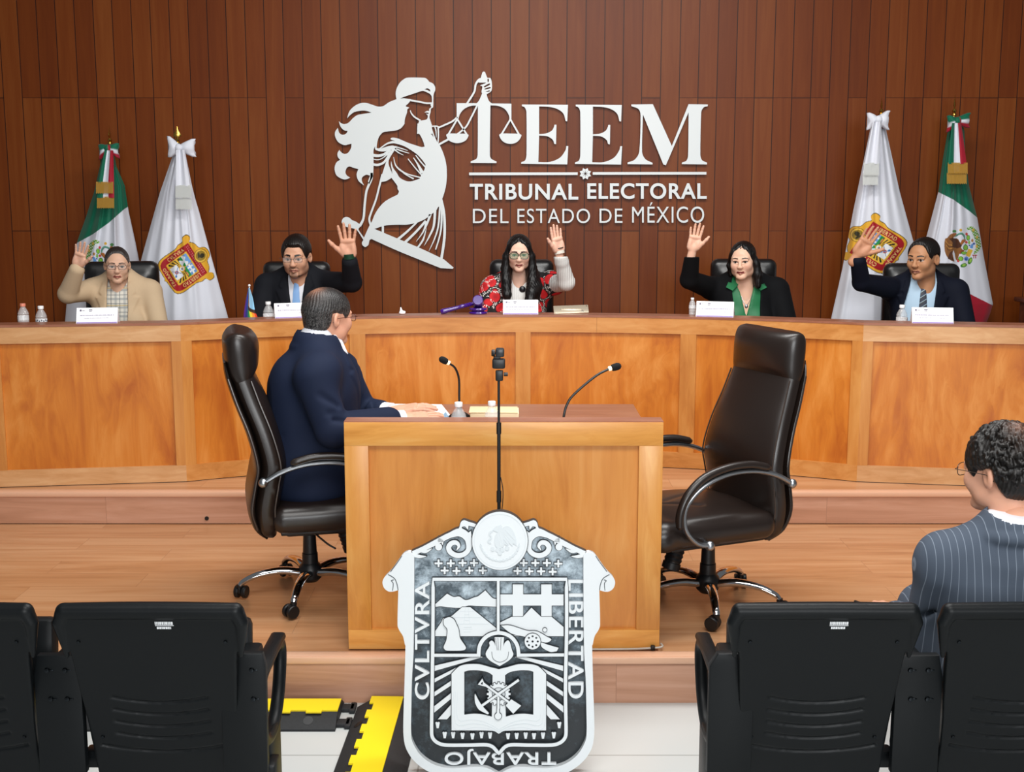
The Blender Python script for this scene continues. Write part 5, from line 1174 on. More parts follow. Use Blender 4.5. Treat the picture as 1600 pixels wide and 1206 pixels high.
# ================================================================== things along the bench
CAPZ, DESKZ = BT, PL + 0.775
def on_cap(px, d=0.06):
    """spot on the bench ledge, d behind its front edge, in line with a photograph column"""
    x = (px - 800) / F * 6.5
    for _ in range(6):
        y = bfront(x) + d; x = (px - 800) / (F * 1.0) * (y * _c + (CZ - BT) * _s)
    return Vector((x, bfront(x) + d, BT))
def ang(x): n = bnorm(x); return math.atan2(-n[0], n[1])
def name_card(px0, px1, hgt, label, d=0.035, seed=1, turn=0.0):
    a, b = on_cap(px0, d), on_cap(px1, d); w = (b - a).length; mid = (a + b) / 2; rng = random.Random(seed)
    r = thing('name_card', mid, label, 'name card', math.atan2(b.y - a.y, b.x - a.x) + turn, 'name cards on the bench ledge')
    t = 0.0015; dp = 0.035
    c = MB(); c.prism([(0 - t, 0), (t, 0), (dp + t, hgt), (dp - t, hgt)], -w / 2, w / 2, Matrix(((0, 0, 1, 0), (1, 0, 0, 0), (0, 1, 0, 0), (0, 0, 0, 1))))
    c.prism([(2 * dp - t, 0), (2 * dp + t, 0), (dp + t, hgt), (dp - t, hgt)], -w / 2, w / 2, Matrix(((0, 0, 1, 0), (1, 0, 0, 0), (0, 1, 0, 0), (0, 0, 0, 1))))
    c.build('card', PAPER, r)
    sl = math.atan2(dp, hgt); M = Matrix.Translation((0, -0.0022, 0)) @ Matrix.Rotation(-sl, 4, 'X'); L_ = hgt / math.cos(sl)
    M = Matrix.Translation((0, -0.0022, 0)) @ Matrix.Rotation(-sl, 4, 'X')
    p = MB(); p.box((0, 0, 0.004), (w - 0.004, 0.0006, 0.006), M=M); p.build('stripe', plain('lilac_print', '#9b86c4', 0.6), r)
    p = MB(); x = -w * 0.4
    while x < w * 0.4:
        q = rng.uniform(0.004, 0.009); p.box((x, 0, L_ * 0.52), (q, 0.0006, 0.0042), M=M); x += q + 0.0022
    x = -w * 0.3
    while x < w * 0.3:
        q = rng.uniform(0.004, 0.01); p.box((x, 0, L_ * 0.33), (q, 0.0006, 0.002), M=M); x += q + 0.003
    p.build('name_line', plain('grey_print', '#8f87a3', 0.6), r)
    p = MB(); p.box((-w * 0.40, 0, L_ * 0.83), (0.009, 0.0006, 0.010), M=M); p.box((-w * 0.33, 0, L_ * 0.82), (0.012, 0.0006, 0.002), M=M); p.box((-w * 0.16, 0, L_ * 0.86), (0.018, 0.0006, 0.005), M=M); p.box((-w * 0.165, 0, L_ * 0.77), (0.014, 0.0006, 0.003), M=M)
    p.build('header_marks', plain('grey_print_dark', '#6b6478', 0.6), r)
name_card(119, 183.5, 0.079, 'white name card in front of the woman in beige blazer', seed=1)
name_card(430, 492, 0.079, 'white name card half hidden by the head of the man in navy', seed=2)
name_card(786, 841, 0.079, 'white name card in front of the woman in red embroidered jacket', seed=3)
name_card(1087, 1145.5, 0.082, 'white name card in front of the woman in green blouse', seed=4)
name_card(1425, 1490, 0.080, 'white name card in front of the man with striped tie', seed=5)
def clear_plastic():
    m, nt, p = newmat('clear_plastic'); p.inputs['Base Color'].default_value = (0.97, 0.99, 1, 1); p.inputs['Roughness'].default_value = 0.06
    p.inputs['Alpha'].default_value = 0.28; p.inputs['Specular IOR Level'].default_value = 0.9
    return m
CLEAR = clear_plastic(); LABEL = plain('bottle_label', '#f0f1f3', 0.45); LABELP = plain('bottle_label_print', '#5d6470', 0.5)
def bottle(loc, label, cap='#f4f4f4', s=1.0, lab=True):
    r = thing('water_bottle', loc, label, 'bottle', random.uniform(0, 6), 'small water bottles')
    pr = [(0.0, 0), (0.026, 0.0), (0.030, 0.006), (0.030, 0.02), (0.0275, 0.024), (0.030, 0.028), (0.030, 0.045), (0.0285, 0.05), (0.030, 0.055), (0.030, 0.088), (0.0275, 0.092), (0.0295, 0.097), (0.026, 0.11), (0.018, 0.126), (0.0125, 0.134), (0.0125, 0.142), (0.0, 0.142)]
    MB().lathe([(a * s, b * s) for a, b in pr], 24).build('bottle_body', CLEAR, r)
    c = MB(); c.lathe([(0.0, 0.139 * s), (0.015 * s, 0.139 * s), (0.0155 * s, 0.152 * s), (0.0145 * s, 0.155 * s), (0.0, 0.155 * s)], 20).build('cap', plain('cap_' + cap.strip('#'), cap, 0.4), r)
    if lab:
        v, f = [], []
        for i in range(15):
            a = -1.9 + i * 3.4 / 14
            for z in (0.058, 0.086): v.append((0.0306 * s * math.cos(a), 0.0306 * s * math.sin(a), z * s))
        f = [(2 * i, 2 * i + 2, 2 * i + 3, 2 * i + 1) for i in range(14)]
        lb = mesh('label', v, f, LABEL, r, True)
        m = MB()
        for i in range(7):
            a = -1.5 + i * 0.36; m.box((0.031 * s * math.cos(a), 0.031 * s * math.sin(a), (0.074 + 0.004 * (i % 2)) * s), (0.0012, 0.006 * s, 0.009 * s), rz=a)
        m.build('label_print', LABELP, lb)
    return r
def desk_spot(px, d):
    q = on_cap(px, d); return Vector((q.x, q.y, DESKZ))
bottle(desk_spot(36.5, 0.50), 'water bottle with salmon cap at far left on the bench', '#e58a70')
bottle(desk_spot(64.5, 0.33), 'water bottle with white cap beside the salmon capped one')
bottle(desk_spot(419.5, 0.32), 'water bottle beside the small rainbow flag on the bench')
bottle(on_cap(1081.5, 0.115), 'water bottle mostly hidden behind the name card of the woman in green', s=0.62)
bottle(desk_spot(1409, 0.33), 'water bottle before the man with striped tie, right of his name card edge'.replace('right', 'left'))
# rainbow desk flag
q = desk_spot(391, 0.40); rf = thing('rainbow_desk_flag', q, 'small rainbow desk flag on white pole beside the man with light blue tie', 'flag')
ztop = at(391.5, 446, q.y).z - q.z
MB().lathe([(0, 0), (.035, 0), (.035, .008), (.008, .016), (0, .016)], 18).build('base', WHITEP, rf); MB().tube([(0, 0, 0.01), (0, 0, ztop)], 0.0035, 8).build('pole', WHITEP, rf); MB().sphere((0, 0, ztop), 0.0075, 10).build('ball_finial', WHITEP, rf)
m, n = 60, 48; ss = np.linspace(0, 1, m)[:, None] * np.ones((1, n)); uu = np.linspace(0, 1, n)[None, :] * np.ones((m, 1))
xl = np.interp(ss, [0, 0.3, 0.7, 1], [-0.002, -0.018, -0.034, -0.040]); xr = np.interp(ss, [0, 0.3, 0.62, 0.8, 1], [0.004, 0.020, 0.030, 0.046, 0.016])
Pf = np.stack([xl + (xr - xl) * uu, -0.012 - 0.02 * np.sin(uu * 3.1) - 0.008 * np.sin(uu * 10 + ss * 4), ztop - 0.012 - ss * (ztop - 0.022) * np.interp(uu, [0, .5, 1], [0.97, 1.0, 0.96])], -1)
cols = np.array([lin(h) for h in ('#5b2a86', '#2f3f9e', '#2f6fb5', '#2e9a4f', '#e8d33a', '#f08a2c', '#e04a2a')]); tn = cols[np.clip((uu * 7 + (ss - 0.5) * 0.4).astype(int), 0, 6)]
up = ss + 0.12 * np.cos(uu * 3) < 0.48; tn[up & (uu > 0.42)] = lin('#8fc6e6'); tn[up & (uu > 0.42) & (uu < 0.6)] = lin('#d8a27c'); tn[(np.abs(ss + 0.12 * np.cos(uu * 3) - 0.52) < 0.05) & (uu > 0.42)] = lin('#3a2418')
sheet('flag_cloth', Pf, tn, rf)
# gavel and sound block
PUR = plain('purple_lacquer', '#3c0f7a', 0.2, spec=0.6, coat=0.6)
q = on_cap(747, 0.075); sb = thing('sound_block', q, 'round purple two-tier sound block on the bench under the gavel head', 'sound block')
MB().lathe([(0, 0), (.05, 0), (.053, .006), (.05, .012), (.036, .015), (.036, .019), (.049, .021), (.052, .027), (.049, .033), (.03, .035), (0, .035)], 32).build('block', PUR, sb)
gv = thing('gavel', q + Vector((0, 0, 0.035)), 'purple gavel with turned handle lying on its sound block', 'gavel', 0)
hd = MB().lathe([(0, -.045), (.026, -.045), (.030, -.040), (.030, -.03), (.025, -.026), (.025, -.022), (.029, -.018), (.031, 0), (.029, .018), (.025, .022), (.025, .026), (.030, .03), (.030, .04), (.026, .045), (0, .045)], 24, Matrix.Translation((0, 0, .031)) @ Matrix.Rotation(math.radians(70), 4, 'X')).build('head', PUR, gv)
tip = at(689, 487, q.y) - gv.location; dr = Vector((tip.x, -0.02, tip.z)); st = Vector((0, 0, 0.03)); ax = (dr - st); LL = ax.length; Mh = Matrix.Translation(st) @ ax.to_track_quat('Z', 'Y').to_matrix().to_4x4()
MB().lathe([(0.0, 0.02), (.010, .022), (.010, LL * .2), (.013, LL * .22), (.010, LL * .25), (.013, LL * .28), (.010, LL * .31), (.013, LL * .34), (.010, LL * .37), (.0135, LL * .42), (.011, LL * .46), (.012, LL * .7), (.0155, LL * .9), (.0155, LL * .97), (.011, LL), (0, LL)], 18, Mh).build('handle', PUR, gv)
# tablet leaning on its stand, crumpled tissue
q = on_cap(893, 0.10); tbv = thing('tablet', q, 'champagne coloured tablet propped on the bench right of the centre name card', 'tablet', 0.0)
w = 0.2; T = Matrix.Translation((0, 0.0, 0.0)) @ Matrix.Rotation(math.radians(-52), 4, 'X') @ Matrix.Rotation(math.radians(-3), 4, 'Y')
MB().box((0, 0, 0.032), (w, 0.007, 0.064), 0.003, M=T).build('body', plain('champagne_metal', '#cdbfa8', 0.35, 0.6), tbv)
MB().tube(curve3([(0.055, -0.0045, 0.008), (0.062, -0.0045, 0.016), (0.07, -0.0045, 0.008)]), 0.0012, 6, M=T).build('camera_ring', SATIN, tbv); MB().sphere((0.09, -0.004, 0.052), 0.003, 8, M=T).build('lens', BLACKP, tbv)
MB().box((0, 0.04, 0.012), (0.12, 0.05, 0.024), 0.004).build('stand', plain('champagne_metal', '#cdbfa8', 0.35, 0.6), tbv)
q = on_cap(628.5, 0.07); ti = MB(); Fd = Field((-.03, -.02, -.003), (.03, .02, .06), 0.002); Fd.ell((0, 0, .008), (.018, .012, .01), .004); Fd.cone((-.004, 0, .012), (-.008, 0, .036), .010, .004, .008); Fd.cone((.006, 0, .01), (.014, .002, .014), .008, .004, .006)
v, f = Fd.mesh(); o = mesh('crumpled_tissue', v, f, PAPER, None, True); o.location = q + Vector((0, 0, 0.002)); tag(o, 'small crumpled white tissue standing on the bench ledge left of the gavel', 'tissue')

# ================================================================== things on the square table
TTZ = ST + 0.75
bottle(Vector((at(716.5, 640, 4.60).x, 4.60, TTZ)), 'water bottle on the square table nearest the man in navy', s=1.02)
bottle(Vector((at(768.5, 640, 4.64).x, 4.64, TTZ)), 'water bottle on the square table beside the camera pole', s=1.0)
def mic(base, pts, head, label):
    r = thing('gooseneck_microphone', base, label, 'microphone', 0, 'gooseneck microphones on the square table')
    MB().lathe([(0, 0), (.05, 0), (.052, .006), (.03, .022), (.012, .03), (.009, .06), (0, .06)], 24).build('base', BLACKP, r)
    p = curve3([Vector(x) - Vector(base) for x in pts], 6); MB().tube(p, 0.0048, 10).build('neck', BLACKP, r)
    e = p[-1]; d = (Vector(head) - Vector(base) - e).normalized(); M = Matrix.Translation(e) @ d.to_track_quat('Z', 'Y').to_matrix().to_4x4()
    m, nt, pp = newmat('lit_ring'); pp.inputs['Base Color'].default_value = lin('#fff3d8'); pp.inputs['Emission Color'].default_value = lin('#ffe9c0'); pp.inputs['Emission Strength'].default_value = 0.7
    MB().lathe([(0.006, -0.004), (0.0095, -0.002), (0.0095, 0.008), (0.006, 0.010)], 16, M).build('light_ring', m, r)
    MB().lathe([(0.004, 0.008), (0.0125, 0.011), (0.0145, 0.02), (0.0145, 0.034), (0.012, 0.043), (0.006, 0.048), (0.0, 0.049)], 18, M).build('foam_head', plain('black_foam', '#0b0c0d', 0.95, bumpy=0.5, bscale=900), r)
    return r
b1 = at(718, 640, 5.12); b1.z = TTZ
mic(b1, [b1 + Vector((0, 0, .05)), at(717.5, 620, 5.12), at(717, 592, 5.12), at(711, 575, 5.11), at(701, 567, 5.10)], at(688, 560, 5.08), 'gooseneck microphone bent left toward the man in navy')
b2 = at(880, 655, 4.62); b2.z = TTZ
mic(b2, [b2 + Vector((0, 0, .05)), at(881, 650, 4.62), at(886, 632, 4.63), at(897, 616, 4.64), at(930, 588, 4.66), at(952, 576, 4.67)], at(970, 571, 4.68), 'gooseneck microphone bent right toward the empty chair')
def slab(name, cs, z0, z1, mat, label, cat, parent=None, group=None):
    mid = sum(cs, Vector()) / len(cs); o = MB().prism([(p.x - mid.x, p.y - mid.y) for p in cs], 0, z1 - z0).build(name, mat, parent); o.location = (mid.x, mid.y, z0); return tag(o, label, cat, group)
slab('paper_sheet', [atz(*p, TTZ + .003) for p in ((608, 631), (690, 632), (706, 652), (604, 652))], TTZ, TTZ + 0.004, PAPER, 'white papers spread under the hands of the man in navy', 'paper')
FOLD = plain('cream_card', '#ecdfb8', 0.6)
ev = thing('cream_box_file', (at(773, 645, 5.1).x, 5.1, TTZ), 'flat cream box file lying behind the water bottle on the table', 'file', 0)
MB().box((0, 0, 0.019), (0.205, 0.14, 0.036), 0.002).build('tray', FOLD, ev); MB().box((-0.005, 0.0, 0.0395), (0.205, 0.145, 0.004), 0.001, rot=(0, 0.006, 0)).build('lid_flap', plain('cream_card_lid', '#d9caa0', 0.6), ev); MB().box((0.075, -0.0706, 0.014), (0.012, 0.001, 0.009)).build('orange_stamp', plain('orange_print', '#e08a4a', 0.6), ev)
BLU = plain('pale_blue_paper', '#a9cde6', 0.7)
c0 = at(692, 640, 5.0); c0.z = TTZ + 0.004
v = [(-.03, -.02, 0), (.03, -.03, .004), (.022, .03, .005), (-.028, .03, .0), (0.012, 0.0, .045), (-.012, .0, .02), (.03, 0.0, .014)]
fb = bmesh.new(); vs = [fb.verts.new(p) for p in v]
for q in ((0, 1, 4), (1, 6, 4), (6, 2, 4), (2, 3, 4), (3, 5, 4), (5, 0, 4)): fb.faces.new([vs[i] for i in q])
bmesh.ops.solidify(fb, geom=fb.faces[:], thickness=0.0012); fm = MB().bm(fb); o = fm.build('folded_paper', BLU, None, None); o.location = c0; tag(o, 'folded pale blue paper held by the man at the square table', 'paper')
slab('yellow_pencil', [atz(*p, TTZ + .009) for p in ((690, 654.5), (706, 653.5), (706, 655.5), (690, 656.5))], TTZ + 0.004, TTZ + 0.010, plain('yellow_paint', '#d8b51e', 0.4), 'short yellow pencil lying on the papers by the bottle', 'pencil')

# ================================================================== camera on its pole, cable covers
cp = at(779.5, 700, 4.10); st = thing('camera_stand', (cp.x, 4.10, 0), 'thin black camera pole standing behind the coat of arms plaque', 'stand')
zt = at(779, 592, 4.1).z; z2 = at(779, 662, 4.1).z
MB().tube([(0, 0, 0.1), (0, 0, z2)], 0.0062, 12).build('lower_pole', BLACKP, st); MB().tube([(0, 0, z2 - .01), (0, 0, zt)], 0.0044, 12).build('upper_pole', BLACKP, st); MB().tube([(0, 0, z2 - .035), (0, 0, z2 + .004)], 0.0085, 12).build('clamp_collar', BLACKP, st)
MB().tube([(0, 0, at(780, 780, 4.1).z - .01), (0, 0, at(780, 780, 4.1).z + .03)], 0.0085, 12).build('lower_collar', BLACKP, st)
for i in range(3):
    a = i * 2 * math.pi / 3 + 0.5; MB().tube([(0, 0, 0.42), (0.2 * math.cos(a), 0.12 * math.sin(a), 0.006)], 0.006, 8).build('leg', BLACKP, st)
cb = MB().tube(curve3([(0.006, -0.004, at(780, 745, 4.1).z), (0.014, -0.006, at(780, 765, 4.1).z), (0.012, -0.006, at(780, 790, 4.1).z), (0.004, -0.004, at(780, 798, 4.1).z - .02)]), 0.0016, 6).build('cable_loop', BLACKP, st)
h = MB(); h.box((0.002, 0, zt + .012), (.026, .02, .036), .004); h.build('swivel_head', BLACKP, st); MB().lathe([(0, -.007), (.007, -.007), (.007, .007), (0, .007)], 12, Matrix.Translation((.024, 0, zt + .016)) @ Matrix.Rotation(math.pi / 2, 4, 'Y')).build('lock_knob', BLACKP, st)
zc = at(779, 576, 4.1).z; ac = thing('action_camera', (cp.x, 4.10, zc), 'small black gimbal camera on top of the thin pole', 'camera')
MB().box((0, 0, 0.018), (.044, .032, .034), .006).build('grip', BLACKP, ac); MB().box((0.004, -.002, 0.056), (.030, .034, .030), .006).build('camera_head', plain('grey_plastic', '#1f2327', 0.35), ac); MB().lathe([(0, -.008), (.010, -.008), (.012, -.004), (.012, .004), (0, .006)], 14, Matrix.Translation((-.017, 0, .054)) @ Matrix.Rotation(math.pi / 2, 4, 'Y')).build('gimbal_motor', BLACKP, ac); MB().box((-.006, .004, .037), (.024, .016, .010), .002).build('gimbal_arm', BLACKP, ac)
RUB = plain('black_rubber', '#15171a', 0.7, bumpy=0.3, bscale=120, var=0.25); YEL = plain('yellow_plastic', '#eed215', 0.45, bumpy=0.1, bscale=300)
def cable_cover(loc, rz, length, width, label, teeth, gap=True):
    r = thing('cable_cover', loc, label, 'cable cover', rz, 'rubber cable covers on the tiled floor')
    hw, hl, h = width / 2, length / 2, 0.045
    b = MB(); b.prism([(-hw, 0), (hw, 0), (hw, 0.008), (hw * 0.46, h), (-hw * 0.46, h), (-hw, 0.008)], -hl, hl, Matrix(((0, 0, 1, 0), (1, 0, 0, 0), (0, 1, 0, 0), (0, 0, 0, 1)))); b.build('ramp', RUB, r)
    lid = []; n = int(length / 0.11); l0 = -hl
    top = [(-hl, hw * 0.42), (hl, hw * 0.42)]; bot = []
    for i in range(n):
        x0 = hl - i * length / n; x1 = hl - (i + 0.5) * length / n; x2 = hl - (i + 1) * length / n; y = -hw * 0.42
        bot += [(x0, y), (x1, y), (x1, y - 0.016), (x2, y - 0.016)]
    MB().prism([(-hl, hw * 0.42), (hl, hw * 0.42)] + bot, h, h + 0.006).build('lid', YEL, r)
    for sx in ([-0.3, 0.12, 0.4] if length > 0.7 else [0.2]):
        MB().lathe([(0, 0), (.018, 0), (.018, .002), (0, .002)], 16, Matrix.Translation((sx * length, -hw * 0.73, 0.026)) @ Matrix.Rotation(math.radians(33), 4, 'X')).build('bolt_hole', BLACKP, r)
    for s in (-0.55, 0.55): MB().box((hl + 0.022, s * hw, 0.008), (0.05, 0.05, 0.014), 0.004).box((hl + 0.04, s * hw, 0.008), (0.022, 0.075, 0.014), 0.004).build('connector', RUB, r)
    return r
a = atz(532, 1098, 0.045); L1 = 1.0
cable_cover((a.x - L1 / 2, 4.165, 0), 0, L1, 0.235, 'black and yellow cable cover lying along the stage riser', True)
A, B = atz(609, 1090, 0.045), atz(573, 1206, 0.045); d = (B - A).normalized(); L2 = 0.95; M_ = A + d * (L2 / 2)
cable_cover((M_.x, M_.y, 0), math.atan2(d.y, d.x), L2, 0.24, 'black and yellow cable cover running diagonally toward the viewer beside the plaque', True)
ck = MB().tube(curve3([(0.3, TY - 0.006, ST + 0.004), (0.45, TY - 0.008, ST + 0.006), (0.54, TY - 0.007, ST + 0.010), (0.566, TY - 0.004, ST + 0.014), (0.566, TY + 0.03, ST + 0.012)]), 0.004, 8).build('thin_cable', plain('grey_cable', '#b8b0a4', 0.5)); tag(ck, 'thin pale cable along the foot of the square table, right corner', 'cable')
o = MB().box((0.530, TY - 0.010, ST + 0.012), (0.016, 0.016, 0.018), 0.003).build('cable_clip', BLACKP); tag(o, 'small black clip holding the thin cable at the table corner', 'clip')

# ================================================================== people
SKIN = vcol('skin', 0.5, 0.35, sss=0.12)
HAIRM = vcol('hair', 0.42, 0.4, bumpy=0.0)
def hair_mat():
    nt = HAIRM.node_tree; p = nt.nodes['Principled BSDF']
    tc = N(nt, 'ShaderNodeTexCoord'); mp = N(nt, 'ShaderNodeMapping'); L(nt, tc, 'Object', mp, 0); mp.inputs['Scale'].default_value = (260, 120, 40)
    n = N(nt, 'ShaderNodeTexNoise'); n.inputs['Scale'].default_value = 1.0; n.inputs['Detail'].default_value = 3; L(nt, mp, 0, n, 'Vector'); bump(nt, p, n, 'Fac', 0.5, 0.003)
hair_mat()
GLASSF = plain('dark_glasses_frame', '#1c1512', 0.3); GLASSM = plain('thin_metal_frame', '#4a4038', 0.3, 0.7)
def lens_mat(name, col, a):
    m, nt, p = newmat(name); p.inputs['Base Color'].default_value = lin(col); p.inputs['Alpha'].default_value = a; p.inputs['Roughness'].default_value = 0.05; p.inputs['Specular IOR Level'].default_value = 0.6
    return m
LENS = lens_mat('clear_lens', '#eef3f3', 0.06); LENSG = lens_mat('greenish_lens', '#7fae90', 0.22)
rgb = lambda h: np.array(lin(h))
def head_mesh(skin, lips='#a8645a', brow='#2a1c14', brow_w=1.0, iris='#1d120c', beard=None, lip_full=1.0, jaw=1.0, fem=False, neck_len=0.2, neck_r=0.052, blush=0.0):
    Fd = Field((-.1, -.135, -.13 - neck_len * 0.75), (.1, .13, .14), 0.0026)
    Fd.ell((0, .016, .034), (.073, .094, .083)); Fd.ell((0, -.03, -.04), (.059 * jaw, .060, .078), .03); Fd.ell((0, -.03, .02), (.066, .062, .06), .03)
    Fd.ell((0, -.072, -.100), (.026 * jaw, .022, .018), .028)
    for s in (-1, 1):
        Fd.ell((s * .044 * jaw, -.008, -.066), (.020, .034, .026), .03); Fd.ell((s * .040, -.064, -.028), (.024, .024, .024), .028)
        Fd.ell((s * .032, -.103, -.002), (.019, .016, .011), .014, 's'); Fd.ell((s * .0315, -.0805, -.003), (.0132, .0125, .0125), .002)
        Fd.cone((s * .016, -.0945, .0055), (s * .046, -.087, .004), .0042, .0036, .004)            # upper lid
        Fd.cone((s * .018, -.0915, -.0125), (s * .045, -.085, -.011), .0030, .0030, .004)
        Fd.cone((s * .012, -.094, .016), (s * .046, -.084, .020), .008 if not fem else .0055, .006, .016)  # brow ridge
        Fd.ell((s * .0105, -.1015, -.036), (.0085, .011, .0078), .008)
        Fd.ell((s * .0765, .012, -.006), (.0095, .020, .031), .008, rot=(0.15, 0, s * -0.35)); Fd.ell((s * .0845, .006, -.004), (.006, .010, .017), .006, 's', rot=(0.15, 0, s * -0.35))
    Fd.cone((0, -.090, .010), (0, -.1085, -.032), .0075, .0118, .012); Fd.ell((0, -.107, -.033), (.0105, .0105, .009), .006)
    Fd.chain([(-.024, -.083, -.0665), (-.008, -.0955, -.0615), (0, -.0965, -.0625), (.008, -.0955, -.0615), (.024, -.083, -.0665)], [.003, .0055 * lip_full, .005, .0055 * lip_full, .003], .006)
    Fd.chain([(-.021, -.083, -.069), (0, -.0945, -.0735), (.021, -.083, -.069)], [.0035, .0075 * lip_full, .0035], .006)
    Fd.chain([(-.022, -.0885, -.0672), (0, -.1015, -.0672), (.022, -.0885, -.0672)], [.0012, .0018, .0012], .003, 's')
    Fd.cone((0, .030, -.055), (0, .045, -.13 - neck_len), neck_r, neck_r * 1.1, .03)
    v, f = Fd.mesh(1); x, y, z = v.T; ax = np.abs(x); t = np.ones((len(v), 4)) * rgb(skin)
    def mixc(m, col): 
        m = np.clip(m, 0, 1)[:, None]; t[:] = t * (1 - m) + rgb(col) * m
    fr = y < -.06
    if blush: mixc(np.exp(-(((ax - .042) / .02) ** 2 + ((z + .035) / .018) ** 2)) * blush * fr, '#c4766a')
    if beard:
        col, kind = beard
        ms = np.exp(-((z + .052) / .006) ** 2) * (ax < .030) * fr * sstep(.034, .02, ax)
        ch = (np.exp(-(((z + .088) / .012) ** 2)) * sstep(.022, .012, ax) + sstep(-.092, -.104, z) * sstep(.07, .05, ax)) * (y < -.03)
        si = np.exp(-(((ax - .027) / .006) ** 2)) * (z < -.055) * (z > -.105) * fr
        jl = sstep(-.035, -.075, z) * (y < .0) * sstep(.040, .058, ax) * 0.45
        mixc((ms * 0.75 + ch * 0.75 + si * 0.55 + (jl if kind == 'full' else 0)) * 0.85, col)
    lipm = (np.exp(-((z + .0675) / (.0075 * lip_full)) ** 2) > 0.42) & (ax < .0235) & (y < -.082)
    t[lipm] = rgb(lips); t[lipm & (np.abs(z + .0672 ) < .0010)] = rgb(lips) * np.array([.6, .55, .55, 1])
    bz = .0185 + .004 * np.sin(np.clip((ax - .012) / .036, 0, 1) * math.pi * 0.75) ; bm = (np.abs(z - bz) < .0036 * brow_w * np.interp(ax, [.012, .03, .05], [1.1, 1, .5])) & (ax > .0115) & (ax < .050) & fr
    t[bm] = rgb(brow)
    for s in (-1, 1):
        dx, dz = x - s * .0315, z + .003; de = np.sqrt(dx ** 2 + (y + .0805) ** 2 + dz ** 2); op = (np.abs(dz) < .0068 * np.sqrt(np.clip(1 - (dx / .0145) ** 2, 0, 1))) & (y < -.082) & (np.abs(dx) < .0145)
        t[op] = rgb('#b5aaa3'); t[op & (dx ** 2 + dz ** 2 < .0066 ** 2)] = rgb(iris)
        lash = (np.abs(dz - .0068 * np.sqrt(np.clip(1 - (dx / .0155) ** 2, 0, 1)) - .0008) < (.0018 if fem else .0012)) & (np.abs(dx) < .0155) & fr; t[lash] = rgb('#1a110d')
    return v, f, t
def hand_mesh(skin, right=True, curl=0.15, spread=1.0, thumb_out=1.0, fcurl=None):
    """wrist at the origin, fingers along +Z, palm towards -Y, thumb on +X (mirrored for the other hand)"""
    Fd = Field((-.075, -.085, -.10), (.105, .045, .205), 0.0021)
    Fd.box((0, 0, .052), (.080, .027, .092), .0125); Fd.ell((.026, -.009, .040), (.019, .016, .036), .012, rot=(0, .35, 0)); Fd.ell((-.028, -.008, .036), (.014, .013, .034), .012); Fd.ell((0, -.009, .088), (.036, .010, .012), .008)
    Fd.cone((0, .001, .012), (0, .003, -.045), .0265, .028, .02, sq=((0, 1, 0), .78))
    fx = [(.0305, .095, .070, .10), (.0105, .100, .078, .02), (-.0105, .097, .072, -.06), (-.0305, .087, .057, -.16)]
    for i, (x, z, ln, sp) in enumerate(fx):
        c = (fcurl[i] if fcurl else curl); a = sp * spread; p = np.array([x, 0, z - .01]); d = np.array([math.sin(a), 0, math.cos(a)]); th = c * 0.5; pts = [p]
        for seg, fr in enumerate((.46, .30, .26)):
            dd = np.array([d[0] * math.cos(th), -math.sin(th), d[2] * math.cos(th)]); p = p + dd * (ln * fr + (.012 if seg == 0 else 0)); pts.append(p); th += c
        r0 = .0094 if i < 3 else .0082
        Fd.chain(pts, [r0, r0 * .97, r0 * .88, r0 * .74], .0032)
    a = 0.62 * thumb_out; p = np.array([.030, -.006, .022]); q = p + .042 * np.array([math.sin(a), -.18, math.cos(a)]); r = q + .034 * np.array([math.sin(a * .95), -.15 - curl * .3, math.cos(a * .95)]); e = r + .024 * np.array([math.sin(a * .8), -.15 - curl * .4, math.cos(a * .8)])
    Fd.chain([p, q, r, e], [.0155, .0115, .0105, .0080], .007)
    v, f = Fd.mesh(1)
    t = np.ones((len(v), 4)) * rgb(skin); pk = (sstep(-.004, -.012, v[:, 1]))[:, None]; t[:, :] = t * (1 - .25 * pk) + rgb('#d99a84') * .25 * pk
    if not right: v = v * np.array([-1, 1, 1]); f = f[:, ::-1]
    return v, f, t
def frame(org, z, back):
    """matrix with +Z along z and +Y as near to back as possible"""
    z = Vector(z).normalized(); y = (Vector(back) - z * Vector(back).dot(z)).normalized(); x = y.cross(z)
    return Matrix.Translation(org) @ Matrix((x, y, z)).transposed().to_4x4()
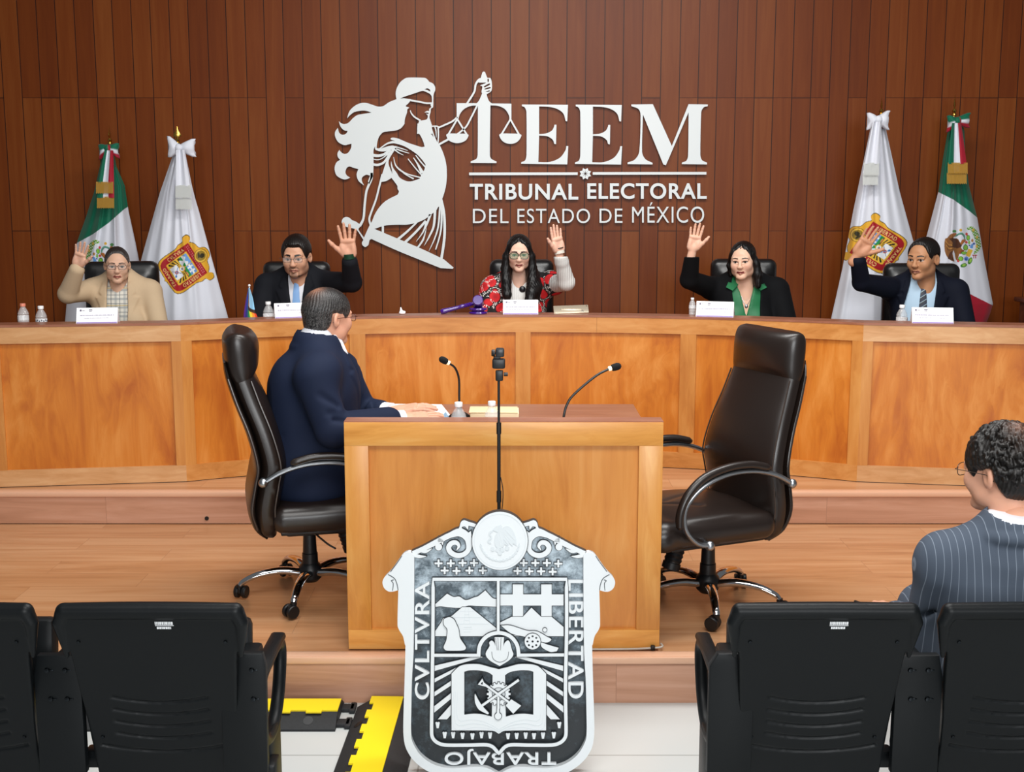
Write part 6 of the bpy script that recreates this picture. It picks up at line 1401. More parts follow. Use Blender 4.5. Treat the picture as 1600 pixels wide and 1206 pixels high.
class Person:
    def __init__(self, label, pos, yaw, sh_z, sh_w=0.2, build=1.0, depth=1.0):
        self.r = thing('person', pos, label, 'person', yaw); self.M = Matrix.Translation(pos) @ Matrix.Rotation(yaw, 4, 'Z'); self.Mi = self.M.inverted()
        self.zs = sh_z - pos[2]; self.sw = sh_w; self.b = build; self.dp = depth; self.skin = []; self.lean = (0, 0)
    def loc(self, w): return np.array(self.Mi @ Vector(w))
    def torso(self, h=0.007, lo=(-.46, -.62, -.02), hi=(.46, .26, None)):
        hi = (hi[0], hi[1], hi[2] or self.zs + .16); return Field(lo, hi, h)
    def add_torso(self, Fd, g=0.0, bust=0.0, low=0.0):
        z, w, b, d = self.zs, self.sw, self.b, self.dp; lx, ly = self.lean
        c = lambda x, y, zz: (x + lx * (zz / z), y + ly * (zz / z), zz)
        Fd.ell(c(0, 0, z - .17), (.165 * b + g, .112 * b * d + g, .21 + g)); Fd.ell(c(0, -.012, z - .40), (.165 * b + g, .125 * b * d + g, .22 + g), .06); Fd.ell(c(0, 0, .12), (.185 * b + g, .14 * b * d + g, .14 + g), .06)
        for s in (-1, 1):
            Fd.cone(c(s * .06, .01, z - .06), c(s * (w - .035), .008, z - .055), .070 + g, .058 + g, .05); Fd.cone(c(0, .02, z + .045), c(s * .13, .012, z - .035), .052 + g, .042 + g, .05)
            if bust: Fd.ell(c(s * .075, -.085 * d, z - .24), (.075 + g, .06 + g, .07 + g), .04)
        return Fd
    def add_arm(self, Fd, S, E, W, g=0.0, r=(.060, .050, .036), t=1.0, k=.03):
        S, E, W = (np.array(q, float) for q in (S, E, W))
        Wt = E + (W - E) * t; Fd.chain([S, E], [r[0] + g, r[1] + g], k); Fd.cone(E, Wt, r[1] + g, r[1] + (r[2] - r[1]) * t + g, .012); return Fd
    def front(self, Fd, x, z):
        i = int(round((x - Fd.lo[0]) / Fd.h)); k = int(round((z - Fd.lo[2]) / Fd.h)); col = Fd.S[min(max(i, 0), Fd.n[0] - 1), :, min(max(k, 0), Fd.n[2] - 1)]; w = np.where(col < 0)[0]
        return float(Fd.ax[1][w[0]]) if len(w) else 0.0
    def put(self, name, Fd, mat, parent=None, sm=1):
        v, f = Fd.mesh(sm); return mesh(name, v, f, mat, parent or self.r, True)
    def add_skin(self, v, f, t, M): self.skin.append((xf(v, self.Mi @ M), f, t))
    def finish(self, under=None, tint='#c09070'):
        if under is not None: self.skin.append(under + (np.ones((len(under[0]), 4)) * rgb(tint),))
        v, f, t = join(*self.skin); return mesh('body', v, f, SKIN, self.r, True, t)
    def head(self, pos, rot, s, **kw):
        """rot = (pitch, roll, yaw); face looks along -Y before turning"""
        M = Matrix.Translation(pos) @ Euler((rot[0], rot[1], rot[2]), 'XYZ').to_matrix().to_4x4() @ Matrix.Scale(s, 4); self.H = M
        v, f, t = head_mesh(**kw); self.add_skin(v, f, t, M); return M
    def on_head(self, name, v, f, mat, tint=None, parent=None):
        return mesh(name, xf(np.asarray(v, float), self.Mi @ self.H), f, mat, parent or self.r, True, tint)
    def mb_head(self, name, mb, mat, parent=None):
        M = self.Mi @ self.H; return mesh(name, [tuple(M @ Vector(p)) for p in mb.v], mb.f, mat, parent or self.r, SM)
    def glasses(self, w=.050, h=.034, thick=.0016, mat=None, lens=None, dz=-.002, rnd=3.2, y0=-.108):
        m = mat or GLASSM; b = MB()
        for s in (-1, 1):
            pts = []
            for i in range(25):
                a = 2 * math.pi * i / 24; ca, sa = math.cos(a), math.sin(a); px = math.copysign(abs(ca) ** (2 / rnd), ca) * w / 2; pz = math.copysign(abs(sa) ** (2 / rnd), sa) * h / 2
                pts.append((s * .0325 + px, y0 + .0015 + 0.10 * max(0, abs(s * .0325 + px) - .03), dz + pz))
            b.tube(pts, thick, 6, cap=False); b.tube([(s * (.0325 + w / 2), y0 + .006, dz + h * .2), (s * .078, y0 + .012, dz + .006), (s * .083, -.03, dz + .006), (s * .083, .012, dz + .004), (s * .081, .035, dz - .012)], thick * .9, 6)
        b.tube([(-.0325 + w / 2, y0 + .001, dz + h * .12), (0, y0 - .002, dz + h * .2), (.0325 - w / 2, y0 + .001, dz + h * .12)], thick, 6)
        g = self.mb_head('glasses', b, m); l = MB()
        for s in (-1, 1): l.prism([(s * .0325 + math.copysign(abs(math.cos(a)) ** (2 / rnd), math.cos(a)) * w / 2 * .97, dz + math.copysign(abs(math.sin(a)) ** (2 / rnd), math.sin(a)) * h / 2 * .97) for a in np.arange(20) * math.pi / 10], -.0006, .0006, Matrix(((1, 0, 0, 0), (0, 0, -1, y0 + .0022), (0, 1, 0, 0), (0, 0, 0, 1))))
        self.mb_head('lens', l, lens or LENS, g); return g
def yeq(X, Y):
    a, b = X / .073, (Y - .016) / .094; return .016 + .094 * b / np.maximum(np.sqrt(a * a + b * b), 1e-6)
def zline(y, pts): return np.interp(y, [p[0] for p in pts], [p[1] for p in pts])
SHORT = [(-.12, .074), (-.080, .073), (-.068, .060), (-.057, .034), (-.048, .006), (-.040, -.024), (-.026, -.030), (-.018, .006), (.030, .010), (.038, -.03), (.06, -.060), (.12, -.075)]
def hair_short(col, grow=.010, line=SHORT, bumps=0.0, seed=1, top=1.0, grey=0.0, bald=None, recede=0.0):
    Fd = Field((-.115, -.135, -.11), (.115, .145, .155), 0.0028)
    Fd.ell((0, .016, .034), (.073 + grow * .8, .094 + grow, .083 + grow * top)); Fd.ell((0, -.022, .03), (.066 + grow * .7, .064 + grow, .065 + grow * top), .03); Fd.ell((0, .03, -.03), (.062 + grow * .6, .068 + grow * .7, .05), .03)
    rng = random.Random(seed)
    if bumps:
        for _ in range(1300):
            a, e = rng.uniform(0, 2 * math.pi), rng.uniform(-.75, 1.5); d = (math.cos(a) * math.cos(e), math.sin(a) * math.cos(e), math.sin(e)); q = (.076 * d[0], .016 + .098 * d[1], .036 + .088 * d[2]); k = 1 + rng.uniform(.06, .20) * bumps
            if d[2] > -.5: Fd.ell((q[0] * k, .016 + (q[1] - .016) * k, .036 + (q[2] - .036) * k), (rng.uniform(.0055, .0095),) * 3, .003)
    Fd.map(lambda S, X, Y, Z: S + 0.0011 * np.sin(46 * np.arctan2(X, Y - .01) + 4 * np.sin(Z * 35 + X * 20)))
    Fd.map(lambda S, X, Y, Z: S + (grow + .005) * (1 - sstep(-.004, .030, Z - zline(yeq(X, Y), line) - recede * np.exp(-((np.abs(X) - .038) / .014) ** 2) * (Y < -.04))))
    Fd.clip(lambda X, Y, Z: zline(yeq(X, Y), line) - .012 - Z, .006); Fd.ell((0, -.045, -.045), (.052, .058, .075), .004, 's')
    v, f = Fd.mesh(1); t = np.ones((len(v), 4)) * rgb(col); n = np.random.RandomState(seed).uniform(-1, 1, len(v))
    if grey: m = (sstep(.05, .5, n) * grey * sstep(.11, .0, v[:, 2]))[:, None]; t = t * (1 - m) + rgb('#8d8a88') * m
    if bald: m = (np.exp(-(((v[:, 0] - bald[0]) / .03) ** 2 + ((v[:, 1] - bald[1]) / .03) ** 2)) * (v[:, 2] > .05) * (.45 + .5 * (n > 0)))[:, None] * bald[2]; t = t * (1 - m) + rgb('#a8765e') * m
    return v, f, t
def hair_long(col, strands, grow=.010, line=None, part=0.0, back=True):
    """smooth long hair: cap with a hairline plus locks (lists of points with radii) hanging down"""
    Fd = Field((-.16, -.155, -.36), (.16, .145, .15), 0.0034)
    ln = line or [(-.12, .080), (-.086, .080), (-.076, .070), (-.066, .048), (-.058, .015), (-.050, -.03), (-.036, -.06), (.0, -.09), (.12, -.11)]
    Fd.ell((0, .018, .036), (.074 + grow, .095 + grow, .083 + grow)); Fd.ell((0, -.022, .033), (.067 + grow * .8, .064 + grow * .9, .064 + grow), .03); Fd.ell((0, .035, -.04), (.066 + grow, .062 + grow, .08), .03)
    Fd.map(lambda S, X, Y, Z: S + (grow + .005) * (1 - sstep(-.004, .026, Z - zline(yeq(X, Y), ln) - .014 * np.exp(-((X - part) / .010) ** 2) * (Y < -.04))))
    Fd.clip(lambda X, Y, Z: zline(yeq(X, Y), ln) - .012 - Z, .006); Fd.ell((0, -.055, -.035), (.0545, .066, .085), .006, 's')
    for pts, rs in strands: Fd.chain(pts, rs, .012)
    Fd.map(lambda S, X, Y, Z: S + 0.0016 * np.sin(X * 260 + 3 * np.sin(Z * 30)) * np.cos(Y * 240))
    v, f = Fd.mesh(1); t = np.ones((len(v), 4)) * rgb(col); return v, f, t
def carve_front(P, Fd, poly, ymax=0.0, ymin=-.27):
    """cut an opening, drawn in the front view, out of a garment"""
    X, Y, Z = Fd.grid(); d = sdpoly(X[:, 0, :], Z[:, 0, :], poly)[:, None, :]; cut = np.maximum(np.maximum(d, Y - ymax), ymin - Y); Fd.S = np.maximum(Fd.S, -cut).astype(np.float32)
def raise_front(Fd, poly, h, ymax=0.0, soft=.004):
    X, Y, Z = Fd.grid(); d = sdpoly(X[:, 0, :], Z[:, 0, :], poly)[:, None, :]; Fd.S = (Fd.S - h * sstep(soft, -soft, d) * (Y < ymax) * (Y > -.27)).astype(np.float32)
def lapels(zs, w=0.055, notch=-.10, end=-.36, vtop=.05):
    """polygons of a notched lapel on each side of the V; zs = shoulder height"""
    o = []
    for s in (-1, 1): o.append([(s * .010, zs + end), (s * vtop, zs - .005), (s * (vtop + .022), zs + .012), (s * (vtop + .050), zs - .055), (s * (vtop + .030), zs - .075), (s * (vtop + w + .018), zs - .085), (s * (vtop + .02), zs - .2)])
    return o
def vpoly(zs, end=-.36, vtop=.05): return [(0, zs + end), (vtop, zs + .0), (vtop * .9, zs + .12), (-vtop * .9, zs + .12), (-vtop, zs + .0)]
def shirt_collar(P, mat, parent, zc, r=.062, tip=.075, lean=0.0, yc=.022, opening=.018):
    b = MB(); n = 26; r0, r1 = [], []
    for i in range(n + 1):
        a = -math.pi / 2 + .22 + (2 * math.pi - .44) * i / n; c, s_ = math.cos(a), math.sin(a); fr = max(0, -s_)
        r0.append((c * r, yc + s_ * r * 1.0 + lean * 0, zc + .012 - .024 * fr)); r1.append((c * (r + .012), yc + s_ * (r + .014), zc - .032 - .012 * fr))
    v = r0 + r1; f = [(i, i + 1, n + 2 + i, n + 1 + i) for i in range(n)]; b.raw(v, f)
    for s in (-1, 1):
        top = (s * opening, yc - r * .99, zc - .012); bk = (s * (r * .78), yc - r * .62, zc + .0); b.raw([top, bk, (s * (r * .95), yc - r * .75, zc - .045), (s * (opening + .028), yc - r - .030, zc - tip), (s * .008, yc - r - .012, zc - .030)], [(0, 1, 2, 3, 4) if s > 0 else (4, 3, 2, 1, 0)])
    bm = bmesh.new(); vs = [bm.verts.new(p) for p in b.v]
    for q in b.f:
        try: bm.faces.new([vs[i] for i in q])
        except ValueError: pass
    bmesh.ops.recalc_face_normals(bm, faces=bm.faces[:]); bmesh.ops.solidify(bm, geom=bm.faces[:], thickness=.003); m = MB().bm(bm); return m.build('collar', mat, parent, SM)
def tie(P, Fs, mat, zk, length=.34, w=.036, parent=None):
    """knot and blade following the shirt front"""
    b = MB(); yk = P.front(Fs, 0, zk) - .012; b.loft([[(x * sx, yk + y, zk + z) for x, y in ((-1, .006), (-.9, -.006), (0, -.011), (.9, -.006), (1, .006))] for z, sx in ((.016, .019), (.004, .020), (-.020, .012))])
    rings = []
    for i in range(15):
        q = i / 14; z = zk - .016 - q * length; y = P.front(Fs, 0, z) - .007; ww = .012 + (w - .012) * q ** .7; rings.append([(-ww, y + .004, z), (-ww * .9, y - .002, z), (0, y - .005, z), (ww * .9, y - .002, z), (ww, y + .004, z), (0, y + .005, z)])
    b.loft(rings); return b.build('tie', mat, parent or P.r, SM)
def suit_mat(name, col, rough=.8): return plain(name, col, rough, spec=.2, bumpy=.12, bscale=700, var=.08)
def legs(P, mat, fwd=.42, drop=.42, sep=.1):
    Fd = Field((-.28, -.60, -.62), (.28, .2, .24), .012)
    for s in (-1, 1): Fd.chain([(s * .09, .02, .10), (s * sep, -fwd, .10), (s * sep, -fwd - .02, -drop + .06)], [.10, .075, .055], .03); Fd.cone((s * sep, -fwd - .02, -drop + .03), (s * sep, -fwd - .17, -drop + .015), .045, .035, .02)
    Fd.clip(lambda X, Y, Z: -(Z + drop + .005)); return P.put('trousers', Fd, mat)
V3 = lambda v: Vector(v)
def seated(px, Y, label, shoulder_py, yaw=0.0, **kw):
    t = at(px, shoulder_py, Y); return Person(label, Vector((t.x, Y, PL + .43)), yaw, t.z, **kw)
def raised_hand(P, wrist, tip, right, skin, scale, tilt=(0, 1, 0), **kw):
    v, f, t = hand_mesh(skin, right, **kw); M = frame(wrist, Vector(tip) - Vector(wrist), tilt) @ Matrix.Scale(scale, 4); P.add_skin(v, f, t, M); return M
def rest_arm(P, s, z0=.0):
    """relaxed arm lying on the desk: shoulder, elbow, wrist in the person's own frame"""
    return np.array((s * (P.sw - .02), .0, P.zs - .06)), np.array((s * (P.sw + .045), -.10, P.zs - .34)), np.array((s * .10, -.34, P.zs - .40))
def flat_hand(P, W, s, skin):
    M = P.M @ frame(Vector(W), Vector((-s * .5, -1, -.02)), (0, 0, 1)); v, f, t = hand_mesh(skin, s < 0, .25); P.add_skin(v, f, t, M)
def under_body(P, arms, tint):
    Fd = P.torso(.012); P.add_torso(Fd, -.02); ny = getattr(P, 'ny', 0); Fd.cone((0, .03 + ny, P.zs - .05), (0, .04 + ny, P.zs + .04), .05, .05, .03)
    for S, E, W in arms: Fd.chain([S, E], [.045, .036], .03); Fd.cone(E, W, .036, .026, .01)
    return Fd.mesh()

# ---------------------------------------------------------------- woman in beige, far left
def judge_beige():
    sk = '#d9ae93'; P = seated(187, 7.50, 'woman with pulled back hair and beige blazer raising her right hand, far left', 441, 0.12, sh_w=.205, build=.98, depth=1.05)
    P.head(at(183, 414, 7.42), (0.05, 0.02, 0.30), .91, skin=sk, lips='#a0584e', brow='#3a2a22', fem=True, jaw=1.02, neck_r=.05)
    v, f, t = hair_short('#2b2320', .006, [(-.12, .080), (-.077, .080), (-.068, .072), (-.060, .056), (-.050, .030), (-.040, .008), (-.030, -.004), (.02, .0), (.04, -.04), (.07, -.06), (.12, -.07)], grey=.75); P.on_head('hair', v, f, HAIRM, t)
    bun = Field((-.05, .06, -.06), (.05, .18, .07), .004); bun.ell((0, .118, .0), (.034, .028, .034)); v, f = bun.mesh(); P.on_head('hair_bun', v, f, HAIRM, np.ones((len(v), 4)) * rgb('#2b2320'))
    P.glasses(.052, .032, .0014, plain('dark_red_frame', '#3a1614', .3))
    S, E, W = P.loc(at(150, 452, 7.50)), P.loc(at(106, 459, 7.30)), P.loc(at(121, 419, 7.22)); R = rest_arm(P, 1)
    raised_hand(P, at(121.5, 416, 7.22), at(130, 380, 7.20), True, sk, .86, spread=1.2, curl=.1); flat_hand(P, R[2], 1, sk)
    Fs = P.torso(); P.add_torso(Fs, -.004, 1); plaid = plaid_mat(); carve_front(P, Fs, catmull([(-.06, P.zs + .12), (-.055, P.zs + .01), (0, P.zs - .055), (.055, P.zs + .01), (.06, P.zs + .12)], 4)); P.put('blouse', Fs, plaid)
    Fj = P.torso(.0062); P.add_torso(Fj, .010, 1); P.add_arm(Fj, S, E, W, .008, t=.93); P.add_arm(Fj, *R, .008, t=.9)
    raise_front(Fj, lapels(P.zs, .05, end=-.40, vtop=.062)[0], .006); raise_front(Fj, lapels(P.zs, .05, end=-.40, vtop=.062)[1], .006)
    carve_front(P, Fj, [(-.058, P.zs - .62), (.058, P.zs - .62), (.066, P.zs - .2), (.060, P.zs + .0), (.052, P.zs + .14), (-.052, P.zs + .14), (-.060, P.zs + .0), (-.066, P.zs - .2)], -.01)
    jk = P.put('blazer', Fj, suit_mat('beige_wool', '#c8af8f', .85))
    for q in (0.72, 0.80, 0.88): MB().sphere(tuple(E + (W - E) * q + np.array((-.04, -.012, 0))), .006, 8).build('sleeve_button', plain('dark_button', '#2a2320', .4), jk)
    legs(P, suit_mat('beige_wool', '#c8af8f', .85)); P.finish(under_body(P, [(S, E, W), R], sk), sk)
def plaid_mat():
    m, nt, p = newmat('plaid_cloth'); tc = N(nt, 'ShaderNodeTexCoord'); sp = N(nt, 'ShaderNodeSeparateXYZ'); L(nt, tc, 'Object', sp, 0)
    def band(o, per, w, off):
        a = N(nt, 'ShaderNodeMath', operation='MULTIPLY_ADD'); L(nt, sp, o, a, 0); a.inputs[1].default_value = 1 / per; a.inputs[2].default_value = off
        b = N(nt, 'ShaderNodeMath', operation='FRACT'); L(nt, a, 0, b, 0); c = N(nt, 'ShaderNodeMath', operation='LESS_THAN'); L(nt, b, 0, c, 0); c.inputs[1].default_value = w; return c
    def mix(f, a, col, k=.75):
        q = N(nt, 'ShaderNodeMath', operation='MULTIPLY'); L(nt, f, 0, q, 0); q.inputs[1].default_value = k
        x = N(nt, 'ShaderNodeMix', data_type='RGBA'); L(nt, q, 0, x, 0)
        if isinstance(a, str): x.inputs[6].default_value = lin(a)
        else: L(nt, a, 2, x, 6)
        x.inputs[7].default_value = lin(col); return x
    x = mix(band(0, .052, .26, .3), '#dcd8cc', '#9aa0a0', .6); x = mix(band(2, .052, .26, .1), x, '#8a9092', .6); x = mix(band(0, .052, .07, .75), x, '#3c4654', .8); x = mix(band(2, .052, .07, .55), x, '#3c4654', .8); x = mix(band(2, .104, .07, .9), x, '#b59a4a', .6)
    L(nt, x, 2, p, 'Base Color'); p.inputs['Roughness'].default_value = .8; return m
judge_beige()

# ---------------------------------------------------------------- man with light blue tie
def suit_judge(P, S, E, W, R, jacket, shirt, tiem, vend=-.42, vtop=.055, cuff=True, lw=.05, opening=None, ar=(.060, .050, .036)):
    Fs = P.torso(); P.add_torso(Fs, -.002); Fs.cone((0, .025, P.zs - .02), (0, .03, P.zs + .045), .060, .058, .02); sh = P.put('shirt', Fs, shirt); shirt_collar(P, shirt, sh, P.zs + .062, r=.068, tip=.085); 
    if tiem: tie(P, Fs, tiem, P.zs - .012)
    Fj = P.torso(.0062); P.add_torso(Fj, .012); P.add_arm(Fj, S, E, W, .010, ar, t=.88)
    if R is not None: P.add_arm(Fj, *R, .012, t=.9)
    for q in lapels(P.zs, lw, end=vend, vtop=vtop + .004): raise_front(Fj, q, .006)
    carve_front(P, Fj, opening or vpoly(P.zs, vend, vtop), -.0)
    jk = P.put('jacket', Fj, jacket)
    if cuff: d = (W - E) / np.linalg.norm(W - E); MB().tube([tuple(E + (W - E) * .84), tuple(W - d * .004)], [.043, .037], 16).build('shirt_cuff', shirt, jk)
    legs(P, jacket); return jk
def judge_bluetie():
    sk = '#cf9d80'; P = seated(467, 7.56, 'man with glasses and light blue tie raising his left hand', 431, 0.0, sh_w=.225, build=1.08)
    P.head(at(463.5, 401, 7.46), (0.10, 0.0, -0.06), 1.04, skin=sk, lips='#a06a5c', brow='#17100d', brow_w=1.5, beard=('#241913', 'full'), jaw=1.05)
    v, f, t = hair_short('#120d0b', .014, [(-.12, .060), (-.076, .060), (-.070, .056), (-.062, .044), (-.055, .020), (-.048, -.010), (-.036, -.03), (-.02, .004), (.03, .01), (.04, -.04), (.07, -.06), (.12, -.07)], seed=2, top=1.25, recede=.006); P.on_head('hair', v, f, HAIRM, t); P.glasses(.050, .030, .0011, plain('silver_frame', '#8a8684', .3, .9))
    S, E, W = P.loc(at(507, 441, 7.56)), P.loc(at(550, 441, 7.36)), P.loc(at(546, 405, 7.24)); R = rest_arm(P, -1)
    raised_hand(P, at(545.5, 402, 7.24), at(540.5, 346, 7.22), False, sk, 1.12, spread=1.5, curl=.08, thumb_out=1.25); flat_hand(P, R[2], -1, sk)
    jk = suit_judge(P, S, E, W, R, suit_mat('charcoal_suit', '#14161c'), plain('white_shirt', '#dfe0e6', .7), plain('light_blue_tie', '#7ea9dc', .5, sheen=.2))
    a, b = P.loc(at(546, 403.5, 7.24)), P.loc(at(545.2, 396, 7.235)); MB().tube([tuple(a), tuple(b)], .036, 18).build('wrist_watch', plain('dark_green_band', '#0e3a26', .4), P.r); P.finish(under_body(P, [(S, E, W), R], sk), sk)
judge_bluetie()

# ---------------------------------------------------------------- woman in the red embroidered jacket, centre
def embroidery():
    m, nt, p = newmat('red_embroidered_cloth'); tc = N(nt, 'ShaderNodeTexCoord')
    v = N(nt, 'ShaderNodeTexVoronoi'); v.inputs['Scale'].default_value = 15; v.inputs['Randomness'].default_value = .9; L(nt, tc, 'Object', v, 'Vector')
    n = N(nt, 'ShaderNodeTexNoise'); n.inputs['Scale'].default_value = 6; L(nt, tc, 'Object', n, 'Vector')
    w = N(nt, 'ShaderNodeTexVoronoi'); w.feature = 'DISTANCE_TO_EDGE'; w.inputs['Scale'].default_value = 15; w.inputs['Randomness'].default_value = .9; L(nt, tc, 'Object', w, 'Vector')
    d = N(nt, 'ShaderNodeTexVoronoi'); d.inputs['Scale'].default_value = 110; d.inputs['Randomness'].default_value = .4; L(nt, tc, 'Object', d, 'Vector')
    r = ramp(nt, [(0.0, '#8a0f16'), (.40, '#d01a20'), (.50, '#c0141b'), (.55, '#0b0809'), (1, '#0b0809')]); r.color_ramp.interpolation = 'LINEAR'; L(nt, v, 'Distance', r, 0)
    e = N(nt, 'ShaderNodeMath', operation='LESS_THAN'); L(nt, w, 'Distance', e, 0); e.inputs[1].default_value = .085
    dots = N(nt, 'ShaderNodeMath', operation='LESS_THAN'); L(nt, d, 'Distance', dots, 0); dots.inputs[1].default_value = .42
    nn = N(nt, 'ShaderNodeMath', operation='GREATER_THAN'); L(nt, n, 'Fac', nn, 0); nn.inputs[1].default_value = .46
    a = N(nt, 'ShaderNodeMath', operation='MULTIPLY'); L(nt, e, 0, a, 0); L(nt, dots, 0, a, 1); a2 = N(nt, 'ShaderNodeMath', operation='MULTIPLY'); L(nt, a, 0, a2, 0); L(nt, nn, 0, a2, 1)
    x = N(nt, 'ShaderNodeMix', data_type='RGBA'); L(nt, a2, 0, x, 0); L(nt, r, 0, x, 6); x.inputs[7].default_value = lin('#e8e2dc'); L(nt, x, 2, p, 'Base Color'); p.inputs['Roughness'].default_value = .8; return m
def knit():
    m = plain('white_rib_knit', '#dcdcd8', .85); nt = m.node_tree; p = nt.nodes['Principled BSDF']; tc = N(nt, 'ShaderNodeTexCoord'); w = N(nt, 'ShaderNodeTexWave'); w.inputs['Scale'].default_value = 26; w.inputs['Distortion'].default_value = .6; L(nt, tc, 'Object', w, 'Vector'); bump(nt, p, w, 'Fac', .45, .006); return m
def judge_red():
    sk = '#e8bda6'; P = seated(812, 7.62, 'woman with long black hair and red embroidered jacket raising her left hand', 436, 0.0, sh_w=.195, build=.95, depth=1.05)
    P.head(at(811, 395.5, 7.52), (0.08, 0.0, 0.0), .92, skin=sk, lips='#8f4a44', brow='#1c120f', fem=True, lip_full=.95, neck_r=.046, blush=.25)
    L1 = [([(-.064, -.035, .045), (-.084, -.020, -.02), (-.090, -.02, -.10), (-.085, -.04, -.18), (-.080, -.075, -.27), (-.078, -.085, -.32)], [.018, .026, .031, .034, .030, .012]), ([(-.06, .03, -.05), (-.09, .02, -.15), (-.10, -.02, -.25)], [.04, .035, .02]),
          ([(.060, -.04, .050), (.082, -.022, -.02), (.088, -.02, -.10), (.092, -.04, -.18), (.085, -.095, -.25), (.075, -.115, -.30), (.10, -.115, -.33)], [.018, .026, .032, .040, .042, .036, .014]), ([(.06, .03, -.05), (.095, .01, -.15), (.115, -.05, -.22), (.12, -.09, -.285)], [.04, .042, .042, .02])]
    v, f, t = hair_long('#0d0a0a', L1, .008, [(-.12, .072), (-.077, .072), (-.070, .064), (-.062, .046), (-.055, .012), (-.047, -.03), (-.036, -.06), (.0, -.09), (.12, -.11)]); P.on_head('hair', v, f, HAIRM, t); P.glasses(.056, .042, .0023, GLASSF, LENSG, dz=-.004, rnd=3.0)
    S, E, W = P.loc(at(860, 444, 7.62)), P.loc(at(885, 441, 7.40)), P.loc(at(876, 402, 7.32)); R = rest_arm(P, -1)
    raised_hand(P, at(873.5, 394, 7.30), at(866.5, 351, 7.28), False, sk, .92, (-.55, 1, 0), spread=.5, curl=.05, thumb_out=.9); flat_hand(P, R[2], -1, sk)
    Fs = P.torso(.0062); P.add_torso(Fs, .0, 1); P.add_arm(Fs, S, E, W, .0, (.058, .052, .038), t=1.0); Fs.chain([E + (W - E) * .84, E + (W - E) * 1.0], [.044, .041], .01); carve_front(P, Fs, catmull([(-.05, P.zs + .12), (-.048, P.zs + .0), (0, P.zs - .03), (.048, P.zs + .0), (.05, P.zs + .12)], 4)); P.put('knit_sweater', Fs, knit())
    Fj = P.torso(.0062); P.add_torso(Fj, .014, 1); P.add_arm(Fj, *R, .014, t=.9)
    Fj.chain([S + np.array((.0, 0, .01)), S + (E - S) * .22], [.078, .074], .02)
    carve_front(P, Fj, [(-.055, P.zs - .62), (.075, P.zs - .62), (.078, P.zs - .15), (.058, P.zs + .0), (.05, P.zs + .14), (-.05, P.zs + .14), (-.055, P.zs + .0), (-.060, P.zs - .15)], -.01); P.put('embroidered_jacket', Fj, embroidery())
    z = P.zs - .055; y = P.front(Fs, .012, z); MB().sphere((.016, y - .008, z), (.020, .008, .020), 16).build('round_brooch', plain('black_enamel', '#17181c', .3), P.r)
    a, b = P.loc(at(874.5, 396, 7.30)), P.loc(at(873.6, 391.5, 7.30)); MB().tube([tuple(a), tuple(b)], .031, 18).build('white_bracelet', plain('ivory_band', '#dcd8cc', .5), P.r)
    a, b = P.loc(at(873.0, 388.5, 7.30)), P.loc(at(872.7, 387.2, 7.30)); MB().tube([tuple(a), tuple(b)], .0305, 18).build('black_bracelet', BLACKP, P.r)
    legs(P, plain('black_cloth', '#0d0d10', .8)); P.finish(under_body(P, [(S, E, W), R], sk), sk)
judge_red()

